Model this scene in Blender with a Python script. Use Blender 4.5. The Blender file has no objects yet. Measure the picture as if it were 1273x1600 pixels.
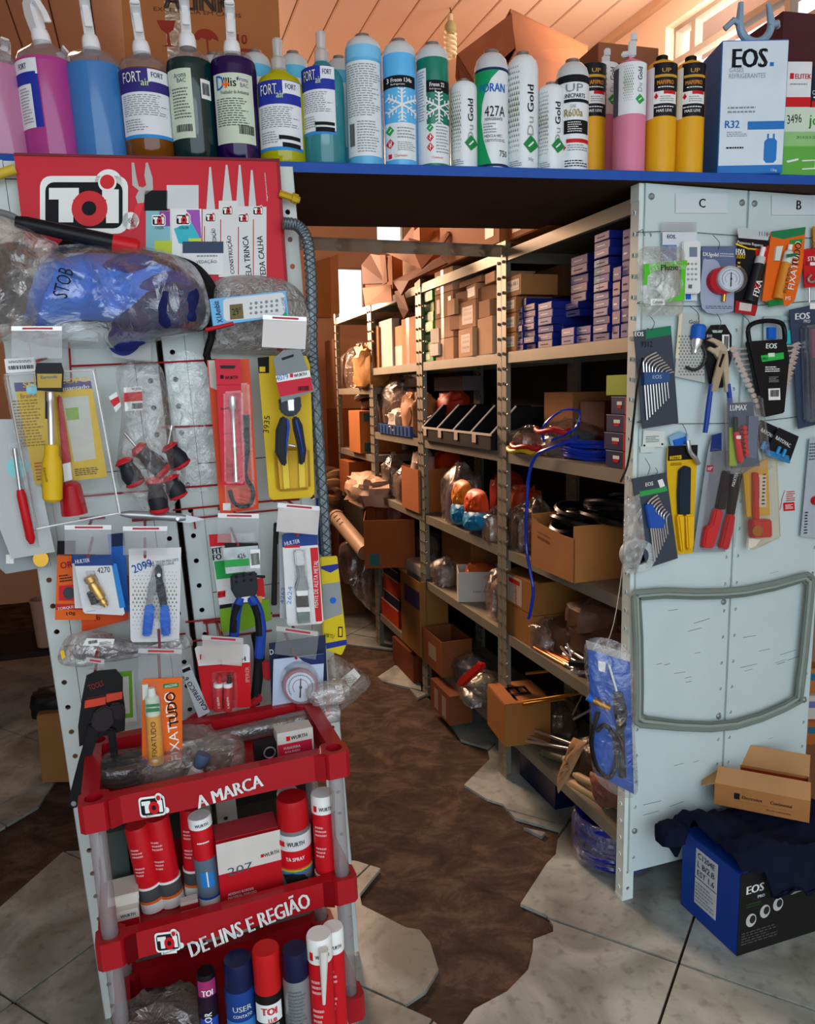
import bpy,bmesh,math,random
from mathutils import Vector as V,Matrix,noise

SC=bpy.context.scene
COL=SC.collection
rnd=random.Random(7)

# ------------------------------------------------------------------ camera
F,CX,CY,EYE=1200.0,636.5,800.0,1.42
PITCH,ROLL=math.atan(190.0/F),0.022
_f=V((0,math.cos(PITCH),-math.sin(PITCH)))
_u0=V((1,0,0)).cross(_f)
_r=V((1,0,0)) *math.cos(ROLL) - _u0*math.sin(ROLL)
_u=_u0*math.cos(ROLL) +V((1,0,0)) *math.sin(ROLL)
CAM=V((0,0,EYE))
cd=bpy.data.cameras.new('camera')
cd.sensor_fit='HORIZONTAL';cd.sensor_width=36.0;cd.lens=36.0*F/1273.0
cd.clip_start=0.02
cam=bpy.data.objects.new('camera',cd);COL.objects.link(cam)
cam.matrix_world=Matrix.Translation(CAM) @ Matrix((_r,_u,-_f)).transposed().to_4x4()
SC.camera=cam

# ------------------------------------------------------------------ light
SC.view_settings.view_transform='Standard'
SC.view_settings.look='None'
SC.view_settings.gamma=1.0
SC.view_settings.use_curve_mapping=False
SC.view_settings.exposure=0.0
w=bpy.data.worlds.new('sky');SC.world=w;w.use_nodes=True
bg=w.node_tree.nodes['Background']
bg.inputs[0].default_value=(0.80,0.90,1.0,1);bg.inputs[1].default_value=2.0

def area(name,loc,target,sx,sy,power,color,spread=math.pi):
    l=bpy.data.lights.new(name,'AREA');l.shape='RECTANGLE';l.size=sx;l.size_y=sy
    l.energy=power;l.color=color
    l.spread=spread
    o=bpy.data.objects.new(name,l);COL.objects.link(o);o.location=loc
    o.rotation_euler=(V(target) - V(loc)).to_track_quat('-Z','Y').to_euler()
    return o
# daylight through the open shop front behind the camera
area('shopfront_daylight',(0.6,-2.6,2.0),(0.1,2.0,1.05),3.6,1.6,32,(0.86,0.95,1.0))
# low warm daylight entering from the yard opening at the back of the store room
area('back_opening_daylight',(-1.22,5.15,2.35),(0.25,3.3,1.45),0.9,0.9,62,(1.0,0.62,0.40),1.75)
# daylight from the high side windows
area('side_window_daylight',(1.42,3.3,2.62),(0.1,4.6,3.0),1.6,0.5,28,(1.0,0.93,0.85))

# ------------------------------------------------------------------ pixel geometry
def ray(x,y):
    return _f +_r*((x - CX) /F) - _u*((y - CY) /F)
def onz(x,y,z=0.0):
    d=ray(x,y);return CAM +d*((z - EYE) /d.z)
def onpl(x,y,p,n):
    d=ray(x,y);return CAM +d*((p - CAM).dot(n) /d.dot(n))

def proj(p):
    q=p - CAM;w_=q.dot(_f);return CX +F*q.dot(_r) /w_,CY - F*q.dot(_u) /w_

class Frame:
    "a vertical working plane: origin, U to the right, W up, N towards the viewer"
    def __init__(s,o,U,W=(0,0,1),lean=0.0):
        U=V(U).normalized();W=V(W).normalized()
        s.o=V(o);s.N=U.cross(W)
        s.U=U*math.cos(lean) +W*math.sin(lean)
        s.W=W*math.cos(lean) - U*math.sin(lean)
        s.R=Matrix((s.U,-s.N,s.W)).transposed().to_4x4()
    def at(s,x,y,off=0.0):
        return onpl(x,y,s.o +s.N*off,s.N)
    def uw(s,x,y,off=0.0):
        p=s.at(x,y,off) - s.o
        return p.dot(s.U),p.dot(s.W)
    def pt(s,u,off,w):
        return s.o +s.U*u +s.N*off +s.W*w

# ------------------------------------------------------------------ materials
def lin(c):
    if isinstance(c,str):
        c=[int(c[i:i +2],16) /255 for i in (0,2,4)]
    return tuple((x/12.92 if x <= 0.04045 else ((x +0.055) /1.055) ** 2.4) for x in c)
MATS={}
def nd(t,k,**kw):
    n=t.nodes.new(k)
    for a,b in kw.items():
        if a.startswith('i_'): n.inputs[a[2:].replace('_',' ')].default_value=b
        else: setattr(n,a,b)
    return n
def M(c,rough=0.5,metal=0.0,var=0.10,scale=14.0,bump=0.0,trans=0.0,emit=0.0,spec=0.2,coat=0.0):
    "procedural principled material: base colour broken up by noise, optional relief"
    key=(c,rough,metal,var,scale,bump,trans,emit,spec,coat)
    if key in MATS: return MATS[key]
    m=bpy.data.materials.new('m_' +str(c));m.use_nodes=True;t=m.node_tree
    b=t.nodes['Principled BSDF'];L=lin(c)
    tc=nd(t,'ShaderNodeTexCoord');nz=nd(t,'ShaderNodeTexNoise');nz.inputs['Scale'].default_value=scale
    nz.inputs['Detail'].default_value=4
    t.links.new(tc.outputs['Object'],nz.inputs['Vector'])
    mx=nd(t,'ShaderNodeMix',data_type='RGBA')
    mx.inputs[6].default_value=(*[x*(1 - var) for x in L],1)
    mx.inputs[7].default_value=(*[min(1,x*(1 +var) +0.01*var) for x in L],1)
    t.links.new(nz.outputs['Fac'],mx.inputs[0]);t.links.new(mx.outputs[2],b.inputs['Base Color'])
    b.inputs['Roughness'].default_value=rough;b.inputs['Metallic'].default_value=metal
    b.inputs['Specular IOR Level'].default_value=spec
    b.inputs['Transmission Weight'].default_value=trans
    b.inputs['Coat Weight'].default_value=coat
    if emit:
        b.inputs['Emission Color'].default_value=(*L,1);b.inputs['Emission Strength'].default_value=emit
    if bump:
        bp=nd(t,'ShaderNodeBump');bp.inputs['Strength'].default_value=bump;bp.inputs['Distance'].default_value=0.004
        t.links.new(nz.outputs['Fac'],bp.inputs['Height']);t.links.new(bp.outputs[0],b.inputs['Normal'])
    MATS[key] =m;return m
def Mclear(c='ffffff',body=0.10,gloss=0.14,rough=0.12,crinkle=0.0,scale=30.0):
    "clear film or moulded plastic: mostly see-through, some haze, some shine"
    key=('clear',c,body,gloss,rough,crinkle,scale)
    if key in MATS: return MATS[key]
    m=bpy.data.materials.new('m_clear_' +c);m.use_nodes=True;t=m.node_tree
    t.nodes.remove(t.nodes['Principled BSDF']);out=t.nodes['Material Output'];L=(*lin(c),1)
    tr=nd(t,'ShaderNodeBsdfTransparent');df=nd(t,'ShaderNodeBsdfDiffuse');gl=nd(t,'ShaderNodeBsdfGlossy')
    tr.inputs[0].default_value=(*[0.55 +0.45*x for x in L[:3]],1)
    df.inputs[0].default_value=L;gl.inputs['Roughness'].default_value=rough
    a=nd(t,'ShaderNodeMixShader');a.inputs[0].default_value=body
    t.links.new(tr.outputs[0],a.inputs[1]);t.links.new(df.outputs[0],a.inputs[2])
    b=nd(t,'ShaderNodeMixShader');fr=nd(t,'ShaderNodeLayerWeight');fr.inputs[0].default_value=0.25
    mp=nd(t,'ShaderNodeMath',operation='MULTIPLY_ADD');mp.inputs[1].default_value=0.30 if crinkle > 0.8 else 0.14;mp.inputs[2].default_value=gloss
    t.links.new(fr.outputs['Fresnel'],mp.inputs[0]);t.links.new(mp.outputs[0],b.inputs[0])
    t.links.new(a.outputs[0],b.inputs[1]);t.links.new(gl.outputs[0],b.inputs[2]);t.links.new(b.outputs[0],out.inputs[0])
    if crinkle:
        tc=nd(t,'ShaderNodeTexCoord');nz=nd(t,'ShaderNodeTexNoise');nz.inputs['Scale'].default_value=scale
        nz.inputs['Detail'].default_value=5;nz.inputs['Distortion'].default_value=1.5
        t.links.new(tc.outputs['Object'],nz.inputs['Vector'])
        bp=nd(t,'ShaderNodeBump');bp.inputs['Strength'].default_value=crinkle;bp.inputs['Distance'].default_value=0.01
        t.links.new(nz.outputs['Fac'],bp.inputs['Height'])
        for s in (df,gl,fr): t.links.new(bp.outputs[0],s.inputs['Normal'])
    MATS[key] =m;return m
def Mliquid(c):
    "coloured liquid in a clear bottle: light passes through and scatters"
    key=('liq',c)
    if key in MATS: return MATS[key]
    m=bpy.data.materials.new('m_liquid_' +c);m.use_nodes=True;t=m.node_tree;L=(*lin(c),1)
    t.nodes.remove(t.nodes['Principled BSDF']);out=t.nodes['Material Output']
    df=nd(t,'ShaderNodeBsdfDiffuse');tl=nd(t,'ShaderNodeBsdfTranslucent');gl=nd(t,'ShaderNodeBsdfGlossy')
    df.inputs[0].default_value=L;tl.inputs[0].default_value=L;gl.inputs['Roughness'].default_value=0.08
    a=nd(t,'ShaderNodeMixShader');a.inputs[0].default_value=0.45
    t.links.new(df.outputs[0],a.inputs[1]);t.links.new(tl.outputs[0],a.inputs[2])
    b=nd(t,'ShaderNodeMixShader');b.inputs[0].default_value=0.07
    t.links.new(a.outputs[0],b.inputs[1]);t.links.new(gl.outputs[0],b.inputs[2]);t.links.new(b.outputs[0],out.inputs[0])
    MATS[key] =m;return m
def Mcard(c='b98556',var=0.16):
    return M(c,0.8,0,var,9.0,0.12,spec=0.2)

WHITE=M('e6ebe8',0.45);BLACK=M('0c0d10',0.45);INK=M('121419',0.7,spec=0.2);PAPER=M('eceef0',0.6)
STEEL=M('c6cacd',0.32,0.85);CHROME=M('e6e9ec',0.30,0.85);RED=M('c8141c',0.4);NAVY=M('1a2756',0.5)
BLUE=M('1560c0',0.45);YEL=M('e8c21c',0.45);ORANGE=M('ee6a1a',0.5);GREEN=M('21a049',0.5);GREY=M('8b9095',0.55)
BRASS=M('c99a3f',0.28,0.9);RUBBER=M('101215',0.7);CARD=Mcard()
FILM=Mclear('ffffff',0.08,0.10,0.10);BLISTER=Mclear('ffffff',0.012,0.035,0.05,0.25,40)
BAG=Mclear('e6e4e0',0.12,0.18,0.18,1.0,22);HAZE=Mclear('dfe0e2',0.09,0.03,0.2,0.2,10)

# ------------------------------------------------------------------ mesh building
class MB:
    def __init__(s): s.v=[];s.f=[]
    def add(s,vs,fs):
        n=len(s.v);s.v += [tuple(p) for p in vs];s.f += [tuple(i +n for i in q) for q in fs];return s
    def box(s,x0,x1,y0,y1,z0,z1,mtx=None):
        p=[V((x,y,z)) for z in (z0,z1) for y in (y0,y1) for x in (x0,x1)]
        if mtx is not None: p=[mtx @ q for q in p]
        return s.add(p,[(0,2,3,1),(4,5,7,6),(0,1,5,4),(1,3,7,5),(3,2,6,7),(2,0,4,6)])
    def lathe(s,prof,seg=24,mtx=None,a0=0.0,a1=2*math.pi,cap=True):
        full=abs(a1 - a0 - 2*math.pi) < 1e-6;n=seg if full else seg +1
        vs=[]
        for r,z in prof:
            for k in range(n):
                a=a0 +(a1 - a0) *k/seg
                vs.append(V((r*math.cos(a),r*math.sin(a),z)))
        if mtx is not None: vs=[mtx @ q for q in vs]
        fs=[]
        for i in range(len(prof) - 1):
            for k in range(seg):
                k2=(k +1) % n
                fs.append((i*n +k,i*n +k2,(i +1) *n +k2,(i +1) *n +k))
        if cap and full:
            fs.append(tuple(range(n - 1,-1,-1)));fs.append(tuple((len(prof) - 1) *n +k for k in range(n)))
        return s.add(vs,fs)
    def cyl(s,p0,p1,r,seg=12,r1=None):
        p0=V(p0);p1=V(p1);d=p1 - p0
        m=Matrix.Translation(p0) @ d.to_track_quat('Z','Y').to_matrix().to_4x4()
        return s.lathe([(r,0),(r if r1 is None else r1,d.length)],seg,m)
    def tube(s,pts,r,seg=8,closed=False):
        pts=[V(p) for p in pts];n=len(pts);vs=[];fs=[]
        up=V((0.137,0.31,0.94))
        for i,p in enumerate(pts):
            a=pts[i - 1] if (i or closed) else p;b=pts[(i +1) % n] if (i < n - 1 or closed) else p
            d=(b - a).normalized();x=d.cross(up)
            x=x.normalized() if x.length > 1e-4 else V((1,0,0));y=d.cross(x)
            if isinstance(r,(list,tuple)):
                q=i*(len(r) - 1) /max(1,n - 1);q0=min(int(q),len(r) - 2);rr=r[q0] +(r[q0 +1] - r[q0]) *(q - q0)
            else: rr=r
            for k in range(seg):
                t=2*math.pi*k/seg;vs.append(p +(x*math.cos(t) +y*math.sin(t)) *rr)
        for i in range(n if closed else n - 1):
            j=(i +1) % n
            for k in range(seg):
                k2=(k +1) % seg;fs.append((i*seg +k,i*seg +k2,j*seg +k2,j*seg +k))
        if not closed:
            fs.append(tuple(range(seg - 1,-1,-1)));fs.append(tuple((n - 1) *seg +k for k in range(seg)))
        return s.add(vs,fs)
    def prism(s,poly,y0,y1):
        "poly of (x, z), y0 = back, y1 = front (smaller y is nearer the viewer)"
        ar=sum(poly[i - 1][0] *poly[i][1] - poly[i][0] *poly[i - 1][1] for i in range(len(poly)))
        if ar < 0: poly=poly[::-1]
        n=len(poly)
        vs=[(x,y1,z) for x,z in poly] +[(x,y0,z) for x,z in poly]
        fs=[tuple(range(n)),tuple(range(2*n - 1,n - 1,-1))]
        fs += [(i,n +i,n +(i +1) % n,(i +1) % n) for i in range(n)]
        return s.add(vs,fs)
    def plate(s,x0,x1,z0,z1,holes,r,t=0.0015,y=0.0):
        "sheet with octagonal holes on a regular column: holes = (x, first z, pitch, count) per column, one column only"
        hx,hz,pt,cnt=holes
        z=z0;cells=[]
        for k in range(cnt):
            c=hz +k*pt;a,b=c - pt/2,c +pt/2
            if k == 0 and a > z0: s.box(x0,x1,y,y +t,z0,a)
            h=min(pt/2,hx - x0,x1 - hx) *0.98
            if hx - h > x0: s.add([(x0,y,a),(hx - h,y,a),(hx - h,y,b),(x0,y,b)],[(0,1,2,3)])
            if hx +h < x1: s.add([(hx +h,y,a),(x1,y,a),(x1,y,b),(hx +h,y,b)],[(0,1,2,3)])
            out=[(hx +q*h,y,c +e*pt/2) for q,e in ((-1,-1),(0,-1),(1,-1),(1,0),(1,1),(0,1),(-1,1),(-1,0))]
            inn=[(hx +r*math.cos(math.radians(w)),y,c +r*math.sin(math.radians(w))) for w in (225,270,315,0,45,90,135,180)]
            bk=[(p[0],y +0.004,p[2]) for p in inn]
            s.add(out +inn +bk,[(i,(i +1) % 8,8 +(i +1) % 8,8 +i) for i in range(8)] +[(8 +i,8 +(i +1) % 8,16 +(i +1) % 8,16 +i) for i in range(8)])
        e=hz +(cnt - 0.5) *pt
        if e < z1: s.box(x0,x1,y,y +t,e,z1)
        return s
    def xf(s,m):
        s.v=[tuple(m @ V(p)) for p in s.v];return s

def mesh_of(mb,mat,smooth=0.6,bevel=0.0):
    me=bpy.data.meshes.new('mesh');me.from_pydata(mb.v,[],mb.f);me.update()
    if bevel:
        bm=bmesh.new();bm.from_mesh(me)
        es=[e for e in bm.edges if len(e.link_faces) == 2 and e.calc_face_angle(0) > 0.6]
        bmesh.ops.bevel(bm,geom=es,offset=bevel,segments=2,affect='EDGES',clamp_overlap=True)
        bm.to_mesh(me);bm.free()
    for m in (mat if isinstance(mat,(list,tuple)) else [mat]): me.materials.append(m)
    if smooth:
        me.shade_smooth();me.set_sharp_from_angle(angle=smooth)
    return me
def obj(name,mb,mat,parent=None,smooth=0.6,bevel=0.0):
    me=mb if isinstance(mb,bpy.types.Mesh) else mesh_of(mb,mat,smooth,bevel)
    o=bpy.data.objects.new(name,me);COL.objects.link(o)
    if parent is not None: o.parent=parent
    return o
def tag(o,label=None,cat=None,group=None,kind=None):
    for k,v in (('label',label),('category',cat),('group',group),('kind',kind)):
        if v: o[k] =v
    return o
def empty(name,label,cat,mtx,group=None):
    o=bpy.data.objects.new(name,None);COL.objects.link(o);o.empty_display_size=0.02
    o.matrix_world=mtx;return tag(o,label,cat,group)
def struct(name,mb,mat,**k):
    return tag(obj(name,mb,mat,**k),kind='structure')
def copy_tree(o,parent=None):
    c=o.copy();COL.objects.link(c);c.parent=parent
    for ch in list(o.children): copy_tree(ch,c)
    return c

_txt={}
def text_data(body,bold):
    k=(body,bold)
    if k not in _txt:
        c=bpy.data.curves.new('t','FONT');c.body=body;c.size=1;c.resolution_u=2
        c.fill_mode='FRONT'
        o=bpy.data.objects.new('t',c);COL.objects.link(o)
        me=bpy.data.meshes.new_from_object(o)
        vs=[tuple(v.co) for v in me.vertices];fs=[tuple(p.vertices) for p in me.polygons]
        bpy.data.objects.remove(o);bpy.data.curves.remove(c);bpy.data.meshes.remove(me)
        if not vs: vs=[(0,0,0)]
        if bold > 0:      # heavier strokes: the outline laid twice, slightly apart
            n=len(vs);fs=fs +[tuple(i +n for i in f) for f in fs];vs=[(p[0] - bold*0.8,p[1],0) for p in vs] +[(p[0] +bold*0.8,p[1],0) for p in vs]
        xs=[p[0] for p in vs];ys=[p[1] for p in vs]
        _txt[k] =(vs,fs,min(xs),max(xs),min(ys),max(ys))
    return _txt[k]
def text_pts(body,w=None,h=None,bold=0.0):
    "2-D text centred on its box, fitted to w and / or h"
    vs,fs,x0,x1,y0,y1=text_data(body,bold)
    sx=w/(x1 - x0) if w else None;sy=h/(y1 - y0) if h else None
    sx=sx or sy;sy=sy or sx
    return [((p[0] - (x0 +x1) /2) *sx,(p[1] - (y0 +y1) /2) *sy) for p in vs],fs
def rot2(p,a):
    c,s=math.cos(a),math.sin(a);return (p[0] *c - p[1] *s,p[0] *s +p[1] *c)
def lettering(parent,body,x,z,mat,w=None,h=None,bold=0.0,rot=0.0,y=-0.001,cyl=None,name='lettering'):
    "flat (or wrapped on a cylinder of radius cyl) text on the front of a thing"
    ps,fs=text_pts(body,w,h,bold);a=math.radians(rot)
    ps=[rot2(p,a) for p in ps]
    if cyl: vs=[(cyl*math.sin((x +p[0]) /cyl),-cyl*math.cos((x +p[0]) /cyl),z +p[1]) for p in ps]
    else: vs=[(x +p[0],y,z +p[1]) for p in ps]
    mb=MB();mb.add(vs,fs);return obj(name,mb,mat,parent,smooth=0)
def print_lines(parent,x0,x1,z0,z1,n,mat,y=-0.001,cyl=None,seed=1,thick=0.45,name='small_print'):
    r=random.Random(seed);mb=MB();dz=(z1 - z0) /n
    for i in range(n):
        zc=z0 +dz*(i +0.5);x=x0;e=x1 - (x1 - x0) *r.random() *0.3
        while x < e:
            L=(x1 - x0) *r.uniform(0.06,0.16);x2=min(x +L,e)
            q=[(x,zc - dz*thick/2),(x2,zc - dz*thick/2),(x2,zc +dz*thick/2),(x,zc +dz*thick/2)]
            if cyl: vs=[(cyl*math.sin(a/cyl),-cyl*math.cos(a/cyl),b) for a,b in q]
            else: vs=[(a,y,b) for a,b in q]
            mb.add(vs,[(0,1,2,3)]);x=x2 +(x1 - x0) *0.03
    return tag(obj(name,mb,mat,parent,smooth=0),kind='stuff')
def barcode(parent,x0,x1,z0,z1,mat=None,y=-0.0012,cyl=None):
    mb=MB();r=random.Random(3);x=x0
    while x < x1:
        wd=(x1 - x0) *r.choice((0.02,0.035,0.05));q=[(x,z0),(min(x +wd,x1),z0),(min(x +wd,x1),z1),(x,z1)]
        vs=[(cyl*math.sin(a/cyl),-cyl*math.cos(a/cyl),b) for a,b in q] if cyl else [(a,y,b) for a,b in q]
        mb.add(vs,[(0,1,2,3)]);x += wd +(x1 - x0) *r.choice((0.02,0.04))
    return tag(obj('barcode',mb,mat or INK,parent,smooth=0),kind='stuff')

def smooth_loop(pts,n=48):
    "closed Catmull-Rom through pts, resampled"
    m=len(pts);out=[]
    for i in range(n):
        t=i*m/n;k=int(t);t -= k
        p=[pts[(k +j) % m] for j in (-1,0,1,2)]
        out.append(tuple(0.5*(2*p[1][a] +(p[2][a] - p[0][a]) *t +(2*p[0][a] - 5*p[1][a] +4*p[2][a] - p[3][a]) *t*t
                   +(3*p[1][a] - p[0][a] - 3*p[2][a] +p[3][a]) *t ** 3) for a in range(len(p[1]))))
    return out
def smooth_path(pts,n=24):
    m=len(pts) - 1;out=[]
    for i in range(n +1):
        t=i*m/n;k=min(int(t),m - 1);t -= k
        p=[V(pts[min(max(k +j,0),m)]) for j in (-1,0,1,2)]
        out.append(0.5*(2*p[1] +(p[2] - p[0]) *t +(2*p[0] - 5*p[1] +4*p[2] - p[3]) *t*t +(3*p[1] - p[0] - 3*p[2] +p[3]) *t ** 3))
    return out
def fold(p,sc,seed,amp):
    q=V(p) *sc +V((seed*7.3,seed*1.7,seed*3.1))
    return amp*((1 - abs(noise.noise(q)) *2) *0.7 +noise.noise(q*2.7) *0.45)
def pillow_mb(outline,thick,y=0.0,wrinkle=0.25,seed=1,rings=7,n=48,sc=30.0,sm=True,back=0.15):
    "inflated shape over an outline (x, z): thick in front, thin behind"
    pts=smooth_loop(outline,n) if sm else outline
    n=len(pts);cx=sum(p[0] for p in pts) /n;cz=sum(p[1] for p in pts) /n
    mb=MB();vs=[];fs=[]
    def h(t,p): 
        e=max(0.0,1 - t*t) ** 0.5
        return thick*e*(1 +wrinkle*fold((p[0],0.1,p[1]),sc,seed,1.0))
    for s in (1,-back):
        b=len(vs);vs.append((cx,y - s*h(0,(cx,cz)),cz))
        for k in range(1,rings +1):
            t=k/rings
            for p in pts:
                q=(cx +(p[0] - cx) *t,cz +(p[1] - cz) *t);vs.append((q[0],y - s*h(t,q),q[1]))
        for i in range(n):
            j=(i +1) % n;fs.append((b,b +1 +i,b +1 +j) if s > 0 else (b,b +1 +j,b +1 +i))
            for k in range(rings - 1):
                q=(b +1 +k*n +i,b +1 +(k +1) *n +i,b +1 +(k +1) *n +j,b +1 +k*n +j)
                fs.append(q if s > 0 else q[::-1])
    return mb.add(vs,fs)
def lump_mb(sx,sy,sz,seed,amp=0.22,sc=2.2,neck=0.0,nu=22,nv=14,flat=0.75):
    "crumpled bag-like solid sitting on z = 0; neck gathers the top"
    mb=MB();vs=[];fs=[]
    for j in range(nv +1):
        ph=math.pi*j/nv
        for i in range(nu):
            th=2*math.pi*i/nu
            d=V((math.sin(ph) *math.cos(th),math.sin(ph) *math.sin(th),-math.cos(ph)))
            k=1 +fold(d,sc,seed,amp)
            e=0.62
            p=V([math.copysign(abs(c) ** e,c) for c in d]) *k
            if neck and d.z > 0.35:
                g=(d.z - 0.35) /0.65;s=1 - (1 - neck) *min(1,g*1.6);p.x *= s;p.y *= s
            vs.append((p.x*sx/2,p.y*sy/2,max(-1,p.z/flat if p.z < 0 else p.z) *sz/2 +sz/2))
    for j in range(nv):
        for i in range(nu):
            k=(i +1) % nu;fs.append((j*nu +i,j*nu +k,(j +1) *nu +k,(j +1) *nu +i))
    mb.add(vs,fs);return mb

class Item:
    "a thing built in the pixel outline it has on a working plane, at its own offset from that plane"
    def __init__(s,fr,name,label,cat,cx,cy,off,group=None):
        s.fr=fr;s.off=off;p=fr.at(cx,cy,off)
        s.root=empty(name,label,cat,Matrix.Translation(p) @ fr.R,group)
        s.c=fr.uw(cx,cy,off)
    def q(s,x,y):
        a=s.fr.uw(x,y,s.off);return (a[0] - s.c[0],a[1] - s.c[1])
    def poly(s,name,pts,t,mat,y=0.0,bevel=0.0,sm=0,parent=None):
        P=[s.q(*p) for p in pts]
        if sm: P=smooth_loop(P,sm)
        mb=MB();mb.prism(P,-y,-y - t);return obj(name,mb,mat,parent or s.root,bevel=bevel)
    def rect(s,name,x0,y0,x1,y1,t,mat,y=0.0,rot=0.0,bevel=0.0,rad=0,parent=None):
        cx,cy=(x0 +x1) /2,(y0 +y1) /2;a=math.radians(-rot);w,h=(x1 - x0) /2,(y1 - y0) /2
        if rad:
            P=[]
            for (sx,sy,b) in ((1,-1,-90),(1,1,0),(-1,1,90),(-1,-1,180)):
                for k in range(5):
                    t_=math.radians(b +22.5*k);P.append((sx*(w - rad) +rad*math.cos(t_),sy*(h - rad) +rad*math.sin(t_)))
        else: P=[(-w,-h),(w,-h),(w,h),(-w,h)]
        P=[rot2(p,a) for p in P]
        return s.poly(name,[(cx +p[0],cy +p[1]) for p in P],t,mat,y,bevel,parent=parent)
    def px(s,cx=None,cy=None):
        a=s.q(cx,cy);b=s.q(cx +10,cy);c=s.q(cx,cy +10);return (b[0] - a[0]) /10,(a[1] - c[1]) /10
    def text(s,body,cx,cy,mat,w=None,h=None,rot=0,bold=0.0,y=0.002):
        x,z=s.q(cx,cy);kx,kz=s.px(cx,cy)
        if abs(abs(rot) - 90) < 30: kx,kz=kz,kx
        return lettering(s.root,body,x,z,mat,w*kx if w else None,h*kz if h else None,bold,rot,-y)
    def lines(s,x0,y0,x1,y1,n,mat,y=0.002,seed=1,thick=0.45):
        a=s.q(x0,y1);b=s.q(x1,y0);return print_lines(s.root,a[0],b[0],a[1],b[1],n,mat,-y,None,seed,thick)
    def bars(s,x0,y0,x1,y1,mat=None,y=0.002):
        a=s.q(x0,y1);b=s.q(x1,y0);return barcode(s.root,a[0],b[0],a[1],b[1],mat,-y)
    def pillow(s,name,pts,thick,mat,y=0.0,wrinkle=0.25,seed=1,sc=30,n=48,rings=7,sm=True,parent=None):
        return obj(name,pillow_mb([s.q(*p) for p in pts],thick,-y,wrinkle,seed,rings,n,sc,sm),mat,parent or s.root)
    def tube(s,name,pts,r,mat,seg=8,closed=False,smn=0,parent=None):
        "pts of (px, py, height off the plane)"
        P=[(s.q(p[0],p[1])[0],-(p[2] if len(p) > 2 else 0),s.q(p[0],p[1])[1]) for p in pts]
        if smn: P=smooth_path(P,smn) if not closed else [V(p) for p in smooth_loop(P,smn)]
        mb=MB();mb.tube(P,r,seg,closed);return obj(name,mb,mat,parent or s.root)
    def rod(s,name,a,b,r,mat,r1=None,seg=12,parent=None):
        P=[(s.q(p[0],p[1])[0],-(p[2] if len(p) > 2 else 0),s.q(p[0],p[1])[1]) for p in (a,b)]
        mb=MB();mb.cyl(P[0],P[1],r,seg,r1);return obj(name,mb,mat,parent or s.root)
    def lathe_between(s,name,a,b,prof,mat,seg=16,parent=None):
        "profile of (radius in metres, fraction 0..1) turned about the line a-b"
        P=[V((s.q(p[0],p[1])[0],-(p[2] if len(p) > 2 else 0),s.q(p[0],p[1])[1])) for p in (a,b)]
        d=P[1] - P[0];m=Matrix.Translation(P[0]) @ d.to_track_quat('Z','Y').to_matrix().to_4x4()
        mb=MB();mb.lathe([(r,t*d.length) for r,t in prof],seg,m);return obj(name,mb,mat,parent or s.root)
    def disc(s,name,cx,cy,rpx,t,mat,y=0.0,seg=28,parent=None):
        return s.poly(name,[(cx +rpx*math.cos(2*math.pi*k/seg),cy +rpx*math.sin(2*math.pi*k/seg)) for k in range(seg)],t,mat,y,parent=parent)
# ------------------------------------------------------------------ working planes of the place
AZ=math.radians(-18.574)
D=V((math.sin(AZ),math.cos(AZ),0));N=V((math.cos(AZ),-math.sin(AZ),0))   # along the aisle / across it
C0=V((0.575,1.944,0))                       # front corner of the right-hand racks
RF=Frame(C0,-D)                              # their aisle side
PC=Frame(C0,N)                               # their end panels, facing the shop
LS=Frame((-0.226,1.74,1.9),N,lean=0.045)  # left display stand
TF=Frame((-0.562,1.205,0.75),(math.cos(math.radians(20)),math.sin(math.radians(20)),0),lean=0.026)  # trolley front
K0,K1=V((-0.86,1.691,0)),V((1.16,2.027,0))   # front edge of the blue top plank
KD=(K1 - K0).normalized();KB=V((-KD.y,KD.x,0));PLANK_Z=1.922
KF=Frame(K0 +V((0,0,PLANK_Z)),KD)
RW=0.985                                      # wall behind the racks
def rk(u,w,z): return C0 +D*u +N*w +V((0,0,z))
RK=Matrix.Translation(C0) @ Matrix((D,-N,V((0,0,1)))).transposed().to_4x4()    # x along the aisle, -y into the rack

# ------------------------------------------------------------------ setting: floor, tiles, ceiling, walls
def earth_mat():
    m=bpy.data.materials.new('m_earth');m.use_nodes=True;t=m.node_tree;b=t.nodes['Principled BSDF'];g=nd(t,'ShaderNodeNewGeometry')
    mp=nd(t,'ShaderNodeMapping');mp.inputs['Rotation'].default_value=(0,0,0.5);mp.inputs['Scale'].default_value=(1,1.35,1);t.links.new(g.outputs['Position'],mp.inputs[0])
    n1=nd(t,'ShaderNodeTexNoise');n1.inputs['Scale'].default_value=7.0;n1.inputs['Detail'].default_value=12;n1.inputs['Distortion'].default_value=0.5;n1.inputs['Roughness'].default_value=0.72
    t.links.new(mp.outputs[0],n1.inputs['Vector']);cr=nd(t,'ShaderNodeValToRGB');e=cr.color_ramp.elements
    e[0].position=0.32;e[0].color=(*lin('30251d'),1);e[1].position=0.68;e[1].color=(*lin('705c4c'),1);x=e.new(0.5);x.color=(*lin('4b3b30'),1)
    t.links.new(n1.outputs['Fac'],cr.inputs[0]);t.links.new(cr.outputs[0],b.inputs['Base Color']);b.inputs['Roughness'].default_value=0.9;b.inputs['Specular IOR Level'].default_value=0.2
    bp=nd(t,'ShaderNodeBump');bp.inputs['Strength'].default_value=0.9;bp.inputs['Distance'].default_value=0.012;t.links.new(n1.outputs['Fac'],bp.inputs['Height']);t.links.new(bp.outputs[0],b.inputs['Normal']);return m
EARTH=earth_mat()
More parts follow.
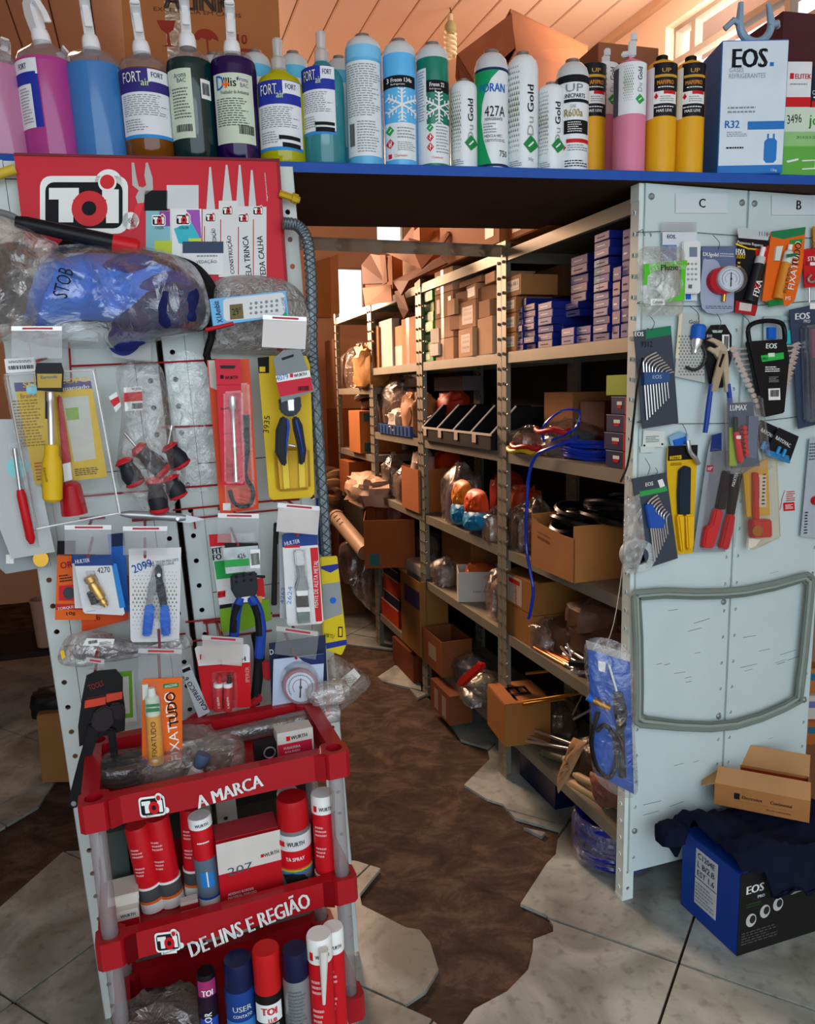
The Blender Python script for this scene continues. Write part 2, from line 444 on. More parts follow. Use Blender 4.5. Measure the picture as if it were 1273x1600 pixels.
def tile_mat():
    m=bpy.data.materials.new('m_tile');m.use_nodes=True;t=m.node_tree;b=t.nodes['Principled BSDF']
    g=nd(t,'ShaderNodeNewGeometry');n1=nd(t,'ShaderNodeTexNoise');n1.inputs['Scale'].default_value=3.2;n1.inputs['Detail'].default_value=8
    n1.inputs['Distortion'].default_value=1.6
    n2=nd(t,'ShaderNodeTexNoise');n2.inputs['Scale'].default_value=34;n2.inputs['Detail'].default_value=6
    cr=nd(t,'ShaderNodeValToRGB');e=cr.color_ramp.elements
    e[0].position=0.33;e[0].color=(*lin('74776f'),1);e[1].position=0.62;e[1].color=(*lin('aab0aa'),1)
    x=cr.color_ramp.elements.new(0.5);x.color=(*lin('949a94'),1)
    c2=nd(t,'ShaderNodeValToRGB');c2.color_ramp.elements[0].position=0.30;c2.color_ramp.elements[0].color=(*lin('6d6353'),1)
    c2.color_ramp.elements[1].position=0.46;c2.color_ramp.elements[1].color=(1,1,1,1)
    mx=nd(t,'ShaderNodeMix',data_type='RGBA',blend_type='MULTIPLY');mx.inputs[0].default_value=0.35
    for n in (n1,n2): t.links.new(g.outputs['Position'],n.inputs['Vector'])
    t.links.new(n1.outputs['Fac'],cr.inputs[0]);t.links.new(n2.outputs['Fac'],c2.inputs[0])
    t.links.new(cr.outputs[0],mx.inputs[6]);t.links.new(c2.outputs[0],mx.inputs[7]);t.links.new(mx.outputs[2],b.inputs['Base Color'])
    b.inputs['Roughness'].default_value=0.28
    return m
TILE=tile_mat()
fl=MB()
GX,GY=60,60
for j in range(GY +1):
    for i in range(GX +1):
        x=-4 +8*i/GX;y=-2.5 +10*j/GY
        fl.v.append((x,y,-0.012 +0.007*noise.noise((x*3,y*3,0)) +0.003*noise.noise((x*11,y*11,2))))
for j in range(GY):
    for i in range(GX):
        a=j*(GX +1) +i;fl.f.append((a,a +1,a +GX +2,a +GX +1))
floor=struct('floor',fl,EARTH)
# bare earth where the tiles are broken away, outline read on the floor
EO=[(718,1606),(740,1576),(792,1548),(825,1514),(832,1485),(833,1467),(864,1455),(864,1445),(854,1430),(813,1412),
      (854,1349),(868,1335),(873,1297),(804,1278),(785,1256),(761,1249),(725,1226),(765,1186),(761,1168),(720,1156),(696,1119),(679,1103),
      (668,1075),(656,1050),(617,1015),(541,1006),(470,985),(330,1010),(180,1080),(60,1260),(-60,1330),(-60,1470),(100,1330),
      (300,1320),(557,1345),(594,1357),(562,1397),(565,1414),(634,1449),(656,1453),(672,1473),(685,1515),(665,1548),(629,1572),(672,1591),(690,1606)]
T0=V((0.649,1.707,0));E1=V((0.514,0.857,0)).normalized();E2=V((E1.y,-E1.x,0));TS=0.448
cm=MB()
eo=[onz(x,y,0) for x,y in EO]
n=len(eo)
ar=sum(eo[i - 1].x*eo[i].y - eo[i].x*eo[i - 1].y for i in range(n))
if ar < 0: eo=eo[::-1]
cm.add([(p.x,p.y,-0.1) for p in eo] +[(p.x,p.y,0.1) for p in eo],
       [tuple(range(n - 1,-1,-1)),tuple(range(n,2*n))] +[(i,(i +1) % n,n +(i +1) % n,n +i) for i in range(n)])
cutter=obj('cut',cm,TILE,smooth=0)
exs=[p.x for p in eo];eys=[p.y for p in eo]
for a in range(-9,14):
    for b in range(-9,10):
        c=T0 +E1*(TS*(a +0.5)) +E2*(TS*(b +0.5))
        if not (-3.2 < c.x < 2.6 and -0.6 < c.y < 6.6): continue
        if (c - C0).dot(N) > 1.3: continue
        mb=MB();g=0.0035
        m=Matrix.Translation(c +V((0,0,rnd.uniform(-0.0012,0.0012)))) @ Matrix((E2,E1,V((0,0,1)))).transposed().to_4x4()
        mb.box(-TS/2 +g,TS/2 - g,-TS/2 +g,TS/2 - g,-0.010,0.0,m)
        near=min(exs) - TS < c.x < max(exs) +TS and min(eys) - TS < c.y < max(eys) +TS
        o=obj('floor_tile',mb,TILE,floor,smooth=0)
        if near:
            md=o.modifiers.new('b','BOOLEAN');md.object=cutter;md.operation='DIFFERENCE';md.solver='EXACT'
            bpy.context.view_layer.update()
            me=bpy.data.meshes.new_from_object(o.evaluated_get(bpy.context.evaluated_depsgraph_get()))
            o.modifiers.clear();o.data=me
            if not len(me.polygons): bpy.data.objects.remove(o)
bpy.data.objects.remove(cutter)
for fr in ([(590,1057),(617,1039),(656,1050),(658,1078),(597,1064)],[(700,1110),(735,1128),(760,1160),(724,1152),(708,1128)],
           [(640,1075),(668,1083),(652,1090)],[(818,1292),(852,1300),(846,1306)]):
    P=[onz(x,y,0) for x,y in fr];mb=MB();k=len(P)
    s=sum(P[i - 1].x*P[i].y - P[i].x*P[i - 1].y for i in range(k))
    if s < 0: P=P[::-1]
    mb.add([(p.x,p.y,-0.012) for p in P] +[(p.x,p.y,-0.001) for p in P],[tuple(range(k,2*k))] +[(i,(i +1) % k,k +(i +1) % k,k +i) for i in range(k)])
    obj('tile_fragment',mb,TILE,floor,smooth=0)

CZ=3.0;BU=4.25
CEIL=M('d9b398',0.5,0,0.08,2.0)
mb=MB();mb.box(-2.5,BU +0.12,-1.6,2.72,CZ +0.02,CZ +0.10);mb.xf(RK)
ceiling=struct('ceiling',mb,M('6b4632',0.8),smooth=0)
pm=MB();pm.box(-2.5,BU,-0.0775,0.0775,0,0.02)
pme=mesh_of(pm,CEIL,0,0.004)
wv=-RW
while wv < 2.45:
    o=obj('ceiling_plank',pme,None,ceiling);o.matrix_world=RK @ Matrix.Translation((0,wv +0.08,CZ));wv += 0.16

PLASTER=M('d9b294',0.85,0,0.10,5.0,0.15)
wu0,wu1,wz0,wz1=-0.9,1.25,2.50,2.877       # opening in the right wall
mb=MB()
mb.box(-2.5,BU +0.12,-RW - 0.12,-RW,-0.02,wz0);mb.box(-2.5,BU +0.12,-RW - 0.12,-RW,wz1,CZ +0.02)
mb.box(wu1,BU +0.12,-RW - 0.12,-RW,wz0,wz1);mb.box(-2.5,wu0,-RW - 0.12,-RW,wz0,wz1);mb.xf(RK)
struct('wall_right',mb,PLASTER,smooth=0)
mb=MB();WY=-RW - 0.06
fw=0.018
for z in (wz0,wz1,2.742,2.622): mb.box(wu0,wu1,WY - 0.02,WY +0.02,z - fw*(0.7 if z < 2.8 else 1),z +fw*(0.7 if z < 2.8 else 1))
mb.xf(RK);win=struct('window_1',mb,M('9a8775',0.5,0.2),smooth=0)
for u in (wu1,1.13,0.64,0.12,-0.40,wu0):
    mb=MB();mb.box(u - 0.012,u +0.012,WY - 0.018,WY +0.018,wz0,wz1);mb.xf(RK);obj('mullion',mb,M('9a8775',0.5,0.2),win,smooth=0)
us=[wu1,1.13,0.64,0.12,-0.40,wu0];zs=[wz0,2.622,2.742,wz1]
GLASS=Mclear('ffffff',0.04,0.04,0.05)
for i in range(5):
    for j in range(3):
        mb=MB();mb.box(us[i +1] +0.012,us[i] - 0.012,WY - 0.002,WY +0.002,zs[j] +0.012,zs[j +1] - 0.012);mb.xf(RK);obj('pane',mb,GLASS,win,smooth=0)
# cornice strip between ceiling and wall
mb=MB();mb.box(-2.5,BU +0.12,-RW,-RW +0.03,CZ - 0.035,CZ - 0.001);mb.xf(RK);struct('trim_1',mb,M('b98d6b',0.7),smooth=0)

# back wall with two bright openings
BU=4.25
ops=[(-0.42,0.03,2.03,2.42),(0.30,0.60,2.46,2.72)]
mb=MB();ys=sorted({-RW,2.6} | {-a for o_ in ops for a in o_[:2]});zz=sorted({-0.02,CZ +0.02} | {a for o_ in ops for a in o_[2:]})
BACK_OPS=[(V(onpl(236/3.978 +470,395/3.978 +330,rk(BU,0,0),D)),None)]
def bw(px,py):
    p=onpl(px,py,rk(BU,0,0),D) - C0;return p.dot(N),p.z
ops=[]
for (x0,y0,x1,y1) in ((529,418,570,500),(589,340,632,381)):
    a=bw(x0,y1);b=bw(x1,y0);ops.append((a[0],b[0],a[1],b[1]))
ws=sorted({-2.6,RW} | {a for o_ in ops for a in o_[:2]});zz=sorted({-0.02,CZ +0.02} | {a for o_ in ops for a in o_[2:]})
mb=MB()
for i in range(len(ws) - 1):
    for j in range(len(zz) - 1):
        c=((ws[i] +ws[i +1]) /2,(zz[j] +zz[j +1]) /2)
        if any(o_[0] < c[0] < o_[1] and o_[2] < c[1] < o_[3] for o_ in ops): continue
        mb.box(BU,BU +0.12,-ws[i +1],-ws[i],zz[j],zz[j +1])
mb.xf(RK);struct('wall_back',mb,M('dca77d',0.85,0,0.1,4,0.1),smooth=0)
for i,o_ in enumerate(ops):
    mb=MB();b=0.012
    for q in ((o_[0],o_[0] +b,o_[2],o_[3]),(o_[1] - b,o_[1],o_[2],o_[3]),(o_[0],o_[1],o_[2],o_[2] +b),(o_[0],o_[1],o_[3] - b,o_[3])):
        mb.box(BU +0.03,BU +0.06,-q[1],-q[0],q[2],q[3])
    mb.xf(RK);wn=struct('window_%d' % (i +2),mb,M('c9a27c',0.6),smooth=0)
    mb=MB();mb.box(BU +0.042,BU +0.046,-o_[1] +b,-o_[0] - b,o_[2] +b,o_[3] - b);mb.xf(RK);obj('pane',mb,GLASS,wn,smooth=0)
mb=MB();mb.box(-2.5,BU +0.12,2.6,2.72,-0.02,CZ +0.02);mb.xf(RK);struct('wall_left',mb,M('a98d78',0.85,0,0.1,4),smooth=0)

# ------------------------------------------------------------------ right-hand shelving racks
RACK=M('8c8676',0.5,0.35,0.18,10,0.05);PANELW=M('bfd2d2',0.45,0,0.10,6.0,0.03);POSTW=M('cfdcd8',0.45,0,0.08,8)
DEPTH=0.31;RH=1.90
SHZ=[0.19,0.555,0.862,1.203,1.54,1.872]
def post_mesh(fl_x,fl_y,mat):
    "perforated angle upright: one flange on the aisle side, one on the end; signs say where they run"
    mb=MB();wd=0.034
    a=MB();a.plate(0,wd,0,RH,(wd*0.5,0.035,0.05,37),0.0055);a.xf(Matrix.Diagonal((fl_x,1,1,1)))
    b=MB();b.plate(0,wd,0,RH,(wd*0.5,0.035,0.05,37),0.0055);b.xf(Matrix.Rotation(math.radians(-90),4,'Z'))
    if fl_x < 0: b.xf(Matrix.Diagonal((1,1,1,1)))
    mb.add(a.v,a.f);mb.add(b.v,b.f)
    return mesh_of(mb,mat,0)
PM={(s,m): post_mesh(s,1,mt) for s in (1,-1) for m,mt in (('g',RACK),('w',POSTW))}
def shelf_mb(L,dep):
    mb=MB();t=0.002;h=0.036
    mb.box(0.003,L - 0.003,-dep +0.003,-0.003,-t,0)
    mb.box(0.003,L - 0.003,-0.005,-0.003,-h,-t);mb.box(0.003,L - 0.003,-dep +0.003,-dep +0.005,-h,-t)
    mb.box(0.003,0.005,-dep +0.005,-0.005,-h,-t);mb.box(L - 0.005,L - 0.003,-dep +0.005,-0.005,-h,-t)
    mb.box(0.003,L - 0.003,-0.018,-0.005,-h,-h +t)
    return mb
def rack(u0,u1,w0,label,white_near=False,zs=SHZ):
    r=empty('metal_shelving_unit',label,'shelf',RK @ Matrix.Translation((u0,-w0,0)),'grey metal shelving units along the aisle')
    L=u1 - u0
    for (x,y,s) in ((0,0,1),(L,0,-1),(0,-DEPTH +0.034,1),(L,-DEPTH +0.034,-1)):
        o=obj('post',PM[(s,'w' if white_near and x == 0 else 'g')],None,r);o.location=(x,y,0)
    mb=MB();mb.box(0.004,L - 0.004,-DEPTH +0.0015,-DEPTH +0.0025,0.12,RH - 0.01);obj('light_block_sheet',mb,M('2b2723',0.6,0.2),r,smooth=0)  # added sheet: blocks the warm back light and keeps the shelves dark
    for z in zs:
        o=obj('shelf',shelf_mb(L,DEPTH),RACK,r,smooth=0,bevel=0);o.location=(0,0,z)
    return r
US=[0.0,0.765,1.60,2.38,3.17,3.96]
RLAB=['grey metal shelving unit beside the white end panel, full of small blue boxes','second metal shelving unit of the right row, with green boxes and dark divided bins',
        'third metal shelving unit of the right row, with flat cardboard sheets on its upper shelf','fourth metal shelving unit of the right row, with a bundled bag over a striped carton']
SHD=[0.19,0.50,0.80,1.07,1.44,1.872]
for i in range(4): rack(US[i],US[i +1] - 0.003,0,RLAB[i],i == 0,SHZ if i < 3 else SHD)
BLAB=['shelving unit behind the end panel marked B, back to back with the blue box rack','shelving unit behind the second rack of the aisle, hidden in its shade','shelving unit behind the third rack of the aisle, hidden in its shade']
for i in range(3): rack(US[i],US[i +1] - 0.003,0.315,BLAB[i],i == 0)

for i in range(1,4): rack(US[i],US[i +1] - 0.003,-1.135,['first grey shelving unit of the left row, hidden behind the white stand','second grey shelving unit of the left row, hidden behind the white stand','third grey shelving unit of the left row, hidden behind the white stand'][i - 1])
# end panels C and B: white sheets with a perforated edge, bolts, a strip of old scratches
def end_panel(name,label,w0,w1,z0,z1,hx,letter_px,bot=None):
    r=empty(name,label,'panel',Matrix.Translation(rk(0,0,0) - D*0.006) @ PC.R)
    mb=MB()
    mb.plate(w0,w0 +0.034,z0,z1,(w0 +0.017,0.13,0.075,23),0.005,y=0)
    mb.box(w0 +0.034,w1 - 0.034,0,0.0015,z0,z1)
    mb.plate(w1 - 0.034,w1,z0,z1,(w1 - 0.017,0.13,0.075,23),0.005,y=0)
    mb.box(w0,w0 +0.0015,0,0.02,z0,z1);mb.box(w1 - 0.0015,w1,0,0.02,z0,z1)
    obj('sheet',mb,PANELW,r,smooth=0)
    for (x,z) in ((w0 +0.017,z1 - 0.03),(w1 - 0.017,z1 - 0.03),(w1 - 0.02,0.83),(w1 - 0.02,0.50),(w0 +0.017,0.21)):
        b=MB();b.lathe([(0.008,0),(0.008,0.003),(0.005,0.006),(0.0,0.0065)],12,Matrix.Translation((x,0,z)) @ Matrix.Rotation(math.radians(90),4,'X'),cap=False)
        obj('bolt',b,M('8d9896',0.4,0.6),r)
    k=MB();rr=random.Random(int(w0*1000) +5)
    for q in range(16):
        x=rr.uniform(w0 +0.04,w1 - 0.09);z=rr.choice((rr.uniform(0.62,0.68),rr.uniform(0.6,0.9),rr.uniform(0.2,0.4)));L=rr.uniform(0.015,0.06)
        k.box(0,L,-0.0006,-0.0001,0,rr.uniform(0.0004,0.0011),Matrix.Translation((x,0,z)) @ Matrix.Rotation(rr.uniform(-0.16,0.02),4,'Y'))
    tag(obj('scratches',k,M('3b4648',0.7),r,smooth=0),kind='stuff')
    return r
end_panel('rack_end_panel','pale blue-white metal end panel carrying the paper marked C',0.012,0.316,0.088,1.899,0,None)
end_panel('rack_end_panel','pale blue-white metal end panel carrying the paper marked B',0.321,0.622,0.088,1.899,0,None)
# front legs showing under the panels
def sign(letter,x0,y0,x1,y1,label):
    it=Item(PC,'paper_sign',label,'sign',(x0 +x1) /2,(y0 +y1) /2,0.008)
    it.rect('sheet',x0,y0,x1,y1,0.0006,M('c9d5da',0.6,0,0.03));it.text(letter,(x0 +x1) /2 +1,(y0 +y1) /2,INK,h=14,bold=0.03,y=0.0012)
    return it
sign('C',1055,302,1136,333,'white paper sign printed with a bold letter C');sign('B',1205,305,1288,336,'white paper sign printed with a bold letter B')

# angle iron spanning the aisle between the racks
mb=MB();Lb=1.12
mb.plate(0,0.04,0,Lb,(0.02,0.03,0.054,20),0.006);mb.box(0,0.04,0.0,0.0,0,Lb);mb.box(0.038,0.04,0,0.03,0,Lb)
beam=obj('aisle_crossbeam',mb,M('8f887a',0.5,0.3),None,smooth=0)
tag(beam,'perforated grey angle iron spanning the aisle under the blue plank','beam')
beam.matrix_world=Matrix.Translation(rk(0.762,-0.002,1.852)) @ PC.R @ Matrix.Rotation(math.radians(-90),4,'Y')

# blue plank over the aisle
mb=MB();PL=(K1 - K0).length
PK=Matrix.Translation(K0 +V((0,0,PLANK_Z))) @ KF.R
mb.box(-0.15,PL +0.3,0,0.56,-0.020,0)
pk=empty('top_plank','long blue-edged wooden plank laid across the tops of the racks','plank',PK)
obj('board',mb,M('3d2a1f',0.85,0,0.25,8,0.1),pk,smooth=0)
mb=MB();mb.box(-0.15,PL +0.3,-0.002,0.0,-0.0205,0.0005);mb.box(-0.15,PL +0.3,-0.002,0.56,0.0,0.0012)
obj('painted_edge',mb,M('1b4fa6',0.5,0,0.2,20),pk,smooth=0)

# ------------------------------------------------------------------ left display stand: two white rack ends side by side
SB=LS.o.z
def ls_pt(u,z): return (u,z)
Lw=[LS.uw(55,870)[0],LS.uw(300,980)[0],LS.uw(509,870)[0]]
zb=-SB +0.004;zt=-0.002
STW=M('c6d0cd',0.42,0,0.07,6.0,0.03)
def stand_panel(label,x0,x1,offx):
    r=empty('white_rack_end',label,'panel',Matrix.Translation(LS.o) @ LS.R)
    mb=MB();fw_=0.046
    mb.plate(x0,x0 +fw_,zb,zt,(x0 +fw_*0.42,zb +0.05,0.0565,32),0.0058)
    mb.box(x0,x0 +0.0015,0,0.045,zb,zt);obj('post',mb,STW,r,smooth=0)
    mb=MB();mb.plate(x1 - fw_,x1,zb,zt,(x1 - fw_*0.42,zb +0.05,0.0565,32),0.0058)
    mb.box(x1 - 0.0015,x1,0,0.045,zb,zt);obj('post',mb,STW,r,smooth=0)
    mb=MB();mb.box(x0 +0.002,x1 - 0.002,0.50,0.502,zb +0.05,zt - 0.3);obj('dark_shade_sheet',mb,M('1d1b19',0.7),r,smooth=0);z=zb +0.70;k=0  # added dark sheet stands in for the shade inside the stand
    while z < zt:
        z2=min(z +0.29,zt);mb2=MB();mb2.box(x0 +fw_ +0.001,x1 - fw_ - 0.001,0.0015,0.003,z +0.001,z2 - 0.001);obj('sheet',mb2,STW,r,smooth=0);z=z2
    for zz_ in (zb +0.16,zb +0.75,zb +1.3):
        mb=MB();mb.box(x0 +0.004,x1 - 0.004,0.01,0.55,zz_,zz_ +0.03);obj('shelf',mb,M('4a4a46',0.6),r,smooth=0)
    for xx in (x0,x1 - 0.03):
        mb=MB();mb.box(xx,xx +0.03,0.54,0.57,zb,zt);obj('rear_post',mb,STW,r,smooth=0)
    return r
stand_panel('white perforated rack end on the left, its outer post showing down to the floor',Lw[0],Lw[1] - 0.006,0)
stand_panel('white perforated rack end beside the braided hose, right half of the left stand',Lw[1] +0.006,Lw[2],0)

# ------------------------------------------------------------------ TOI emblem, drawn in its own 407 x 267 box
def toi(it,x0,y0,x1,y1,y=0.003,rot=0.0,reg=True):
    kx=(x1 - x0) /407;ky=(y1 - y0) /267;ex=(x0 +x1) /2;ey=(y0 +y1) /2;ra=math.radians(rot)
    def m(p):
        q=((p[0] - 168 - 203.5) *kx,(p[1] - 95 - 133.5) *ky);q=rot2(q,ra);return (ex +q[0],ey +q[1])
    def rr(a,b,c,d,r):
        P=[]
        for (px,py,s) in ((c - r,b +r,-90),(c - r,d - r,0),(a +r,d - r,90),(a +r,b +r,180)):
            P += [(px +r*math.cos(math.radians(s +22.5*k)),py +r*math.sin(math.radians(s +22.5*k))) for k in range(5)]
        return [m(p) for p in P]
    def ds(a,b,r): return [m((a +r*math.cos(2*math.pi*k/28),b +r*math.sin(2*math.pi*k/28))) for k in range(28)]
    e=0.0004
    it.poly('emblem',rr(168,122,530,362,44),e,WHITE,y);it.poly('emblem',ds(450,150,56),e,WHITE,y)
    if reg: it.poly('emblem',ds(540,308,36),e,WHITE,y)
    it.poly('emblem',rr(190,148,508,340,36),e,INK,y +e); 
    it.poly('emblem',[m(p) for p in ((205,172),(328,172),(328,220),(305,220),(305,315),(245,315),(245,220),(205,220))],e,WHITE,y +2*e)
    it.poly('emblem',ds(372,258,74),e,RED,y +3*e);it.poly('emblem',ds(370,257,30),e,INK,y +4*e)
    it.poly('emblem',[m(p) for p in ((424,178),(492,178),(492,318),(440,318),(440,220),(424,220))],e,WHITE,y +2*e)
    it.poly('emblem',ds(445,150,38),e,WHITE,y +3*e);it.poly('emblem',ds(445,147,30),e,RED,y +4*e)
    if reg and (x1 - x0) > 60: it.text('®',m((542,308))[0],m((542,308))[1],INK,h=9,y=y +2*e)

# ------------------------------------------------------------------ red plastic trolley
TRED=M('a3121d',0.38,0,0.06,10,coat=0.2);TUBE=Mclear('c9c3c6',0.22,0.10,0.2)
tl=TF.uw(123,1285);tr_=TF.uw(549,1211)
TX0,TX1=tl[0],tr_[0];TW=TX1 - TX0;TD=0.29
tz=[TF.uw(123,1262)[1],TF.uw(150,1480)[1]]
tz.append(2*tz[1] - tz[0])
trol=empty('red_trolley','red three-tier plastic display trolley with clear legs, in front of the left stand','trolley',Matrix.Translation(TF.o) @ TF.R)
TH=0.052
def tray_mb():
    mb=MB();bw_=0.034;h=TH;c=0.050
    # rim top with socket corners left as blocks
    mb.box(c,TW - c,0.010,bw_,-h,0);mb.box(c,TW - c,TD - bw_,TD - 0.006,-h,0)
    mb.box(0.004,bw_,c,TD - c,-h,0);mb.box(TW - bw_,TW - 0.004,c,TD - c,-h,0)
    # sloped wings between the middle panel and the corners
    for x0,x1,y0 in ((c - 0.001,c +0.02,0.0),(TW - c +0.001,TW - c - 0.02,0.0)):
        mb.add([(x0,y0,0),(x1,y0 +0.011,0),(x1,y0 +0.011,-h),(x0,y0,-h)],[(0,1,2,3),(3,2,1,0)])
    mb.box(bw_ - 0.002,TW - bw_ +0.002,bw_ - 0.002,TD - bw_ +0.002,-h,-h +0.006)
    for x in (0,TW - c):
        for y in (0,TD - c):
            s=MB();cx,cy,R_=x +c/2,y +c/2,0.016;n_=16;o_=[];i_=[]
            for k in range(n_):
                t=2*math.pi*(k +0.5) /n_;q=max(abs(math.cos(t)),abs(math.sin(t)))
                o_.append((cx +c/2*math.cos(t) /q,cy +c/2*math.sin(t) /q));i_.append((cx +R_*math.cos(t),cy +R_*math.sin(t)))
            vs=[(a,b,0) for a,b in o_] +[(a,b,0) for a,b in i_] +[(a,b,-h) for a,b in o_] +[(a,b,-0.03) for a,b in i_]
            fs=[]
            for k in range(n_):
                j=(k +1) % n_
                fs += [(k,j,n_ +j,n_ +k),(k,2*n_ +k,2*n_ +j,j),(n_ +k,n_ +j,3*n_ +j,3*n_ +k)]
            fs.append(tuple(2*n_ +k for k in range(n_))[::-1]);fs.append(tuple(3*n_ +k for k in range(n_)))
            mb.add(vs,fs)
    return mb
tme=mesh_of(tray_mb(),TRED,0.5)
for z in tz:
    o=obj('tray',tme,None,trol);o.location=(TX0,0,z)
for i in range(2):
    for x in (0.025,TW - 0.025):
        for y in (0.025,TD - 0.025):
            mb=MB();mb.lathe([(0.0145,tz[i +1] - 0.03),(0.0145,tz[i] - TH)],16,Matrix.Translation((TX0 +x,y,0)));obj('leg',mb,TUBE,trol)
for x in (0.025,TW - 0.025):
    for y in (0.025,TD - 0.025):
        zf=-0.742 - x*0.026 +0.012
        if zf < tz[2] - TH:
            mb=MB();mb.lathe([(0.0145,zf),(0.0145,tz[2] - TH)],16,Matrix.Translation((TX0 +x,y,0)));obj('leg',mb,TUBE,trol)
class On(Item):
    "draw extra parts on an existing thing"
    def __init__(s,fr,root,cx,cy,off):
        s.fr=fr;s.off=off;s.root=root;s.c=fr.uw(cx,cy,off);s.loc=fr.at(cx,cy,off)
        h=bpy.data.objects.new('tmp',None);s.shift=root.matrix_world.inverted() @ s.loc
        s.c=(s.c[0] - s.shift.x,s.c[1] - s.shift.z);s.yo=s.shift.y
        bpy.data.objects.remove(h)
    def poly(s,name,pts,t,mat,y=0.0,bevel=0.0,sm=0,parent=None): return Item.poly(s,name,pts,t,mat,y - s.yo,bevel,sm,parent)
    def text(s,*a,y=0.002,**k): return Item.text(s,*a,y=y - s.yo,**k)
bpy.context.view_layer.update()
on=On(TF,trol,336,1240,-0.008)
toi(on,217,1240,263,1275,0.0005,-7);on.rect('emblem',226,1268,250,1276,0.0004,WHITE,0.0004,7)
on.text('Resolve',238,1272,INK,w=20,rot=7,y=0.0012)
on.text('A MARCA',359,1236,WHITE,w=107,h=20,rot=8,bold=0.045,y=0.001)
on2=On(TF,trol,340,1450,-0.008)
toi(on2,242,1452,286,1486,0.0005,-7);on2.rect('emblem',252,1481,276,1490,0.0004,WHITE,0.0004,7)
on2.text('Resolve',264,1486,INK,w=20,rot=8,y=0.0012)
on2.text('DE LINS E REGIÃO',391,1441,WHITE,w=197,h=30,rot=9,bold=0.042,y=0.001)
# ------------------------------------------------------------------ bottles, cans and boxes on the plank
def dep(p): return (p - CAM).dot(_f)
def vk(p): return 0.25/(proj(p)[1] - proj(p +V((0,0,0.25)))[1])      # metres per photo row, upright
class Can:
    "a turned vessel on the plank, measured off its outline: centre column, width, base row"
    def __init__(s,name,label,cat,cx,wpx,base,back=0.0,group=None,lean=None):
        off=0.012 +back
        p=KF.at(cx,base,-off - 0.04);s.k=dep(p) /F;s.R=wpx/2*s.k
        p=KF.at(cx,base,-off - s.R);s.k=dep(p) /F;s.R=wpx/2*s.k
        u=(p - KF.o).dot(KD);q=KF.o +KD*u +KB*(off +s.R);q.z=PLANK_Z +0.0015
        s.base=proj(q)[1];s.kz=vk(q)
        if lean is None: lean=0.05*max(0,1 - cx/560)
        s.root=empty(name,label,cat,Matrix.Translation(q) @ Frame((0,0,0),(CAM_X(q)),lean=lean).R,group)
    def z(s,y): return (s.base - y) *s.kz
    def x(s,dx): return dx*s.k
    def turn(s,name,prof,mat,seg=28,dr=0.0,parent=None):
        "profile of (radius as fraction of R, photo row)"
        mb=MB();mb.lathe([(r*s.R +(dr if r > 0 else 0),s.z(y)) for r,y in prof],seg);return obj(name,mb,mat,parent or s.root,smooth=0.7)
    def patch(s,name,y0,y1,x0,x1,mat,dr=0.0008,skew=None):
        "a label on the wall between two columns (px from the axis)"
        R=s.R +dr;a0=max(-1.45,math.asin(max(-0.995,min(0.995,x0*s.k/R))));a1=min(1.45,math.asin(max(-0.995,min(0.995,x1*s.k/R))))
        mb=MB();n=14;vs=[]
        for z in (s.z(y1),s.z(y0)):
            for i in range(n +1):
                a=a0 +(a1 - a0) *i/n;vs.append((R*math.sin(a),-R*math.cos(a),z))
        mb.add(vs,[(i,i +1,n +2 +i,n +1 +i) for i in range(n)]);return obj(name,mb,mat,s.root)
    def arc(s,dx): return s.R*math.asin(max(-0.97,min(0.97,dx*s.k/s.R)))
    def text(s,body,dx,y,mat,w=None,h=None,rot=0,bold=0.0,dr=0.0016):
        return lettering(s.root,body,s.arc(dx),s.z(y),mat,w*s.k if w else None,h*s.k if h else None,bold,rot,cyl=s.R +dr)
    def lines(s,x0,x1,y0,y1,n,mat,dr=0.0014,seed=1,thick=0.4):
        return print_lines(s.root,s.arc(x0),s.arc(x1),s.z(y1),s.z(y0),n,mat,cyl=s.R +dr,seed=seed,thick=thick)
    def bars(s,x0,x1,y0,y1,dr=0.0018): return barcode(s.root,s.arc(x0),s.arc(x1),s.z(y1),s.z(y0),cyl=s.R +dr)
    def shape(s,name,polys,mat,dr=0.0015):
        "flat polygons (px from axis, row) wrapped on the wall"
        mb=MB();R=s.R +dr;SL=[];st=R*0.16
        for P in polys:
            Q=[(s.arc(a),s.z(b)) for a,b in P];lo=min(q[0] for q in Q);hi=max(q[0] for q in Q);m_=max(1,int((hi - lo) /st +0.99))
            SL += [slab(Q,lo +(hi - lo) *i/m_,lo +(hi - lo) *(i +1) /m_) for i in range(m_)] if m_ > 1 else [Q]
        for Q in SL:
            if len(Q) < 3: continue
            ar_=sum(Q[i - 1][0] *Q[i][1] - Q[i][0] *Q[i - 1][1] for i in range(len(Q)))
            if ar_ < 0: Q=Q[::-1]
            mb.add([(R*math.sin(a/R),-R*math.cos(a/R),b) for a,b in Q],[tuple(range(len(Q)))])
        return obj(name,mb,mat,s.root,smooth=0)
def slab(P,a,b):
    "the part of a polygon between two x values"
    for lim,sg in ((a,1),(b,-1)):
        R_=[]
        for i in range(len(P)):
            p,q=P[i - 1],P[i];ip=(p[0] - lim) *sg >= -1e-9;iq=(q[0] - lim) *sg >= -1e-9
            if ip != iq:
                t=(lim - p[0]) /(q[0] - p[0]);R_.append((lim,p[1] +(q[1] - p[1]) *t))
            if iq: R_.append(q)
        P=R_
        if not P: return P
    return P
def CAM_X(q):
    d=V((q.x,q.y,0)).normalized();return (d.y,-d.x,0)
PET=Mclear('dfe6ea',0.10,0.16,0.06);SPRAYW=M('e9ecee',0.4);CLEARCAP=Mclear('e6ecee',0.45,0.2,0.15)
SG='spray bottles of coloured cleaner on the plank'
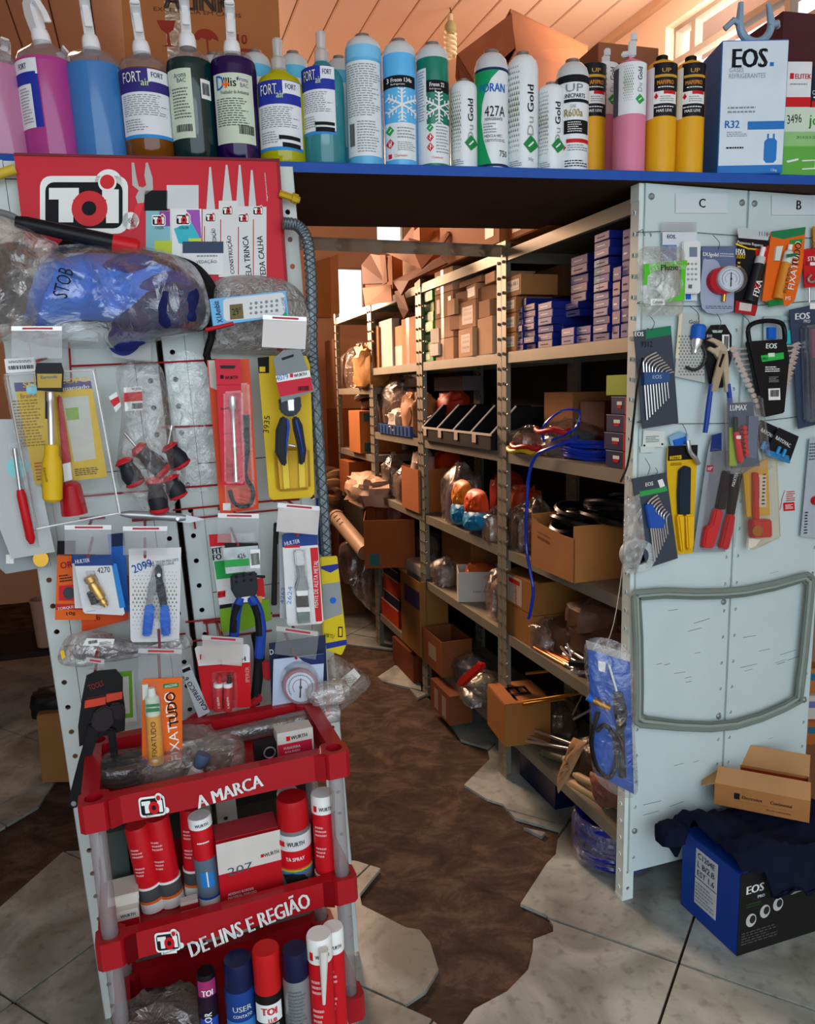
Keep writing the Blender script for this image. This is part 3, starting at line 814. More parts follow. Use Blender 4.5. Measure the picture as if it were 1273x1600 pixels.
def sprayer(c,y_neck,y_top,kind,tilt=0.0,yaw=0.0):
    k=c.k;h=(y_neck - y_top) *k;z0=c.z(y_neck)
    if kind == 'pump':
        r=empty_part('spray_pump',c.root)
        mb=MB();mb.lathe([(0.016,z0 - 0.004),(0.016,z0 +h*0.34),(0.011,z0 +h*0.42),(0.011,z0 +h*0.46)],18);obj('collar',mb,CLEARCAP,r)
        mb=MB();mb.lathe([(0.0075,z0 +h*0.4),(0.0105,z0 +h*0.45),(0.0115,z0 +h*0.95),(0.009,z0 +h)],18);obj('cap',mb,CLEARCAP,r)
        return
    r=empty_part('trigger_sprayer',c.root);r.location=(0,0,z0);r.rotation_euler=(0,tilt,yaw)
    mb=MB();mb.lathe([(0.0185,-0.004),(0.0185,h*0.14),(0.016,h*0.26),(0.013,h*0.30)],20);obj('collar',mb,SPRAYW,r)
    # side outline of the head: nozzle to the front (-y)
    P=[(0.016,h*0.26),(0.020,h*0.62),(0.014,h*0.86),(-0.010,h*1.0),(-0.044,h*1.0),(-0.046,h*0.86),(-0.030,h*0.80),(-0.016,h*0.72),(-0.014,h*0.26)]
    mb=MB();n=len(P)
    for w_ in (-0.0105,0.0105): mb.v += [(w_,a,b) for a,b in P]
    mb.f=[tuple(range(n))[::-1],tuple(range(n,2*n))] +[(i,(i +1) % n,n +(i +1) % n,n +i) for i in range(n)]
    obj('head',mb,SPRAYW,r,bevel=0.002)
    P=[(-0.020,h*0.80),(-0.030,h*0.78),(-0.042,h*0.52),(-0.046,h*0.30),(-0.040,h*0.29),(-0.030,h*0.54)]
    mb=MB();n=len(P)
    for w_ in (-0.007,0.007): mb.v += [(w_,a,b) for a,b in P]
    mb.f=[tuple(range(n))[::-1],tuple(range(n,2*n))] +[(i,(i +1) % n,n +(i +1) % n,n +i) for i in range(n)]
    obj('trigger',mb,SPRAYW,r,bevel=0.001)
    mb=MB();mb.box(-0.009,0.009,-0.054,-0.045,h*0.87,h*0.99);obj('nozzle',mb,SPRAYW,r,bevel=0.0015)
def empty_part(name,parent):
    "a part that is itself split: its first piece carries the rest"
    o=bpy.data.objects.new(name,None);COL.objects.link(o);o.parent=parent;o.empty_display_size=0.01;return o
def bottle(label,cx,wpx,base,level,shoulder,neck,top,liq,kind='trigger',back=0.0,tilt=0.0,yaw=0.0):
    c=Can('spray_bottle',label,'bottle',cx,wpx,base,back,SG)
    base=c.base;L=[(0.0,base),(0.90,base),(1.0,base - 5),(1.0,shoulder +25),(1.0,shoulder +8)]
    S=[(1.0,shoulder +8),(0.96,shoulder - 2),(0.82,shoulder - 14*wpx/80),(0.52,neck +10),(0.34,neck +3),(0.32,neck)]
    full=L +S
    lo=[p for p in full if p[1] > level];hi=[p for p in full if p[1] <= level]
    i=len(lo);a,b=full[i - 1],full[i]
    t=(a[1] - level) /(a[1] - b[1]);cut=(a[0] +(b[0] - a[0]) *t,level)
    c.turn('liquid',lo +[cut,(0.0,level)],Mliquid(liq))
    mb=MB();mb.lathe([((r*c.R) +0.0006,c.z(y)) for r,y in [cut] +hi],28,cap=False);obj('bottle_shoulder',mb,PET,c.root,smooth=0.9)
    if kind: sprayer(c,neck +1,top,kind,tilt,yaw)
    return c
LBW=M('e4e9ee',0.5);LBB=M('2434a0',0.5);LBG=M('cddcc6',0.55);LBC=M('2b8fd8',0.5)
bottle('pale pink spray bottle without label, cut off at the left edge of the plank',10,88,243,112,108,84,42,'e79fcb',tilt=-0.1)
bottle('pale pink spray bottle behind, only its white trigger showing at far left',28,70,238,122,118,100,76,'e79fcb',back=0.12,tilt=0.25)
c=bottle('magenta spray bottle with a label turned to its left side',90,88,242,103,102,68,3,'da52b2',tilt=-0.22,yaw=0.5)
c.patch('label',108,212,-44,-13,LBW);c.patch('label_band',132,212,-24,-13,LBB,0.0012);c.patch('label_band',128,146,-44,-16,LBB,0.0012)
c.text('FORT',-33,119,NAVY,w=16,h=8,bold=0.04);c.lines(-40,-26,150,205,12,GREY)
c=bottle('blue spray bottle without any label',163,84,243,110,106,78,10,'4d9fe8',tilt=-0.05)
bottle('clear spray bottle behind the magenta one, its white trigger lying tilted',105,60,236,120,122,104,82,'d9c4d6',back=0.13,tilt=0.9)
def fort(c,y0,y1,x0,x1,top='2434a0',name=True):
    h=y1 - y0;c.patch('label',y0,y1,x0,x1,LBW);c.patch('label_band',y0,y0 +h*0.34,x0,x1,M(top,0.5),0.0012)
    c.patch('label_band',y1 - h*0.05,y1,x0,x1,LBC,0.0012)
    c.patch('label_panel',y0 +1,y0 +h*0.19,x1 - (x1 - x0) *0.42,x1,LBW,0.0015)
    c.text('FORT',x1 - (x1 - x0) *0.22,y0 +h*0.09,NAVY,w=(x1 - x0) *0.28,h=h*0.07,bold=0.03,dr=0.0022)
    c.text('FORT',x0 +(x1 - x0) *0.24,y0 +h*0.13,INK,w=(x1 - x0) *0.44,h=h*0.15,bold=0.06,dr=0.0021);c.text('FORT',x0 +(x1 - x0) *0.24,y0 +h*0.13,WHITE,w=(x1 - x0) *0.43,h=h*0.14,bold=0.0,dr=0.0026)
    c.text('air',x0 +(x1 - x0) *0.52,y0 +h*0.21,M('bcd8a0'),w=(x1 - x0) *0.2,h=h*0.09,bold=0.02,dr=0.0026)
    c.lines(x0 +3,x1 - 3,y0 +h*0.37,y0 +h*0.68,10,GREY,seed=4);c.lines(x0 +3,x0 +(x1 - x0) *0.5,y0 +h*0.72,y0 +h*0.9,5,GREY,seed=5)
c=bottle('amber spray bottle with a white and purple label',238,78,245,119,113,84,22,'9a5a10',tilt=-0.06)
fort(c,121,227,-36,34,'352a7c')
c=bottle('dark green spray bottle with a pale green paper label',308,70,247,101,104,73,11,'063f40',tilt=0.0)
c.patch('label',120,226,-33,1,LBG);c.text('Aroma',-16,130,NAVY,w=20,h=7,rot=4);c.text('BAC',-14,138,NAVY,w=14,h=6);c.lines(-28,-2,148,196,10,M('55605a',0.6));c.bars(-26,-3,205,216)
c.patch('sticker',134,164,14,28,WHITE);c.bars(16,26,140,158)
c=bottle('deep purple spray bottle with a pale green paper label',374,70,250,100,104,84,22,'2a0e62',tilt=0.02)
c.patch('label',127,234,-30,27,LBG);c.text('D',-21,141,BLUE,h=20,w=13,bold=0.02);c.text("'llis'",-5,141,INK,w=22,h=13,bold=0.02);c.text('Aroma',13,136,M('6b2a8a'),w=18,h=6,rot=-4);c.text('BAC',15,145,M('6b2a8a'),w=13,h=6)
c.text('Finalizador de Ambiental',0,156,INK,w=44,h=5);c.lines(-27,22,164,208,12,M('55605a',0.6),seed=3);c.bars(3,25,206,220)
c.shape('logo_cross',[[(-18,143),(-14,143),(-14,139),(-11,139),(-11,143),(-7,143),(-7,146),(-11,146),(-11,150),(-14,150),(-14,146),(-18,146)]],ORANGE,0.0022)
c=bottle('bright yellow bottle with a short clear pump and a blue label',443,72,252,112,138,109,65,'e2e010','pump')
fort(c,138,245,-33,31)
c.shape('black_boxes',[[(-5,222),(27,224),(27,230),(-5,228)],[(0,233),(27,235),(27,242),(0,240)]],INK,0.002)
c=bottle('turquoise bottle with a short clear pump and a blue label',509,64,258,96,126,96,54,'3fa9b4','pump')
fort(c,115,219,-32,18)
c.shape('black_boxes',[[(-14,200),(16,201),(16,206),(-14,205)],[(-13,208),(16,209),(16,216),(-13,215)]],INK,0.002)

CG='gas cans standing in a row on the plank'
CW=M('dfe8ea',0.3,0,0.04,coat=0.3);DOME=M('cfd8dc',0.28,0.15);RIM=M('9aa0a2',0.3,0.8)
def can(label,cx,wpx,base,shoulder,top,body,back=0.0,dome=None,name='gas_can',cat='can',lean=None):
    c=Can(name,label,cat,cx,wpx,base,back,CG,lean)
    base=c.base;c.turn('body',[(0.0,base),(0.95,base),(1.0,base - 3),(1.0,shoulder)],body)
    hh=shoulder - top
    c.turn('dome',[(1.0,shoulder),(0.985,shoulder - hh*0.3),(0.87,shoulder - hh*0.62),(0.62,shoulder - hh*0.86),(0.36,shoulder - hh*0.96),(0.0,shoulder - hh*0.96)],dome or DOME)
    c.turn('valve_rim',[(0.40,top +hh*0.06),(0.44,top +1),(0.42,top - 3),(0.36,top - 3),(0.34,top),(0.0,top)],RIM)
    return c
def snow(c,x,y,r,mat):
    P=[]
    for k in range(6):
        a=math.radians(60*k +90);ca,sa=math.cos(a),math.sin(a)
        def q(l,t): return (x +(ca*l - sa*t) *r,y +(sa*l +ca*t) *r)
        P.append([q(0,-0.06),q(1,-0.06),q(1,0.06),q(0,0.06)])
        for l in (0.38,0.62,0.85):
            for s in (-1,1):
                P.append([q(l,0),q(l +0.05,0),q(l +0.22,s*0.24 - s*0.02),q(l +0.14,s*0.26)])
    c.shape('snowflake',P,mat,0.0017)
def diamond(c,x,y,r,mat=GREEN,name='hazard_diamond'):
    c.shape(name,[[(x,y - r),(x +r*0.8,y),(x,y +r),(x - r*0.8,y)]],mat,0.0018)
    c.shape(name +'_mark',[[(x - r*0.3,y +r*0.25),(x +r*0.25,y - r*0.35),(x +r*0.35,y - r*0.2),(x - r*0.15,y +r*0.35)]],WHITE,0.0022)
def goldtri(c,x0,x1,y0,y1,n=6,rows=18):
    P=[];dx=(x1 - x0) /n;dy=(y1 - y0) /rows
    for j in range(rows):
        f_=1 - abs(j/rows - 0.45) *1.2
        for i in range(n):
            a=x0 +dx*(i +0.5*(j % 2));b=y0 +dy*j;s=0.42*max(0.25,f_)
            P.append([(a,b - dy*s*1.3),(a +dx*s,b +dy*s),(a - dx*s,b +dy*s)])
    return tag(c.shape('triangle_pattern',P,M('8a8466',0.4,0.5)),kind='stuff')
c=can('large light blue gas can wrapped in a plain white text label',572,55,263,84,60,M('5fb7e0',0.35,coat=0.3))
c.patch('label',105,251,-26,25,CW);c.lines(-24,24,109,190,22,GREY,seed=2);c.lines(-12,22,196,246,12,GREY,seed=6);c.bars(-23,-16,200,235)
c.turn('blue_collar',[(1.0,100),(1.0,84),(0.99,80)],M('79c4ec',0.35),dr=0.0005)
c=can('light blue gas can with a snowflake and a black band',627,51,267,92,67,M('5ab8ee',0.35,coat=0.3))
c.patch('black_band',127,145,-25,23,INK);c.text('Freon 134a',3,134,WHITE,w=34,h=6,bold=0.03);c.text('Refrigerant',-3,141,WHITE,w=22,h=3.4);c.text('3',-18,134,WHITE,h=7,bold=0.05)
snow(c,3,172,25,WHITE);c.patch('white_panel',199,256,-25,23,CW);diamond(c,-16,211,8);diamond(c,-16,231,8,RED);diamond(c,-16,231,6,WHITE)
c.lines(-5,22,205,224,4,GREY);c.lines(-5,22,228,243,5,GREY,seed=8);c.shape('logo_mark',[[(-19,247),(-14,247),(-14,254),(-19,254)]],RED);c.text('Chemours',0,250,RED,w=20,h=4)
c=can('green gas can with a snowflake and a black band',678,50,270,98,72,M('0c7a64',0.35,coat=0.3))
c.patch('white_strip',115,262,-25,-10,CW);c.patch('black_band',134,152,-10,24,INK,0.001);c.text('Freon 22',7,141,WHITE,w=24,h=6,bold=0.03);c.text('Refrigerant',4,148,WHITE,w=18,h=3);snow(c,9,176,24,WHITE)
c.patch('white_panel',201,262,-25,24,CW,0.001);diamond(c,-5,207,7);diamond(c,-5,222,7,RED);diamond(c,-5,222,5,WHITE);diamond(c,-5,237,7,RED);diamond(c,-5,237,5,WHITE);c.lines(4,23,203,247,9,GREY)
c.lines(-22,-12,118,196,18,GREY,seed=9);c.text('Chemours',6,253,RED,w=18,h=3.6)
def dugold(label,cx,w,base,sh,top,y0):
    c=can(label,cx,w,base,sh,top,CW,dome=CW)
    goldtri(c,-w*0.42,-w*0.08,y0,base - 25,5,17)
    c.text('Du',w*0.26,sh +(base - sh) *0.55,M('9a9c98'),h=w*0.22,w=(base - sh) *0.17,rot=90,bold=0.0);c.text('Gold',w*0.26,sh +(base - sh) *0.28,INK,h=w*0.22,w=(base - sh) *0.25,rot=90,bold=0.02)
    diamond(c,w*0.26,base - 42,w*0.29,M('17843f'));c.lines(-w*0.4,0,base - 18,base - 8,3,GREY);return c
dugold('small white can with gold triangles, left of the green crescent can',725,42,271,142,128,150)
c=can('white gas can with a green crescent and the number 427A',768,52,273,116,84,CW)
c.shape('green_crescent',[[(-25.5,119),(12,119),(0,132),(-8,148),(-14,170),(-15.5,195),(-12,225),(-5,250),(2,268),(-25.5,268)]],M('0f9a5e',0.35),0.0009)
c.turn('navy_ring',[(1.0,119),(1.0,115)],NAVY,dr=0.0012);c.turn('navy_ring',[(1.0,267),(1.0,263)],NAVY,dr=0.0012)
c.text('FORAN',2,146,BLUE,w=42,h=12,bold=0.03);c.text('427A',6,182,INK,w=33,h=15);c.text('REFRIGERANTE',4,194,INK,w=28,h=4);c.lines(-12,8,199,216,4,GREY);c.text('MESCLA HFC',3,220,INK,w=28,h=4);c.text('SUBSTITUTO DO R22',6,227,INK,w=33,h=4);c.text('750',18,247,INK,w=15,h=9)
c=dugold('tall white can with gold triangles beside the 427A can',816,48,274,118,87,112);c.text('50g',13,256,GREY,w=9,h=6)
dugold('small white can with gold triangles, right of the tall gold-triangle can',860,41,275,147,133,150)
c=can('white gas can with a black ring and R600a printed in gold',892,51,276,130,98,CW)
c.turn('black_ring',[(1.0,137),(1.0,130),(0.99,126)],INK,dr=0.0012);c.text('UP',4,146,M('7e8487'),w=27,h=11,bold=-0.01);c.text('UNICPARTS',4,158,INK,w=36,h=6,bold=0.02);c.patch('black_band',163,168,-12,25,INK);c.text('GAS',2,174,GREY,w=9,h=5);c.text('R600a',3,184,M('9a8a3a',0.4,0.4),w=29,h=11,bold=0.02)
c.patch('black_band',195,216,-12,24,INK);c.lines(-6,16,197,214,5,WHITE);c.patch('red_band',224,230,-8,25,RED);c.lines(-6,24,232,243,3,GREY);c.lines(-10,24,256,268,3,INK)
diamond(c,-12,237,5,RED)
YC=M('e2a81c',0.4,0,0.06);PK_=M('d8809c',0.4,0,0.06);BLKL=M('14151a',0.4)
def torch(label,cx,w,base,sh,top,mat,lab,back=0.0,neck=None):
    c=Can('fuel_cylinder',label,'canister',cx,w,base,back,'fuel cylinders on the plank',0.0)
    base=c.base;c.turn('body',[(0.0,base),(0.96,base),(1.0,base - 4),(1.0,sh +6),(0.97,sh),(0.86,sh - 5),(0.6,sh - 9),(0.33,sh - 11),(0.33,sh - 13),(0.0,sh - 13)],mat)
    if lab == 'up':
        c.patch('white_strip',112,190,-w*0.5,-w*0.22,CW,0.0008)
        c.patch('label',107,188,-w*0.26,w*0.49,BLKL);c.text('UP',w*0.16,119,M('b8923a',0.4),w=14,h=6,bold=0.02);c.patch('gold_band',125,129,-w*0.2,w*0.47,M('c79a2a',0.4),0.0012)
        c.text('MAP//PRO',w*0.14,137,M('d8902a',0.4),w=26,h=6,bold=0.03);c.lines(-w*0.1,w*0.4,142,146,1,WHITE);c.patch('warning_panel',150,169,-w*0.24,w*0.46,WHITE,0.0013);c.patch('warning_band',150,155,w*0.08,w*0.44,RED,0.0016);c.lines(-w*0.02,w*0.4,157,167,3,GREY,dr=0.002)
        c.shape('warning_mark',[[(-7,152),(-4,158),(-7,162),(-10,158)]],RED,0.002);c.lines(-w*0.2,w*0.4,172,176,1,WHITE);c.text('MAIS LEVE',w*0.12,180,WHITE,w=24,h=4,bold=0.02)
        c.turn('valve_cap',[(0.30,sh - 12),(0.38,sh - 12),(0.38,top),(0.34,top - 1),(0.0,top - 1)],BLACK,20)
    else:
        c.patch('label',106,185,-w*0.49,w*0.49,CW);c.patch('navy_strip',112,185,-w*0.49,-w*0.34,M('4a4f5e',0.5),0.0012);goldtri(c,-w*0.18,w*0.12,112,168,5,14)
        c.text('Gold',w*0.30,124,INK,w=18,h=8,rot=90,bold=0.02);c.text('Du',w*0.30,145,GREY,w=12,h=8,rot=90);diamond(c,w*0.3,163,8)
        c.turn('stem',[(0.14,sh - 12),(0.14,sh - 20)],mat,14)
        mb=MB();z0=c.z(sh - 17);k=c.k
        mb.box(-4*k,8*k,-0.008,0.008,z0,z0 +24*k);mb.box(-1*k,9*k,-0.008,0.008,z0 +22*k,z0 +34*k);mb.box(-14*k,2*k,-0.006,0.006,z0 +2*k,z0 +10*k)
        obj('burner_head',mb,Mclear('dfe9ec',0.75,0.15,0.2),c.root,bevel=0.003)
    return c
torch('yellow fuel cylinder standing behind the R600a can',922,44,274,122,112,YC,'up',back=0.10)
torch('pink fuel cylinder standing behind, between the R600a can and the front pink one',941,42,274,132,100,PK_,'du',back=0.16)
torch('yellow fuel cylinder farthest back, a sliver left of the front pink cylinder',952,34,273,148,138,YC,'up',back=0.26)
torch('pink fuel cylinder with a clear burner head in the front row',981,49,275,108,70,PK_,'du')
torch('yellow fuel cylinder with a black label, next to the pink one',1029,47,276,108,90,YC,'up');torch('yellow fuel cylinder with a black label, next to the blue and white carton',1073,45,277,109,91,YC,'up')
for cx,w_,t,lb in ((342,46,88,'light blue can behind the purple bottle'),(406,46,84,'light blue can behind, between the purple and yellow bottles'),(464,46,86,'light blue can behind, between the yellow and turquoise bottles'),(534,42,93,'light blue can behind the turquoise bottle')):
    c=can(lb,cx,w_,238,t +24,t,M('62bfe8',0.35),back=0.13,lean=0.0);c.patch('label',t +44,235,-22,22,CW)

# cartons standing on the plank (upright boxes: photo columns of the front face, rows of top and base)
class Carton:
    def __init__(s,label,x0,x1,ytop,base,back,depth,yaw,mat,name='carton',cat='box',group=None,side=None,bev=0.0015):
        p0=KF.at(x0,base,-back - 0.012);k=dep(p0) /F;u=(p0 - KF.o).dot(KD)
        q=KF.o +KD*u +KB*(0.012 +back);q.z=PLANK_Z +0.0018
        s.root=empty(name,label,cat,Matrix.Translation(q) @ Matrix.Rotation(yaw,4,'Z') @ KF.R,group)
        k=dep(q) /F;base=proj(q)[1];s.kv=vk(q);s.k=k;s.w=(x1 - x0) *k;s.h=(base - ytop) *s.kv;s.x0=x0;s.base=base;s.kx=s.w/(x1 - x0)
        mb=MB();mb.box(0,s.w,0,depth,0,s.h);o=obj('box_body',mb,mat,s.root,bevel=bev)
    def q(s,x,y): return ((x - s.x0) *s.kx,(s.base - y) *s.kv)
    def rect(s,name,x0,y0,x1,y1,mat,y=0.0006):
        a=s.q(x0,y1);b=s.q(x1,y0);mb=MB();mb.box(a[0],b[0],-y,0,a[1],b[1]);return obj(name,mb,mat,s.root,smooth=0)
    def text(s,body,x,y,mat,w=None,h=None,rot=0,bold=0.0,d=0.0012):
        a=s.q(x,y);return lettering(s.root,body,a[0],a[1],mat,w*s.kx if w else None,h*s.k if h else None,bold,rot,-d)
    def poly(s,name,pts,mat,d=0.0008):
        mb=MB();mb.prism([s.q(*p) for p in pts],0,-d);return obj(name,mb,mat,s.root,smooth=0)
    def lines(s,x0,y0,x1,y1,n,mat,seed=1):
        a=s.q(x0,y1);b=s.q(x1,y0);return print_lines(s.root,a[0],b[0],a[1],b[1],n,mat,-0.0012,seed=seed)
EB=M('1d73c0',0.45);EW=M('cfe0ea',0.45)
c=Carton('white and blue refrigerant carton marked R32, under the grey clamp',1120,1222,64,279,0.0,0.16,-0.16,EB)
c.rect('white_face',1121,66,1221,259,EW);c.text('EOS',1163,92,INK,w=55,h=27,bold=0.06);c.rect('dot',1194,99,1200,105,EB,0.0012)
c.text('GASES',1143,110,GREY,w=22,h=6.5);c.text('REFRIGERANTES',1160,119,GREY,w=56,h=7);c.text('R32',1140,194,EB,w=23,h=11,bold=0.04);c.rect('blue_bar',1164,190,1221,203,EB,0.001);c.lines(1132,205,1165,214,3,GREY);c.lines(1132,228,1160,234,1,INK);c.lines(1132,165,1176,178,2,GREY)
c.poly('cylinder_mark',[(1191,251),(1191,222),(1196,217),(1207,217),(1211,222),(1211,251),(1207,256),(1195,256)],EB);c.poly('cylinder_mark',[(1195,217),(1195,210),(1198,210),(1198,217)],EB);c.poly('cylinder_mark',[(1204,217),(1204,210),(1207,210),(1207,217)],EB);c.text('13kg',1208,268,EW,w=9,h=5)
r32=c
c=Carton('bright green carton with 3496 handwritten on it, at the right edge',1217,1300,167,283,0.03,0.2,-0.10,M('5fae45',0.5))
c.rect('pale_top',1217,167,1300,205,M('c9dcc9',0.5));c.rect('pale_mid',1217,205,1300,228,M('8fc47c',0.5));c.text('3496',1236,185,INK,w=23,h=13,rot=6);c.text('jo',1268,190,M('3f9a34'),h=20,bold=0.02);c.text('29.5 X 25 X 22 CM',1260,214,INK,w=38,h=4);c.poly('box_drawing',[(1227,251),(1246,247),(1246,250),(1229,254)],WHITE);c.poly('box_drawing',[(1252,250),(1275,249),(1275,264),(1253,265),(1253,263),(1273,262),(1273,251),(1252,252)],WHITE)
gb=c
def stacked(base_c,label,x0,x1,ytop,ybot,mat,depth,dx=0.0):
    "carton standing on top of another carton"
    s=Carton.__new__(Carton);s.k=base_c.k;s.kv=base_c.kv;s.kx=base_c.kx;s.x0=x0;s.base=ybot
    m=base_c.root.matrix_world.copy();bpy.context.view_layer.update();m=base_c.root.matrix_world
    a=base_c.q(x0,0)[0];s.w=(x1 - x0) *s.kx;s.h=(ybot - ytop) *s.kv
    s.root=empty('carton',label,'box',m @ Matrix.Translation((a,0.004 +dx,base_c.h +0.0012)));mb=MB();mb.box(0,s.w,0,depth,0,s.h);obj('box_body',mb,mat,s.root,bevel=0.0012);return s
s=stacked(gb,'small white carton with a red band on the green carton',1222,1262,95,166,M('dfe4e6',0.5),0.1);s.rect('red_band',1222,150,1262,165,RED);s.text('ELITEK',1248,118,RED,w=26,h=7,bold=0.03);s.rect('logo_mark',1227,113,1233,122,RED);s.lines(1228,128,1256,132,1,GREY)
s=stacked(gb,'small navy carton at the right edge on the green carton',1263,1300,102,166,M('1b2438',0.5),0.09);s.text('CAPACITOR',1280,143,WHITE,w=32,h=6);s.rect('logo_mark',1264,156,1272,166,RED);s.lines(1266,148,1290,153,1,WHITE)
Carton('tall dark maroon carton standing behind the small white and red one',1212,1300,22,240,0.24,0.15,0.05,M('4a2328',0.6))
# big carton behind the bottles
c=Carton('large brown carton behind the spray bottles, printed with a red glass and umbrella',207,442,-185,240,0.30,0.22,0.06,Mcard('a5673a'))
RI=M('8e2c1e',0.7);DK=M('3d3128',0.7)
c.text('ALINK',320,-3,DK,w=105,h=26,bold=0.07);c.text('EXCELÊNCIA EM CABOS',318,13,DK,w=130,h=7)
c.poly('red_glass',[(256,31),(284,29),(280,44),(273,49),(275,67),(284,69),(262,70),(270,67),(270,50),(262,45)],RI)
c.poly('red_umbrella',[(310,54)] +[(328 - 19*math.cos(math.pi*t/10),56 - 18*math.sin(math.pi*t/10)) for t in range(11)] +[(338,52),(333,56),(331,54),(331,72),(335,76),(339,72),(341,73),(337,79),(329,77),(328,54),(321,52),(316,57)],RI)
c.text('10',383,50,RI,w=16,h=14,bold=0.05);c.rect('red_bars',373,64,397,69,RI);c.rect('red_bars',373,72,397,77,RI);c.rect('red_bars',373,80,397,84,RI)
mb=MB();mb.box(0.10,0.16,-0.0006,0,0.0,c.h);obj('tape',mb,Mclear('d8b58a',0.35,0.2,0.15,0.4),c.root)
# grey-blue horseshoe clamp hanging over the carton edge
p=KF.at(1178,80,-0.02);mb=MB();k=dep(p) /F;P=[V((30*k*math.cos(math.radians(a)) *0.9,0,27*k +27*k*math.sin(math.radians(a)) )) for a in range(150,391,12)]
P=[V((-26*k,0,56*k))] +[V((27*k*math.cos(math.radians(a)),0,28*k +27*k*math.sin(math.radians(a)))) for a in range(172,369,12)] +[V((20*k,0,57*k))]
mb.tube(P,[4*k] +[6*k] *(len(P) - 2) +[3.5*k],10)
cl=empty('pipe_clamp','grey-blue horseshoe clamp resting on the white and blue carton','clamp',Matrix.Translation(V((p.x,p.y,PLANK_Z +r32.h +0.004)) - V((0,0,0))) @ KF.R)
obj('jaw',mb,M('86a3ba',0.45,0.1),cl)
for sx in (-1,1):
    mb=MB();mb.tube([V((sx*27*k,0,26*k)),V((sx*37*k,0.0,30*k)),V((sx*(48 if sx < 0 else 42) *k,0.01,(20 if sx < 0 else 28) *k))],[5.5*k,5*k,4.5*k],10);obj('lug',mb,M('86a3ba',0.45,0.1),cl)
# open carton lying on its side behind the cans
def P3(x,y,d): return CAM +ray(x,y) *d
def skin(name,quads,mat,parent=None,thick=0.004):
    mb=MB()
    for Q in quads:
        n_=(Q[1] - Q[0]).cross(Q[2] - Q[0]).normalized();k=len(Q)
        mb.add(list(Q) +[p - n_*thick for p in Q],[tuple(range(k)),tuple(range(2*k - 1,k - 1,-1))] +[(i,k +i,k +(i +1) % k,(i +1) % k) for i in range(k)])
    return obj(name,mb,mat,parent,smooth=0)
oc=empty('open_carton','brown carton with torn open flaps lying behind the white cans','box',Matrix.Identity(4))
A,B_,C_,D_=P3(797,14,2.50),P3(806,78,2.42),P3(742,200,2.36),P3(726,140,2.46)
A2,B2,C2,D2=P3(918,72,3.0),P3(918,112,2.94),P3(880,235,2.90),P3(860,150,3.0)
CB=Mcard('8f5232')
skin('side_face',[(A,B_,B2,A2)],Mcard('9c5a37'),oc);skin('under_face',[(B_,C_,C2,B2)],CB,oc);skin('top_face',[(D_,A,A2,D2)],CB,oc);skin('back_face',[(C_,D_,D2,C2)],CB,oc);skin('end_face',[(A2,B2,C2,D2)],CB,oc)
skin('flap',[(P3(799,22,2.43),P3(803,76,2.40),P3(742,132,2.34),P3(714,86,2.38))],Mcard('9a5534'),oc);skin('flap',[(P3(714,86,2.38),P3(742,132,2.34),P3(722,150,2.36),P3(712,122,2.39))],Mcard('8a4a2c'),oc)
Carton('brown carton standing behind the pink cylinder',932,1036,68,240,0.28,0.2,0.1,Mcard('8f5a3c'))
# compact spiral lamp hanging from the ceiling
p=onz(703,12,CZ - 0.001);k=dep(p) /F
lamp=empty('spiral_lamp','spiral fluorescent lamp hanging from the plank ceiling','lamp',Matrix.Translation(p))
mb=MB();mb.tube([V((0,0,0)),V((0.004,0,-6*k)),V((0.002,0,-12*k))],0.003,6);obj('wire',mb,M('4a3a2c'),lamp)
mb=MB();mb.lathe([(0.012,-22*k),(0.012,-10*k)],16);obj('socket',mb,M('c8ad88',0.5),lamp)
mb=MB();mb.lathe([(0.016,-38*k),(0.026,-34*k),(0.026,-27*k),(0.014,-20*k)],20);obj('ballast',mb,M('a89a6a',0.5),lamp)
mb=MB();mb.tube([V((0.022*math.cos(t*0.5),0.022*math.sin(t*0.5),-38*k - t*36*k/60)) for t in range(61)],0.0065,8);obj('spiral_tube',mb,M('f0dcae',0.3),lamp)
# ------------------------------------------------------------------ left stand: what hangs on it
PINK=M('b0303c',0.45);REDW=M('9c1f28',0.4);DKBLUE=M('13245e',0.5);LBLUE=M('3f86d8',0.5);SILVER=M('a9adb0',0.35,0.7);OFFW=M('d9dcd8',0.55);DGREY=M('3a3f44',0.5)
def box_pts(x0,y0,x1,y1): return [(x0,y0),(x1,y0),(x1,y1),(x0,y1)]
# sign board
it=Item(LS,'brand_sign','red advertising board with a black and white emblem and printed sealant tubes','sign',235,340,0.020)
it.poly('board',[(22,241),(436,250),(449,442),(45,436)],0.004,M('c3152a',0.4,0,0.05));it.poly('edge_strip',[(431,250),(436,250),(449,442),(444,442)],0.0006,M('8d0f1d',0.4),0.004)
it.poly('top_rail',[(22,240),(436,249),(436,253),(22,244)],0.002,M('6d1420',0.4),0.004)
toi(it,63,266,217,366,0.005)
e=0.0004
def zs5(pts): return [(x/2.652,y/2.652 +230) for x,y in pts]
it.poly('printed_pliers',zs5([(545,66),(556,68),(566,130),(575,165),(592,170),(606,160),(598,120),(604,68),(612,66),(632,130),(634,178),(600,200),(596,232),(570,236),(562,208),(575,182),(548,160)]),e,M('b5b3b0',0.5),0.005)
it.poly('printed_pliers',zs5([(566,236),(596,232),(580,290),(560,340),(535,355),(548,290)]),e,M('e0303a',0.5),0.005)
def pr(nm,x0,y0,x1,y1,m,y=0.005): it.poly(nm,zs5(box_pts(x0,y0,x1,y1)),e,m,y)
pr('printed_can',598,182,694,266,INK);pr('printed_can',604,266,712,450,M('7fb8c0'));pr('printed_can',660,268,704,330,M('8a3c9a'),0.0054);pr('printed_can',640,390,712,450,M('b7c93a'),0.0054)
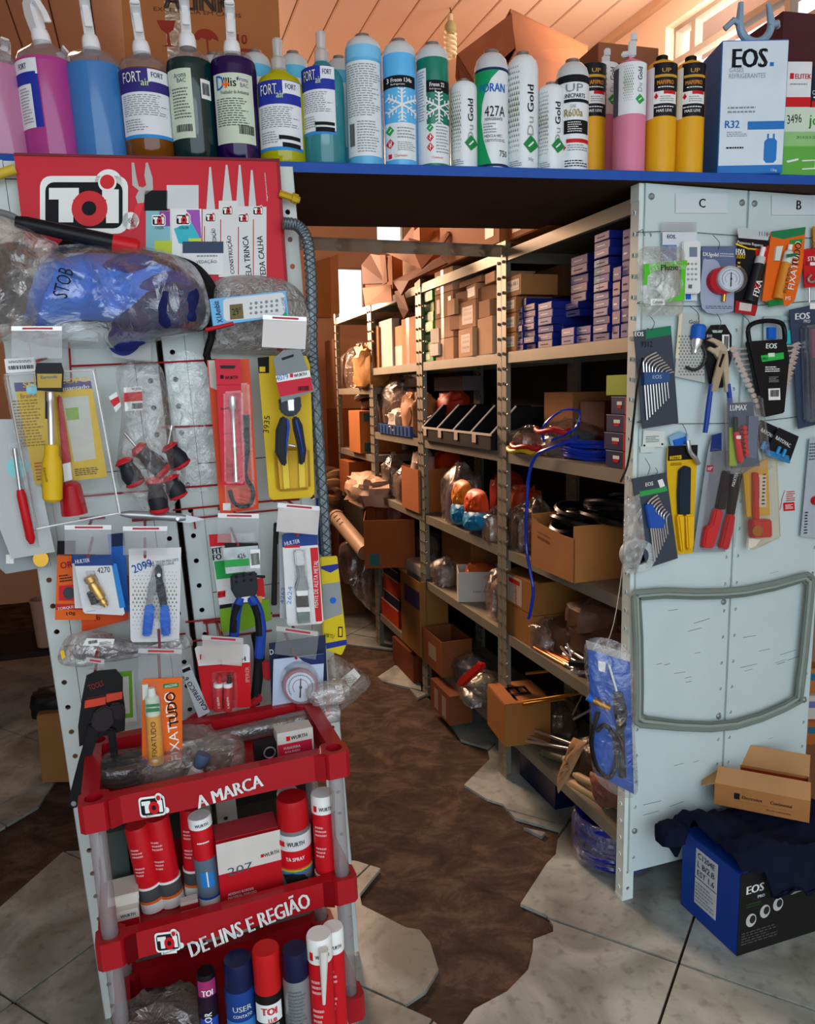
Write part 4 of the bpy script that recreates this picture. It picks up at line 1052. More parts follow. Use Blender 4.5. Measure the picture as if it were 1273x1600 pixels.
pr('printed_can',690,160,822,258,M('cfd2d4'));pr('printed_can',704,258,834,500,M('dfe3e2'));it.poly('printed_can',zs5([(770,262),(826,262),(834,390),(800,330)]),e,M('9a4fae'),0.0054);it.poly('printed_can',zs5([(720,340),(790,310),(834,390),(834,420),(740,400)]),e,M('35b4c4'),0.0056);pr('printed_can',780,380,834,392,M('c6d23a'),0.0058)
toi(it,237,335,261,354,0.006,reg=False);toi(it,274,333,300,353,0.006,reg=False);it.text('COLOR',249,357,INK,w=13,h=4,y=0.0075);it.text('COLOR',287,357,INK,w=15,h=4,y=0.0075)
for x0,x1,nt,nw,yb,yt,body,yl in ((838,912,868,14,260,85,'VEDAÇÃO',290),(905,985,936,16,225,76,'U CONSTRUÇÃO',262),(978,1045,990,14,248,76,'SELA TRINCA',292),(1040,1102,1040,12,250,98,'VEDA CALHA',262)):
    pr('printed_tube',x0,yb,x1,540 if x0 > 900 else 400,M('d6d9d8'),0.005 +x0*1e-6);it.poly('printed_tube',zs5([(nt - 2,yt),(nt +5,yt),(nt +nw +8,yb),(nt - nw,yb)]),e,M('c9cccb'),0.005)
    cxm=(x0 +x1) /2/2.652;toi(it,cxm - 10,230 +yl/2.652 - 7,cxm +9,230 +yl/2.652 +9,0.0068,reg=False)
    it.text(body,cxm +4,230 +(460 if x0 > 900 else 372) /2.652,INK,w=68 if x0 > 900 else 24,h=9,rot=90,bold=0.02,y=0.0068);pr('printed_tube_stripe',x0 +6,yl +40,x0 +10,530 if x0 > 900 else 395,RED,0.0062)
pr('printed_card',756,394,924,442,M('31415c'),0.0075);pr('printed_card',756,442,924,530,M('dde0e2'),0.0075);it.text('VEDAÇÃO',322,410,INK,w=32,h=7,y=0.0085);it.lines(307,398,340,404,1,GREY,0.0085)
it.text('imagem meramente ilustrativa',415,293,WHITE,w=44,h=3,rot=90,y=0.0055)
# black handled umbrella across the sign
it=Item(LS,'folded_umbrella','black rod with a red tip lying across the red sign','umbrella',120,362,0.11)
it.lathe_between('shaft',(24,346,0),(176,379,0),[(0.010,0),(0.013,0.1),(0.0155,1)],M('131419',0.35));it.lathe_between('red_tip',(176,379,0),(219,388,0),[(0.0165,0),(0.0165,0.9),(0.012,1)],M('c01522',0.3));it.tube('cord',[(-10,330),(10,334),(24,340),(30,346)],0.006,M('6b6f70',0.6),smn=10)
# bagged blue garment, black bag, crumpled clear bag
it=Item(LS,'black_bag','black fabric bag behind the bagged blue garment','bag',250,430,0.045)
it.pillow('body',[(100,372),(215,388),(285,402),(318,420),(340,455),(335,500),(300,520),(180,520),(90,470)],0.045,M('0b0b0e',0.7),wrinkle=0.15);it.tube('strap',[(322,480,0.02),(330,520,0.02),(322,556,0.015),(333,580,0.015)],0.008,M('0b0b0e',0.7),smn=12)
it=Item(LS,'bagged_garment','blue garment folded inside a clear plastic bag, hung below the red sign','bag',170,460,0.085)
it.pillow('fabric',[(40,420),(90,405),(150,395),(215,402),(268,420),(300,455),(296,495),(230,505),(130,500),(60,510),(20,480)],0.045,M('2f78e0',0.65,0,0.2,10),wrinkle=0.7,sc=16)
it.pillow('navy_fabric',[(185,478),(235,438),(290,428),(318,462),(314,508),(250,526),(180,518)],0.055,M('141c52',0.65),wrinkle=0.4,sc=16);it.pillow('grey_fabric',[(-20,400),(30,378),(66,415),(46,490),(-10,505)],0.045,M('2a2d33',0.65),wrinkle=0.4,sc=16);it.pillow('dark_trim',[(150,430),(185,405),(230,402),(240,418),(200,432),(168,446)],0.016,M('16257c',0.65),y=0.040,wrinkle=0.3);it.pillow('dark_trim',[(205,455),(245,432),(285,428),(298,450),(270,452),(232,462)],0.014,M('16257c',0.65),y=0.036,wrinkle=0.3);it.pillow('dark_trim',[(170,520),(215,485),(255,480),(262,512),(220,540),(185,548)],0.02,M('141f66',0.65),y=0.0,wrinkle=0.4)
it.pillow('plastic_bag',[(5,400),(80,385),(150,380),(240,388),(300,412),(324,460),(322,510),(260,530),(150,545),(40,535),(0,490)],0.075,Mclear('eef3f6',0.05,0.12,0.08,1.0,14),wrinkle=0.35,sc=14,rings=9)
it.text('STOB',106,452,INK,w=44,h=22,rot=70,y=0.092)
it=Item(LS,'crumpled_clear_bag','crumpled empty clear bag at the left edge under the red sign','bag',30,430,0.10)
it.pillow('film',[(-40,340),(30,345),(72,372),(92,385),(88,430),(60,500),(20,530),(-40,520)],0.05,BAG,wrinkle=0.6,sc=18,rings=9)
it=Item(LS,'bubble_wrap_roll','bundle of grey bubble wrap hanging at the top right of the left stand','packing',420,490,0.03)
it.pillow('wrap',[(328,445),(372,430),(440,436),(474,462),(489,505),(484,565),(420,556),(360,552),(322,545),(318,490)],0.05,Mclear('c9c9c6',0.42,0.2,0.2,1.0,60),wrinkle=0.5,sc=40,rings=9)
# remote control box
it=Item(LS,'remote_control_box','light blue box with a printed air conditioner remote, hung sideways','box',387,483,0.12)
it.poly('carton',[(326,469),(444,456),(448,494),(332,511)],0.018,M('6db4e2',0.45));it.poly('printed_remote',[(347,472),(352,468),(438,459),(442,463),(443,489),(438,494),(353,503),(348,499)],0.0005,M('d3d8d8',0.5),0.018)
it.poly('printed_screen',[(357,478),(377,476),(379,499),(358,501)],0.0005,M('6a6038',0.5),0.0186);it.text('29°',368,488,INK,w=14,h=11,rot=6,y=0.0195);it.text('X1Ambiz',339,489,NAVY,w=34,h=9,rot=97,bold=0.02,y=0.0192);it.text('HC-1028E',441,478,M('285a9a'),w=24,h=5,rot=97,y=0.0192)
mb_=[]
for j,y in enumerate((476,483,491)):
    for i in range(6):
        x=390 +i*8;it.disc('printed_button',x,y - i*0.9,2.0 +(i +j) % 2*0.6,0.0004,M('7e8688'),0.0186,8)
it.rod('red_hook',(320,517,0.02),(363,507,0.02),0.004,M('b01828',0.4));it.disc('sticker',443,493,3,0.0005,GREEN,0.0186,10)
# display hooks with clear price holders
HG='clear price holders on red hooks'
def holder(label,x0,y0,x1,y1,rot=0.0,off=0.145,paper=None,y_hook=None):
    it=Item(LS,'price_holder',label,'price tag',(x0 +x1) /2,y0,off,HG)
    it.rect('plate',x0,y0,x1,y1,0.0016,paper or HAZE,rot=rot);it.rect('top_rail',x0,y0 - 2,x1,y0 +5,0.004,Mclear('f2f2f2',0.5,0.2,0.1),0.0,rot);it.rect('red_strip',x0 +(x1 - x0) *0.22,y0,x1 - (x1 - x0) *0.18,y0 +3,0.0006,PINK,0.004,rot)
    it.rod('hook',((x0 +x1) /2,y0 +4,-off +0.004),((x0 +x1) /2,y0 +4,0.0),0.0028,REDW);it.rod('hook',((x0 +x1) /2,y1 - 6,-off +0.004),((x0 +x1) /2,y1 +4,-0.004),0.0028,REDW)
    it.rod('back_bar',((x0 +x1) /2 - 22,y0 +6,-off +0.005),((x0 +x1) /2 +22,y0 +3,-off +0.005),0.003,REDW);return it
holder('empty clear price holder above the yellow nut driver',18,512,97,560);holder('white price holder above the blue handled pliers',410,496,478,544,-3,paper=Mclear('e6e0dc',0.5,0.06,0.2));holder('white price holder above the metal fin comb',433,790,498,833,-5,paper=Mclear('e6e0dc',0.45,0.06,0.2));holder('clear price holder above the silver labelled crimping tool',340,804,404,848,-1)
holder('clear price holder above the brass valve card',101,822,174,866);holder('clear price holder above the blue handled cutter',192,824,261,867);holder('clear price holder above the orange glue pack',216,1015,284,1062,-1,off=0.25);holder('clear price holder above the two red tubes',315,996,379,1038,-4,paper=Mclear('e6e0dc',0.35,0.06,0.2));holder('clear price holder above the pressure gauge',431,984,496,1026,-8)
holder('red hook with a pinkish price holder above the black wrench pack',134,1030,163,1046,-8,off=0.18)
# red wire grid fixed to the stand
wr=Item(LS,'red_wire_grid','thin red wire grid fixed across the white left stand','rack',300,780,0.010)
for (a,b) in (((110,572),(262,566)),((262,566),(340,562)),((100,778),(345,757)),((270,797),(430,782)),((280,812),(440,796)),((290,972),(425,958)),((300,1002),(425,985)),((252,668),(345,664)),((100,1010),(290,990))):
    wr.rod('wire',(a[0],a[1],0),(b[0],b[1],0),0.0022,REDW,seg=6)
for (a,b) in (((108,535),(112,600)),((322,970),(326,1004)),((300,800),(302,816)),((345,960),(347,1000)),((303,812),(305,826))):
    wr.rod('wire',(a[0],a[1],0.004),(b[0],b[1],0.004),0.0022,REDW,seg=6)
# wrap of shiny film over the middle of the stand
it=Item(LS,'film_sheet','shiny clear film stretched over the bare middle of the left stand','film',300,650,0.004);it.pillow('film',[(262,560),(325,560),(332,650),(340,755),(285,760),(270,660)],0.010,Mclear('ffffff',0.01,0.10,0.06,1.0,24),wrinkle=0.9,sc=20)
# left edge: white tool card with red handle, second card behind
it=Item(LS,'blister_card','grey-white card at the left edge holding a long red handled tool','tool pack',40,760,0.085);it.poly('card',[(-10,655),(42,655),(86,862),(18,873),(-10,800)],0.002,M('b6bcbc',0.5));it.rod('steel_shaft',(24,700,0.012),(33,766,0.012),0.004,STEEL);it.lathe_between('red_handle',(33,764,0.012),(51,848,0.012),[(0.006,0),(0.0085,0.1),(0.0085,0.9),(0.004,1)],M('c2161e',0.35));it.disc('round_sticker',28,730,17,0.0006,M('7fd3d8',0.4),0.002);it.poly('blister',[(14,690),(38,690),(62,855),(44,858)],0.012,BLISTER,0.002)
it=Item(LS,'card_pack','grey card pack hanging behind the red handled tool at far left','tool pack',40,840,0.05);it.poly('card',[(-20,760),(60,790),(80,884),(10,896),(-20,870)],0.004,M('8f979b',0.5));it.rect('printed_mark',10,866,22,880,0.0005,WHITE,0.004);it.disc('brass_bush',66,870,12,0.02,BRASS,0.004)
# hole saw blister
it=Item(LS,'hole_saw_blister','large clear blister with a yellow card, red pole and red cup','tool pack',97,700,0.10)
it.poly('card',[(22,598),(142,595),(168,745),(55,758)],0.001,M('cfae2a',0.5));it.poly('purple_header',[(22,598),(142,595),(144,607),(24,612)],0.0004,M('4a4676',0.5),0.001);it.text('SERRA COPO',88,597,YEL,w=104,h=8,rot=2,bold=0.03,y=0.0022);it.text('diamantado',112,606,WHITE,w=56,h=6,rot=2,bold=0.02,y=0.0022);it.text('BrasKit',45,618,M('7a3a2a'),w=26,h=7,rot=2,y=0.002)
it.poly('photo_panel',[(97,622),(138,618),(150,716),(116,722)],0.0004,M('b4b6ac',0.5),0.001);it.poly('photo_panel',[(102,638),(122,636),(124,655),(105,657)],0.0004,M('7fa04a',0.5),0.0016);it.lines(30,622,65,700,16,M('8a6a1a'),0.0018,3);it.lines(58,720,70,752,6,M('a02a1a'),0.0018,4);it.lines(118,728,160,744,4,INK,0.0018,6);it.disc('blue_disc',50,608,9,0.0004,M('7fd0e6'),0.0016,16)
it.poly('red_pole',[(90,618),(96,617),(112,722),(99,726)],0.016,M('a81420',0.35),0.002,bevel=0.003);it.poly('white_tag',[(99,724),(111,721),(114,748),(102,751)],0.0165,WHITE,0.002);it.lathe_between('red_cup',(118,802,0.015),(109,752,0.015),[(0.0,0),(0.024,0),(0.024,0.1),(0.020,0.9),(0.014,1)],M('a81420',0.35),20)
it.poly('blister',[(7,584),(150,576),(189,803),(56,828)],0.030,Mclear('ffffff',0.0,0.015,0.05,0.6,12),0.001,bevel=0.006);it.tube('blister_rim',[(9,586,0.006),(148,578,0.006),(186,801,0.006),(58,825,0.006)],0.0035,Mclear('ffffff',0.35,0.3,0.1),6,True);it.poly('sticker',[(7,561),(54,558),(56,580),(10,583)],0.0012,WHITE,0.002);it.bars(14,570,52,578,y=0.004);it.lines(14,562,50,568,2,INK,0.004)
# yellow nut driver
it=Item(LS,'nut_driver','yellow handled nut driver hanging on its black and yellow card','tool',80,680,0.150)
it.poly('header_card',[(57,567),(96,567),(100,580),(98,613),(58,610),(55,580)],0.002,M('15151a',0.5));it.poly('yellow_panel',[(58,584),(97,584),(96,606),(59,606)],0.0005,M('b89a3a',0.4),0.002);it.text('Eartools',77,589,M('2a7a9a'),w=26,h=5,bold=0.02,y=0.003);it.lathe_between('shaft',(79,612,0.008),(81,697,0.008),[(0.0055,0),(0.0065,0.02),(0.0065,0.16),(0.005,0.2),(0.0055,0.55),(0.0055,1)],CHROME);it.lathe_between('handle',(81,694,0.008),(83,783,0.008),[(0.010,0),(0.0125,0.04),(0.0125,0.18),(0.017,0.3),(0.0185,0.55),(0.0175,0.95),(0.012,1.0)],M('d9b31c',0.35));it.text('Eartools',74,740,INK,w=22,h=4,rot=-86,y=0.0272);it.poly('black_clip',[(71,612),(79,612),(78,655),(71,654)],0.006,BLACK,0.0)
# bag of screwdrivers
it=Item(LS,'screwdriver_bag','clear bag with black and red stubby screwdrivers and a white red label','bag',235,690,0.075)
for a,b in (((213,697),(258,738)),((262,694),(286,728)),((192,716),(214,757)),((240,745),(250,800)),((264,742),(280,776))):
    k=1 if a[1] < 700 else 1;it.lathe_between('handle',(*a,0.02),(*b,0.02),[(0.010,0),(0.018,0.1),(0.014,0.25),(0.020,0.6),(0.0175,0.92),(0.010,1)],M('20242a',0.45));dx,dy=b[0] - a[0],b[1] - a[1]
    it.lathe_between('red_cap',(a[0] +dx*0.86,a[1] +dy*0.86,0.021),(b[0] +dx*0.02,b[1] +dy*0.02,0.021),[(0.0198,0),(0.019,0.5),(0.011,1)],M('c4202c',0.4));it.lathe_between('red_collar',(a[0] - dx*0.02,a[1] - dy*0.02,0.021),(a[0] +dx*0.14,a[1] +dy*0.14,0.021),[(0.011,0),(0.0188,0.8),(0.0188,1)],M('c4202c',0.4))
it.rod('steel_blade',(213,697,0.02),(195,676,0.02),0.003,STEEL);it.rod('steel_blade',(262,694,0.02),(268,664,0.02),0.003,STEEL)
it.poly('label',[(194,606),(222,604),(223,640),(196,642)],0.0006,WHITE,0.034);it.poly('label_band',[(194,614),(222,612),(223,626),(195,628)],0.0004,RED,0.0346);it.text('WURTH',213,608,INK,w=14,h=4,bold=0.02,y=0.0356);it.bars(207,629,222,639,y=0.0356);it.poly('label',[(170,620),(182,612),(190,634),(181,644)],0.0006,WHITE,0.006);it.poly('label_band',[(172,626),(185,619),(188,628),(178,636)],0.0004,RED,0.0066)
it.pillow('plastic_bag',[(183,574),(244,566),(262,610),(272,664),(290,742),(264,799),(224,796),(184,752),(190,640)],0.045,Mclear('f4f4f4',0.05,0.09,0.08,1.0,26),wrinkle=0.5,sc=26)
it=Item(LS,'pipe_tool','flat steel tool with a rounded jaw under the screwdriver bag','tool',240,806,0.08);it.lathe_between('barrel',(188,803,0),(290,809,0),[(0.004,0),(0.008,0.15),(0.009,0.9),(0.006,1)],SILVER);it.poly('blade',[(285,803),(321,811),(296,817),(270,814)],0.002,SILVER);it.disc('pivot',277,809,3,0.01,STEEL,0.004,10)
it=Item(LS,'hand_print_card','white card with a dark blue hand print hanging below the blue garment','card',205,535,0.05);it.poly('card',[(170,505),(234,500),(236,566),(176,558)],0.001,M('a9abab',0.5));it.poly('hand_print',[(162,530),(180,545),(205,540),(225,527),(214,546),(196,556),(176,550)],0.0005,M('16207a',0.5),0.001,sm=30)
# orange pack, red blister
it=Item(LS,'orange_tool_blister','orange blister pack with a black cable, behind the red one','tool pack',363,680,0.075)
it.poly('card',[(323,563),(389,561),(404,795),(344,803)],0.002,M('d8481c',0.45));it.poly('photo_strip',[(325,563),(335,563),(340,610),(328,605)],0.0005,M('c9c4bc',0.5),0.002);it.tube('cable',[(384,650,0.01),(386,700,0.012),(382,740,0.012),(394,765,0.012),(388,788,0.012),(366,786,0.012),(358,765,0.012)],0.0045,RUBBER,smn=28);it.rod('plug',(383,648,0.012),(382,690,0.012),0.008,RUBBER);it.rect('ce_mark',348,786,360,797,0.0005,WHITE,0.002);it.poly('blister',[(340,600),(388,598),(398,790),(352,797)],0.02,BLISTER,0.002,bevel=0.004)
it=Item(LS,'red_tool_blister','red blister pack with a slim chrome extension bar','tool pack',360,660,0.11)
it.poly('card',[(336,561),(375,561),(382,758),(347,758)],0.002,M('c81b34',0.45));it.poly('slot',[(343,571),(368,571),(366,576),(345,576)],0.0005,BLACK,0.002);it.text('WURTH',361,590,INK,w=20,h=5,bold=0.03,y=0.0032);it.rect('logo_mark',344,586,349,592,0.0005,INK,0.0022);it.lathe_between('steel_bar',(362,619,0.01),(368,752,0.01),[(0.006,0),(0.007,0.02),(0.007,0.13),(0.004,0.16),(0.004,0.55),(0.005,0.57),(0.004,0.6),(0.004,0.97),(0.006,1)],CHROME);it.poly('fold_line',[(338,601),(376,601),(376,602),(338,602)],0.0003,M('8d1020'),0.0022);it.lines(345,634,372,642,1,M('7d0f1c'),0.003);it.lines(348,676,360,680,1,M('7d0f1c'),0.003);it.poly('blister',[(348,612),(378,610),(382,754),(350,755)],0.018,BLISTER,0.002,bevel=0.004)
# yellow pack, crimping pliers with grey tag
it=Item(LS,'yellow_tool_blister','tall yellow blister card behind the blue handled pliers','tool pack',446,670,0.075)
it.poly('card',[(402,559),(420,556),(478,556),(484,570),(491,770),(486,777),(426,781),(420,776)],0.002,M('d8b81a',0.45));it.poly('black_header',[(402,559),(420,557),(420,583),(404,583)],0.0006,INK,0.002);it.text('3935',416,663,INK,w=27,h=9,rot=80,y=0.0032);it.rect('brand_mark',405,573,414,581,0.0006,YEL,0.0026);it.poly('moulded_tray',[(426,700),(482,698),(484,764),(432,768)],0.012,M('cda41a',0.35),0.002,bevel=0.006)
it.poly('moulded_groove',[(436,702),(448,702),(452,762),(440,764)],0.004,M('e3c63a',0.3),0.014,bevel=0.002);it.poly('moulded_groove',[(462,700),(474,700),(476,760),(464,762)],0.004,M('e3c63a',0.3),0.014,bevel=0.002)
it=Item(LS,'crimping_pliers','blue and black handled pliers hanging in front of the yellow card','pliers',455,680,0.125)
it.poly('handle',[(438,650),(446,652),(450,662),(447,690),(446,718),(447,726),(440,728),(429,706),(430,672)],0.014,M('141823',0.5),0.0,bevel=0.003);it.poly('handle',[(455,652),(464,650),(471,664),(477,704),(474,724),(466,726),(464,700),(457,670)],0.014,M('141823',0.5),0.0,bevel=0.003)
it.poly('blue_grip',[(444,652),(450,655),(451,668),(448,690),(446,712),(443,690),(445,668)],0.015,M('1b3f9a',0.45),0.001,bevel=0.002);it.poly('blue_grip',[(457,655),(463,654),(468,676),(473,704),(471,718),(466,690)],0.015,M('1b3f9a',0.45),0.001,bevel=0.002)
it.poly('steel_head',[(434,622),(468,618),(470,638),(460,650),(446,651),(436,642)],0.012,M('2a2d31',0.35,0.6),0.0,bevel=0.003);it.poly('steel_jaw',[(446,624),(458,622),(459,642),(448,643)],0.014,STEEL,0.0,bevel=0.002);it.rod('spring',(450,695,0.006),(460,697,0.006),0.003,STEEL)
it.poly('hang_tag',[(424,562),(440,548),(466,546),(472,560),(489,611),(437,629)],0.002,M('7d8688',0.45),0.018);it.poly('tag_band',[(428,588),(480,579),(483,591),(431,600)],0.0005,WHITE,0.020);it.poly('tag_band',[(429,598),(482,589),(486,610),(435,620)],0.0005,M('c81b34',0.45),0.0203);it.text('WURTH',466,586,INK,w=20,h=5,rot=8,bold=0.03,y=0.0215);it.rect('logo_mark',450,584,455,590,0.0005,RED,0.0207);it.text('4079',438,590,BLUE,w=19,h=8,rot=8,y=0.0215);it.bars(463,603,479,611,y=0.0215);it.poly('tag_slot',[(437,560),(456,554),(456,558),(438,564)],0.0005,BLACK,0.020)
# braided hose, blue tape
it=Item(LS,'braided_hose','braided steel hose hanging down the right side of the left stand','hose',490,600,0.03)
hp=[(440,352,0.02),(462,356,0.02),(476,376,0.02),(482,420,0.02),(484,480,0.02),(485,545,0.015),(490,600,0.01),(500,720,0.0),(506,800,0.0),(510,868,0.0)]
it.tube('hose',hp,0.0115,M('7d8a90',0.45,0.5,0.5,160,0.6),10,smn=60)
cr_=MB();pp=smooth_path([(it.q(p[0],p[1])[0],-p[2],it.q(p[0],p[1])[1]) for p in hp],240);q_=[]
for sgn in (1,-1):
    for ph in (0,2.09,4.19):
        mb=MB();pts=[]
        for i,p in enumerate(pp[:-1]):
            d=(pp[i +1] - p).normalized();x=d.cross(V((0,1,0))).normalized();y=V((0,1,0));a=sgn*i*0.42 +ph;pts.append(p +(x*math.cos(a) +y*math.sin(a)) *0.0117)
        mb.tube(pts,0.0012,4);cr_.add(mb.v,mb.f)
tag(obj('braid',cr_,M('59666c',0.4,0.6),it.root),kind='stuff')
it=Item(LS,'blue_tape_strip','narrow blue tape strip on the right edge of the left stand','tape',500,820,0.012);it.poly('tape',[(493,778),(501,778),(508,866),(499,866)],0.004,M('1a3f9a',0.4))
it=Item(LS,'brass_fitting','yellow brass fitting poking out beside the red sign','fitting',452,308,0.03);it.lathe_between('body',(436,302,0),(468,313,0),[(0.008,0),(0.008,0.6),(0.011,0.62),(0.011,0.9),(0.007,0.92),(0.007,1)],M('c9a82a',0.35,0.5),8)
it=Item(LS,'yellow_hose_end','yellow hose end at the left edge beside the red sign','hose',8,270,0.03);it.rod('hose',(-20,278,0),(24,264,0),0.009,M('c9b23a',0.45))
# ---- second row
it=Item(LS,'orange_glue_card','orange card marked 10g half hidden behind the brass valve card','glue pack',115,905,0.055)
it.poly('card',[(90,866),(150,866),(150,968),(86,968)],0.003,M('d95f12',0.45));it.poly('black_header',[(90,845),(118,845),(118,868),(89,868)],0.003,INK);it.text('OR',104,882,M('a8181c'),w=20,h=10,bold=0.05,y=0.0042);it.lines(94,895,112,910,3,INK,0.004);it.poly('red_picture',[(92,915),(122,912),(122,938),(92,938)],0.0006,RED,0.003);it.disc('gear_picture',108,926,10,0.0006,DGREY,0.0036,10);it.poly('white_band',[(87,943),(150,943),(150,952),(87,952)],0.0006,M('b8202a'),0.003);it.text('TORQUE ALTO',112,948,WHITE,w=44,h=5,bold=0.02,y=0.0042);it.text('10g',111,958,INK,w=14,h=7,bold=0.02,y=0.0042)
it=Item(LS,'orange_glue_card','orange card sticking out below the brass valve card','glue pack',158,960,0.045);it.poly('card',[(125,900),(205,900),(200,968),(128,987)],0.003,M('c9450f',0.45));it.text('10',152,966,INK,w=9,h=6,y=0.0042)
it=Item(LS,'blue_card_pack','blue card pack behind the brass valve card','card',185,895,0.06);it.poly('card',[(168,835),(194,832),(202,955),(180,957)],0.003,M('1a62bc',0.45));it.poly('dark_header',[(172,834),(194,832),(196,852),(174,854)],0.0006,M('0f1f4a'),0.003)
it=Item(LS,'valve_blister_card','white blister card with a blue header, hidden behind the brass valve card','tool pack',120,905,0.072);it.poly('card',[(112,868),(150,868),(152,950),(117,950)],0.002,OFFW);it.poly('blue_header',[(112,866),(150,866),(150,880),(112,880)],0.0006,M('1f3c7a'),0.002)
it=Item(LS,'valve_blister_card','white blister card with a blue header holding a brass valve, 4270 written on it','tool pack',158,910,0.10)
it.poly('card',[(114,868),(174,866),(195,958),(192,961),(133,958),(130,955)],0.002,M('d3d8da',0.5));it.poly('blue_header',[(114,868),(174,866),(178,883),(117,884)],0.0006,M('1b3f80',0.45),0.002);it.text('HULTER',129,876,WHITE,w=23,h=6,bold=0.03,y=0.0032);it.text('4270',162,890,INK,w=20,h=9,rot=-3,y=0.0032);it.poly('blue_strip',[(174,880),(182,880),(196,948),(187,950)],0.0006,M('2a7fc8'),0.002);it.lines(136,952,150,956,1,GREY,0.0032)
it.lathe_between('brass_valve',(138,898,0.012),(166,945,0.012),[(0.007,0),(0.011,0.03),(0.011,0.18),(0.008,0.22),(0.0105,0.3),(0.0105,0.72),(0.006,0.75),(0.008,0.8),(0.008,0.9),(0.005,0.92),(0.005,1)],M('c7a052',0.3,0.8),12);it.rod('black_cap',(143,922,0.012),(150,940,0.012),0.009,M('1d1e18',0.5));it.poly('blister',[(130,890),(150,888),(172,942),(160,950),(142,946)],0.024,BLISTER,0.002,bevel=0.004)
it=Item(LS,'cutter_card','white card with gold triangles and a blue handled cutter, 2099 written on it','tool pack',242,930,0.10)
it.poly('card',[(201,857),(283,855),(280,1000),(276,1002),(207,1003),(204,999)],0.002,M('d6d9da',0.5));it.text('2099',222,884,BLUE,w=32,h=13,rot=14,bold=0.01,y=0.0034);it.text('Gold',231,881,INK,w=18,h=8,y=0.0032);it.text('TESOURA PARA CORTE',261,876,INK,w=36,h=4,y=0.003);it.text('DE TUBO CAPILAR',258,881,INK,w=28,h=4,y=0.003)
P=MB();r_=random.Random(2)
for j in range(16):
    for i in range(13):
        x=208 +i*5.6 +(j % 2) *2.8;y=893 +j*5.9
        if x > 277: continue
        s_=1.9*max(0.35,1 - abs(j - 7) /11);a=it.q(x,y - s_*1.2);b=it.q(x +s_,y +s_);c=it.q(x - s_,y +s_);P.add([(a[0],-0.0026,a[1]),(c[0],-0.0026,c[1]),(b[0],-0.0026,b[1])],[(0,1,2)])
tag(obj('triangle_pattern',P,M('7d7352',0.4,0.5),it.root,smooth=0),kind='stuff')
it.poly('blue_handle',[(227,943),(241,943),(240,965),(236,991),(222,992),(224,965)],0.012,M('1b62c8',0.4),0.004,bevel=0.003);it.poly('blue_handle',[(250,943),(263,943),(266,968),(266,990),(252,991),(250,965)],0.012,M('1b62c8',0.4),0.004,bevel=0.003);it.poly('steel_blade',[(240,890),(246,884),(250,900),(240,930),(236,944),(228,944),(232,915)],0.006,M('7a7d7c',0.35,0.7),0.004,bevel=0.001);it.poly('black_blade',[(243,896),(252,896),(258,920),(261,942),(250,944),(244,920)],0.008,M('1c1d20',0.4),0.006,bevel=0.001);it.poly('head',[(241,888),(247,880),(253,886),(254,902),(243,905)],0.01,M('2b2c2e',0.35,0.4),0.004,bevel=0.002);it.disc('bolt',248,896,3,0.003,STEEL,0.014,10);it.poly('blister',[(236,880),(258,878),(270,990),(218,996)],0.02,BLISTER,0.002,bevel=0.004)
it=Item(LS,'fix_card','white and red card marked FIT FO behind the crimping tool','card',370,890,0.06);it.poly('card',[(327,836),(396,832),(413,935),(342,945)],0.002,M('cfd4d2',0.5));it.poly('red_top',[(326,835),(360,833),(362,851),(328,854)],0.0006,RED,0.002);it.text('FIT',339,860,INK,w=16,h=9,rot=2,bold=0.05,y=0.0034);it.text('FO',339,870,INK,w=14,h=9,rot=2,bold=0.05,y=0.0034);it.poly('green_band',[(334,877),(380,872),(384,900),(338,905)],0.0006,GREEN,0.002);it.poly('red_corner',[(395,905),(411,902),(414,932),(402,934)],0.0006,RED,0.002);it.poly('logo_cross',[(340,924),(352,932),(340,934),(352,922)],0.0006,RED,0.0026);it.rect('orange_patch',398,931,409,941,0.0006,BRASS,0.0026)
it=Item(LS,'green_card','bright green card under the blue handles of the crimping tool','card',383,962,0.05);it.poly('card',[(343,952),(420,935),(424,968),(380,985),(346,987)],0.002,M('78a81e',0.5));it.poly('black_text_bar',[(343,945),(362,942),(362,948),(343,951)],0.0006,INK,0.002)
it=Item(LS,'crimping_tool','black headed crimping tool with blue handles and a silver label','pliers',385,920,0.11)
it.poly('silver_label',[(347,855),(402,851),(406,889),(352,895)],0.002,M('9fa5a6',0.3,0.6,0.4,60),0.008);it.poly('green_label_band',[(349,874),(388,871),(389,882),(351,885)],0.0005,M('2f9a4a'),0.010);it.rect('barcode_panel',390,857,405,886,0.0005,WHITE,0.010);it.bars(392,862,403,882,y=0.0112);it.text('426',376,867,INK,w=13,h=8,rot=8,y=0.0112);it.poly('black_header',[(350,848),(402,846),(404,856),(352,860)],0.006,BLACK,0.002)
it.poly('head',[(359,898),(400,892),(402,918),(398,930),(368,934),(360,920)],0.014,M('22262b',0.45),0.0,bevel=0.003)
for hx,hy in ((368,899),(379,897),(390,895),(368,907),(380,905),(391,904)): it.disc('die_hole',hx,hy,2.4,0.0006,M('050608',0.6),0.014,10)
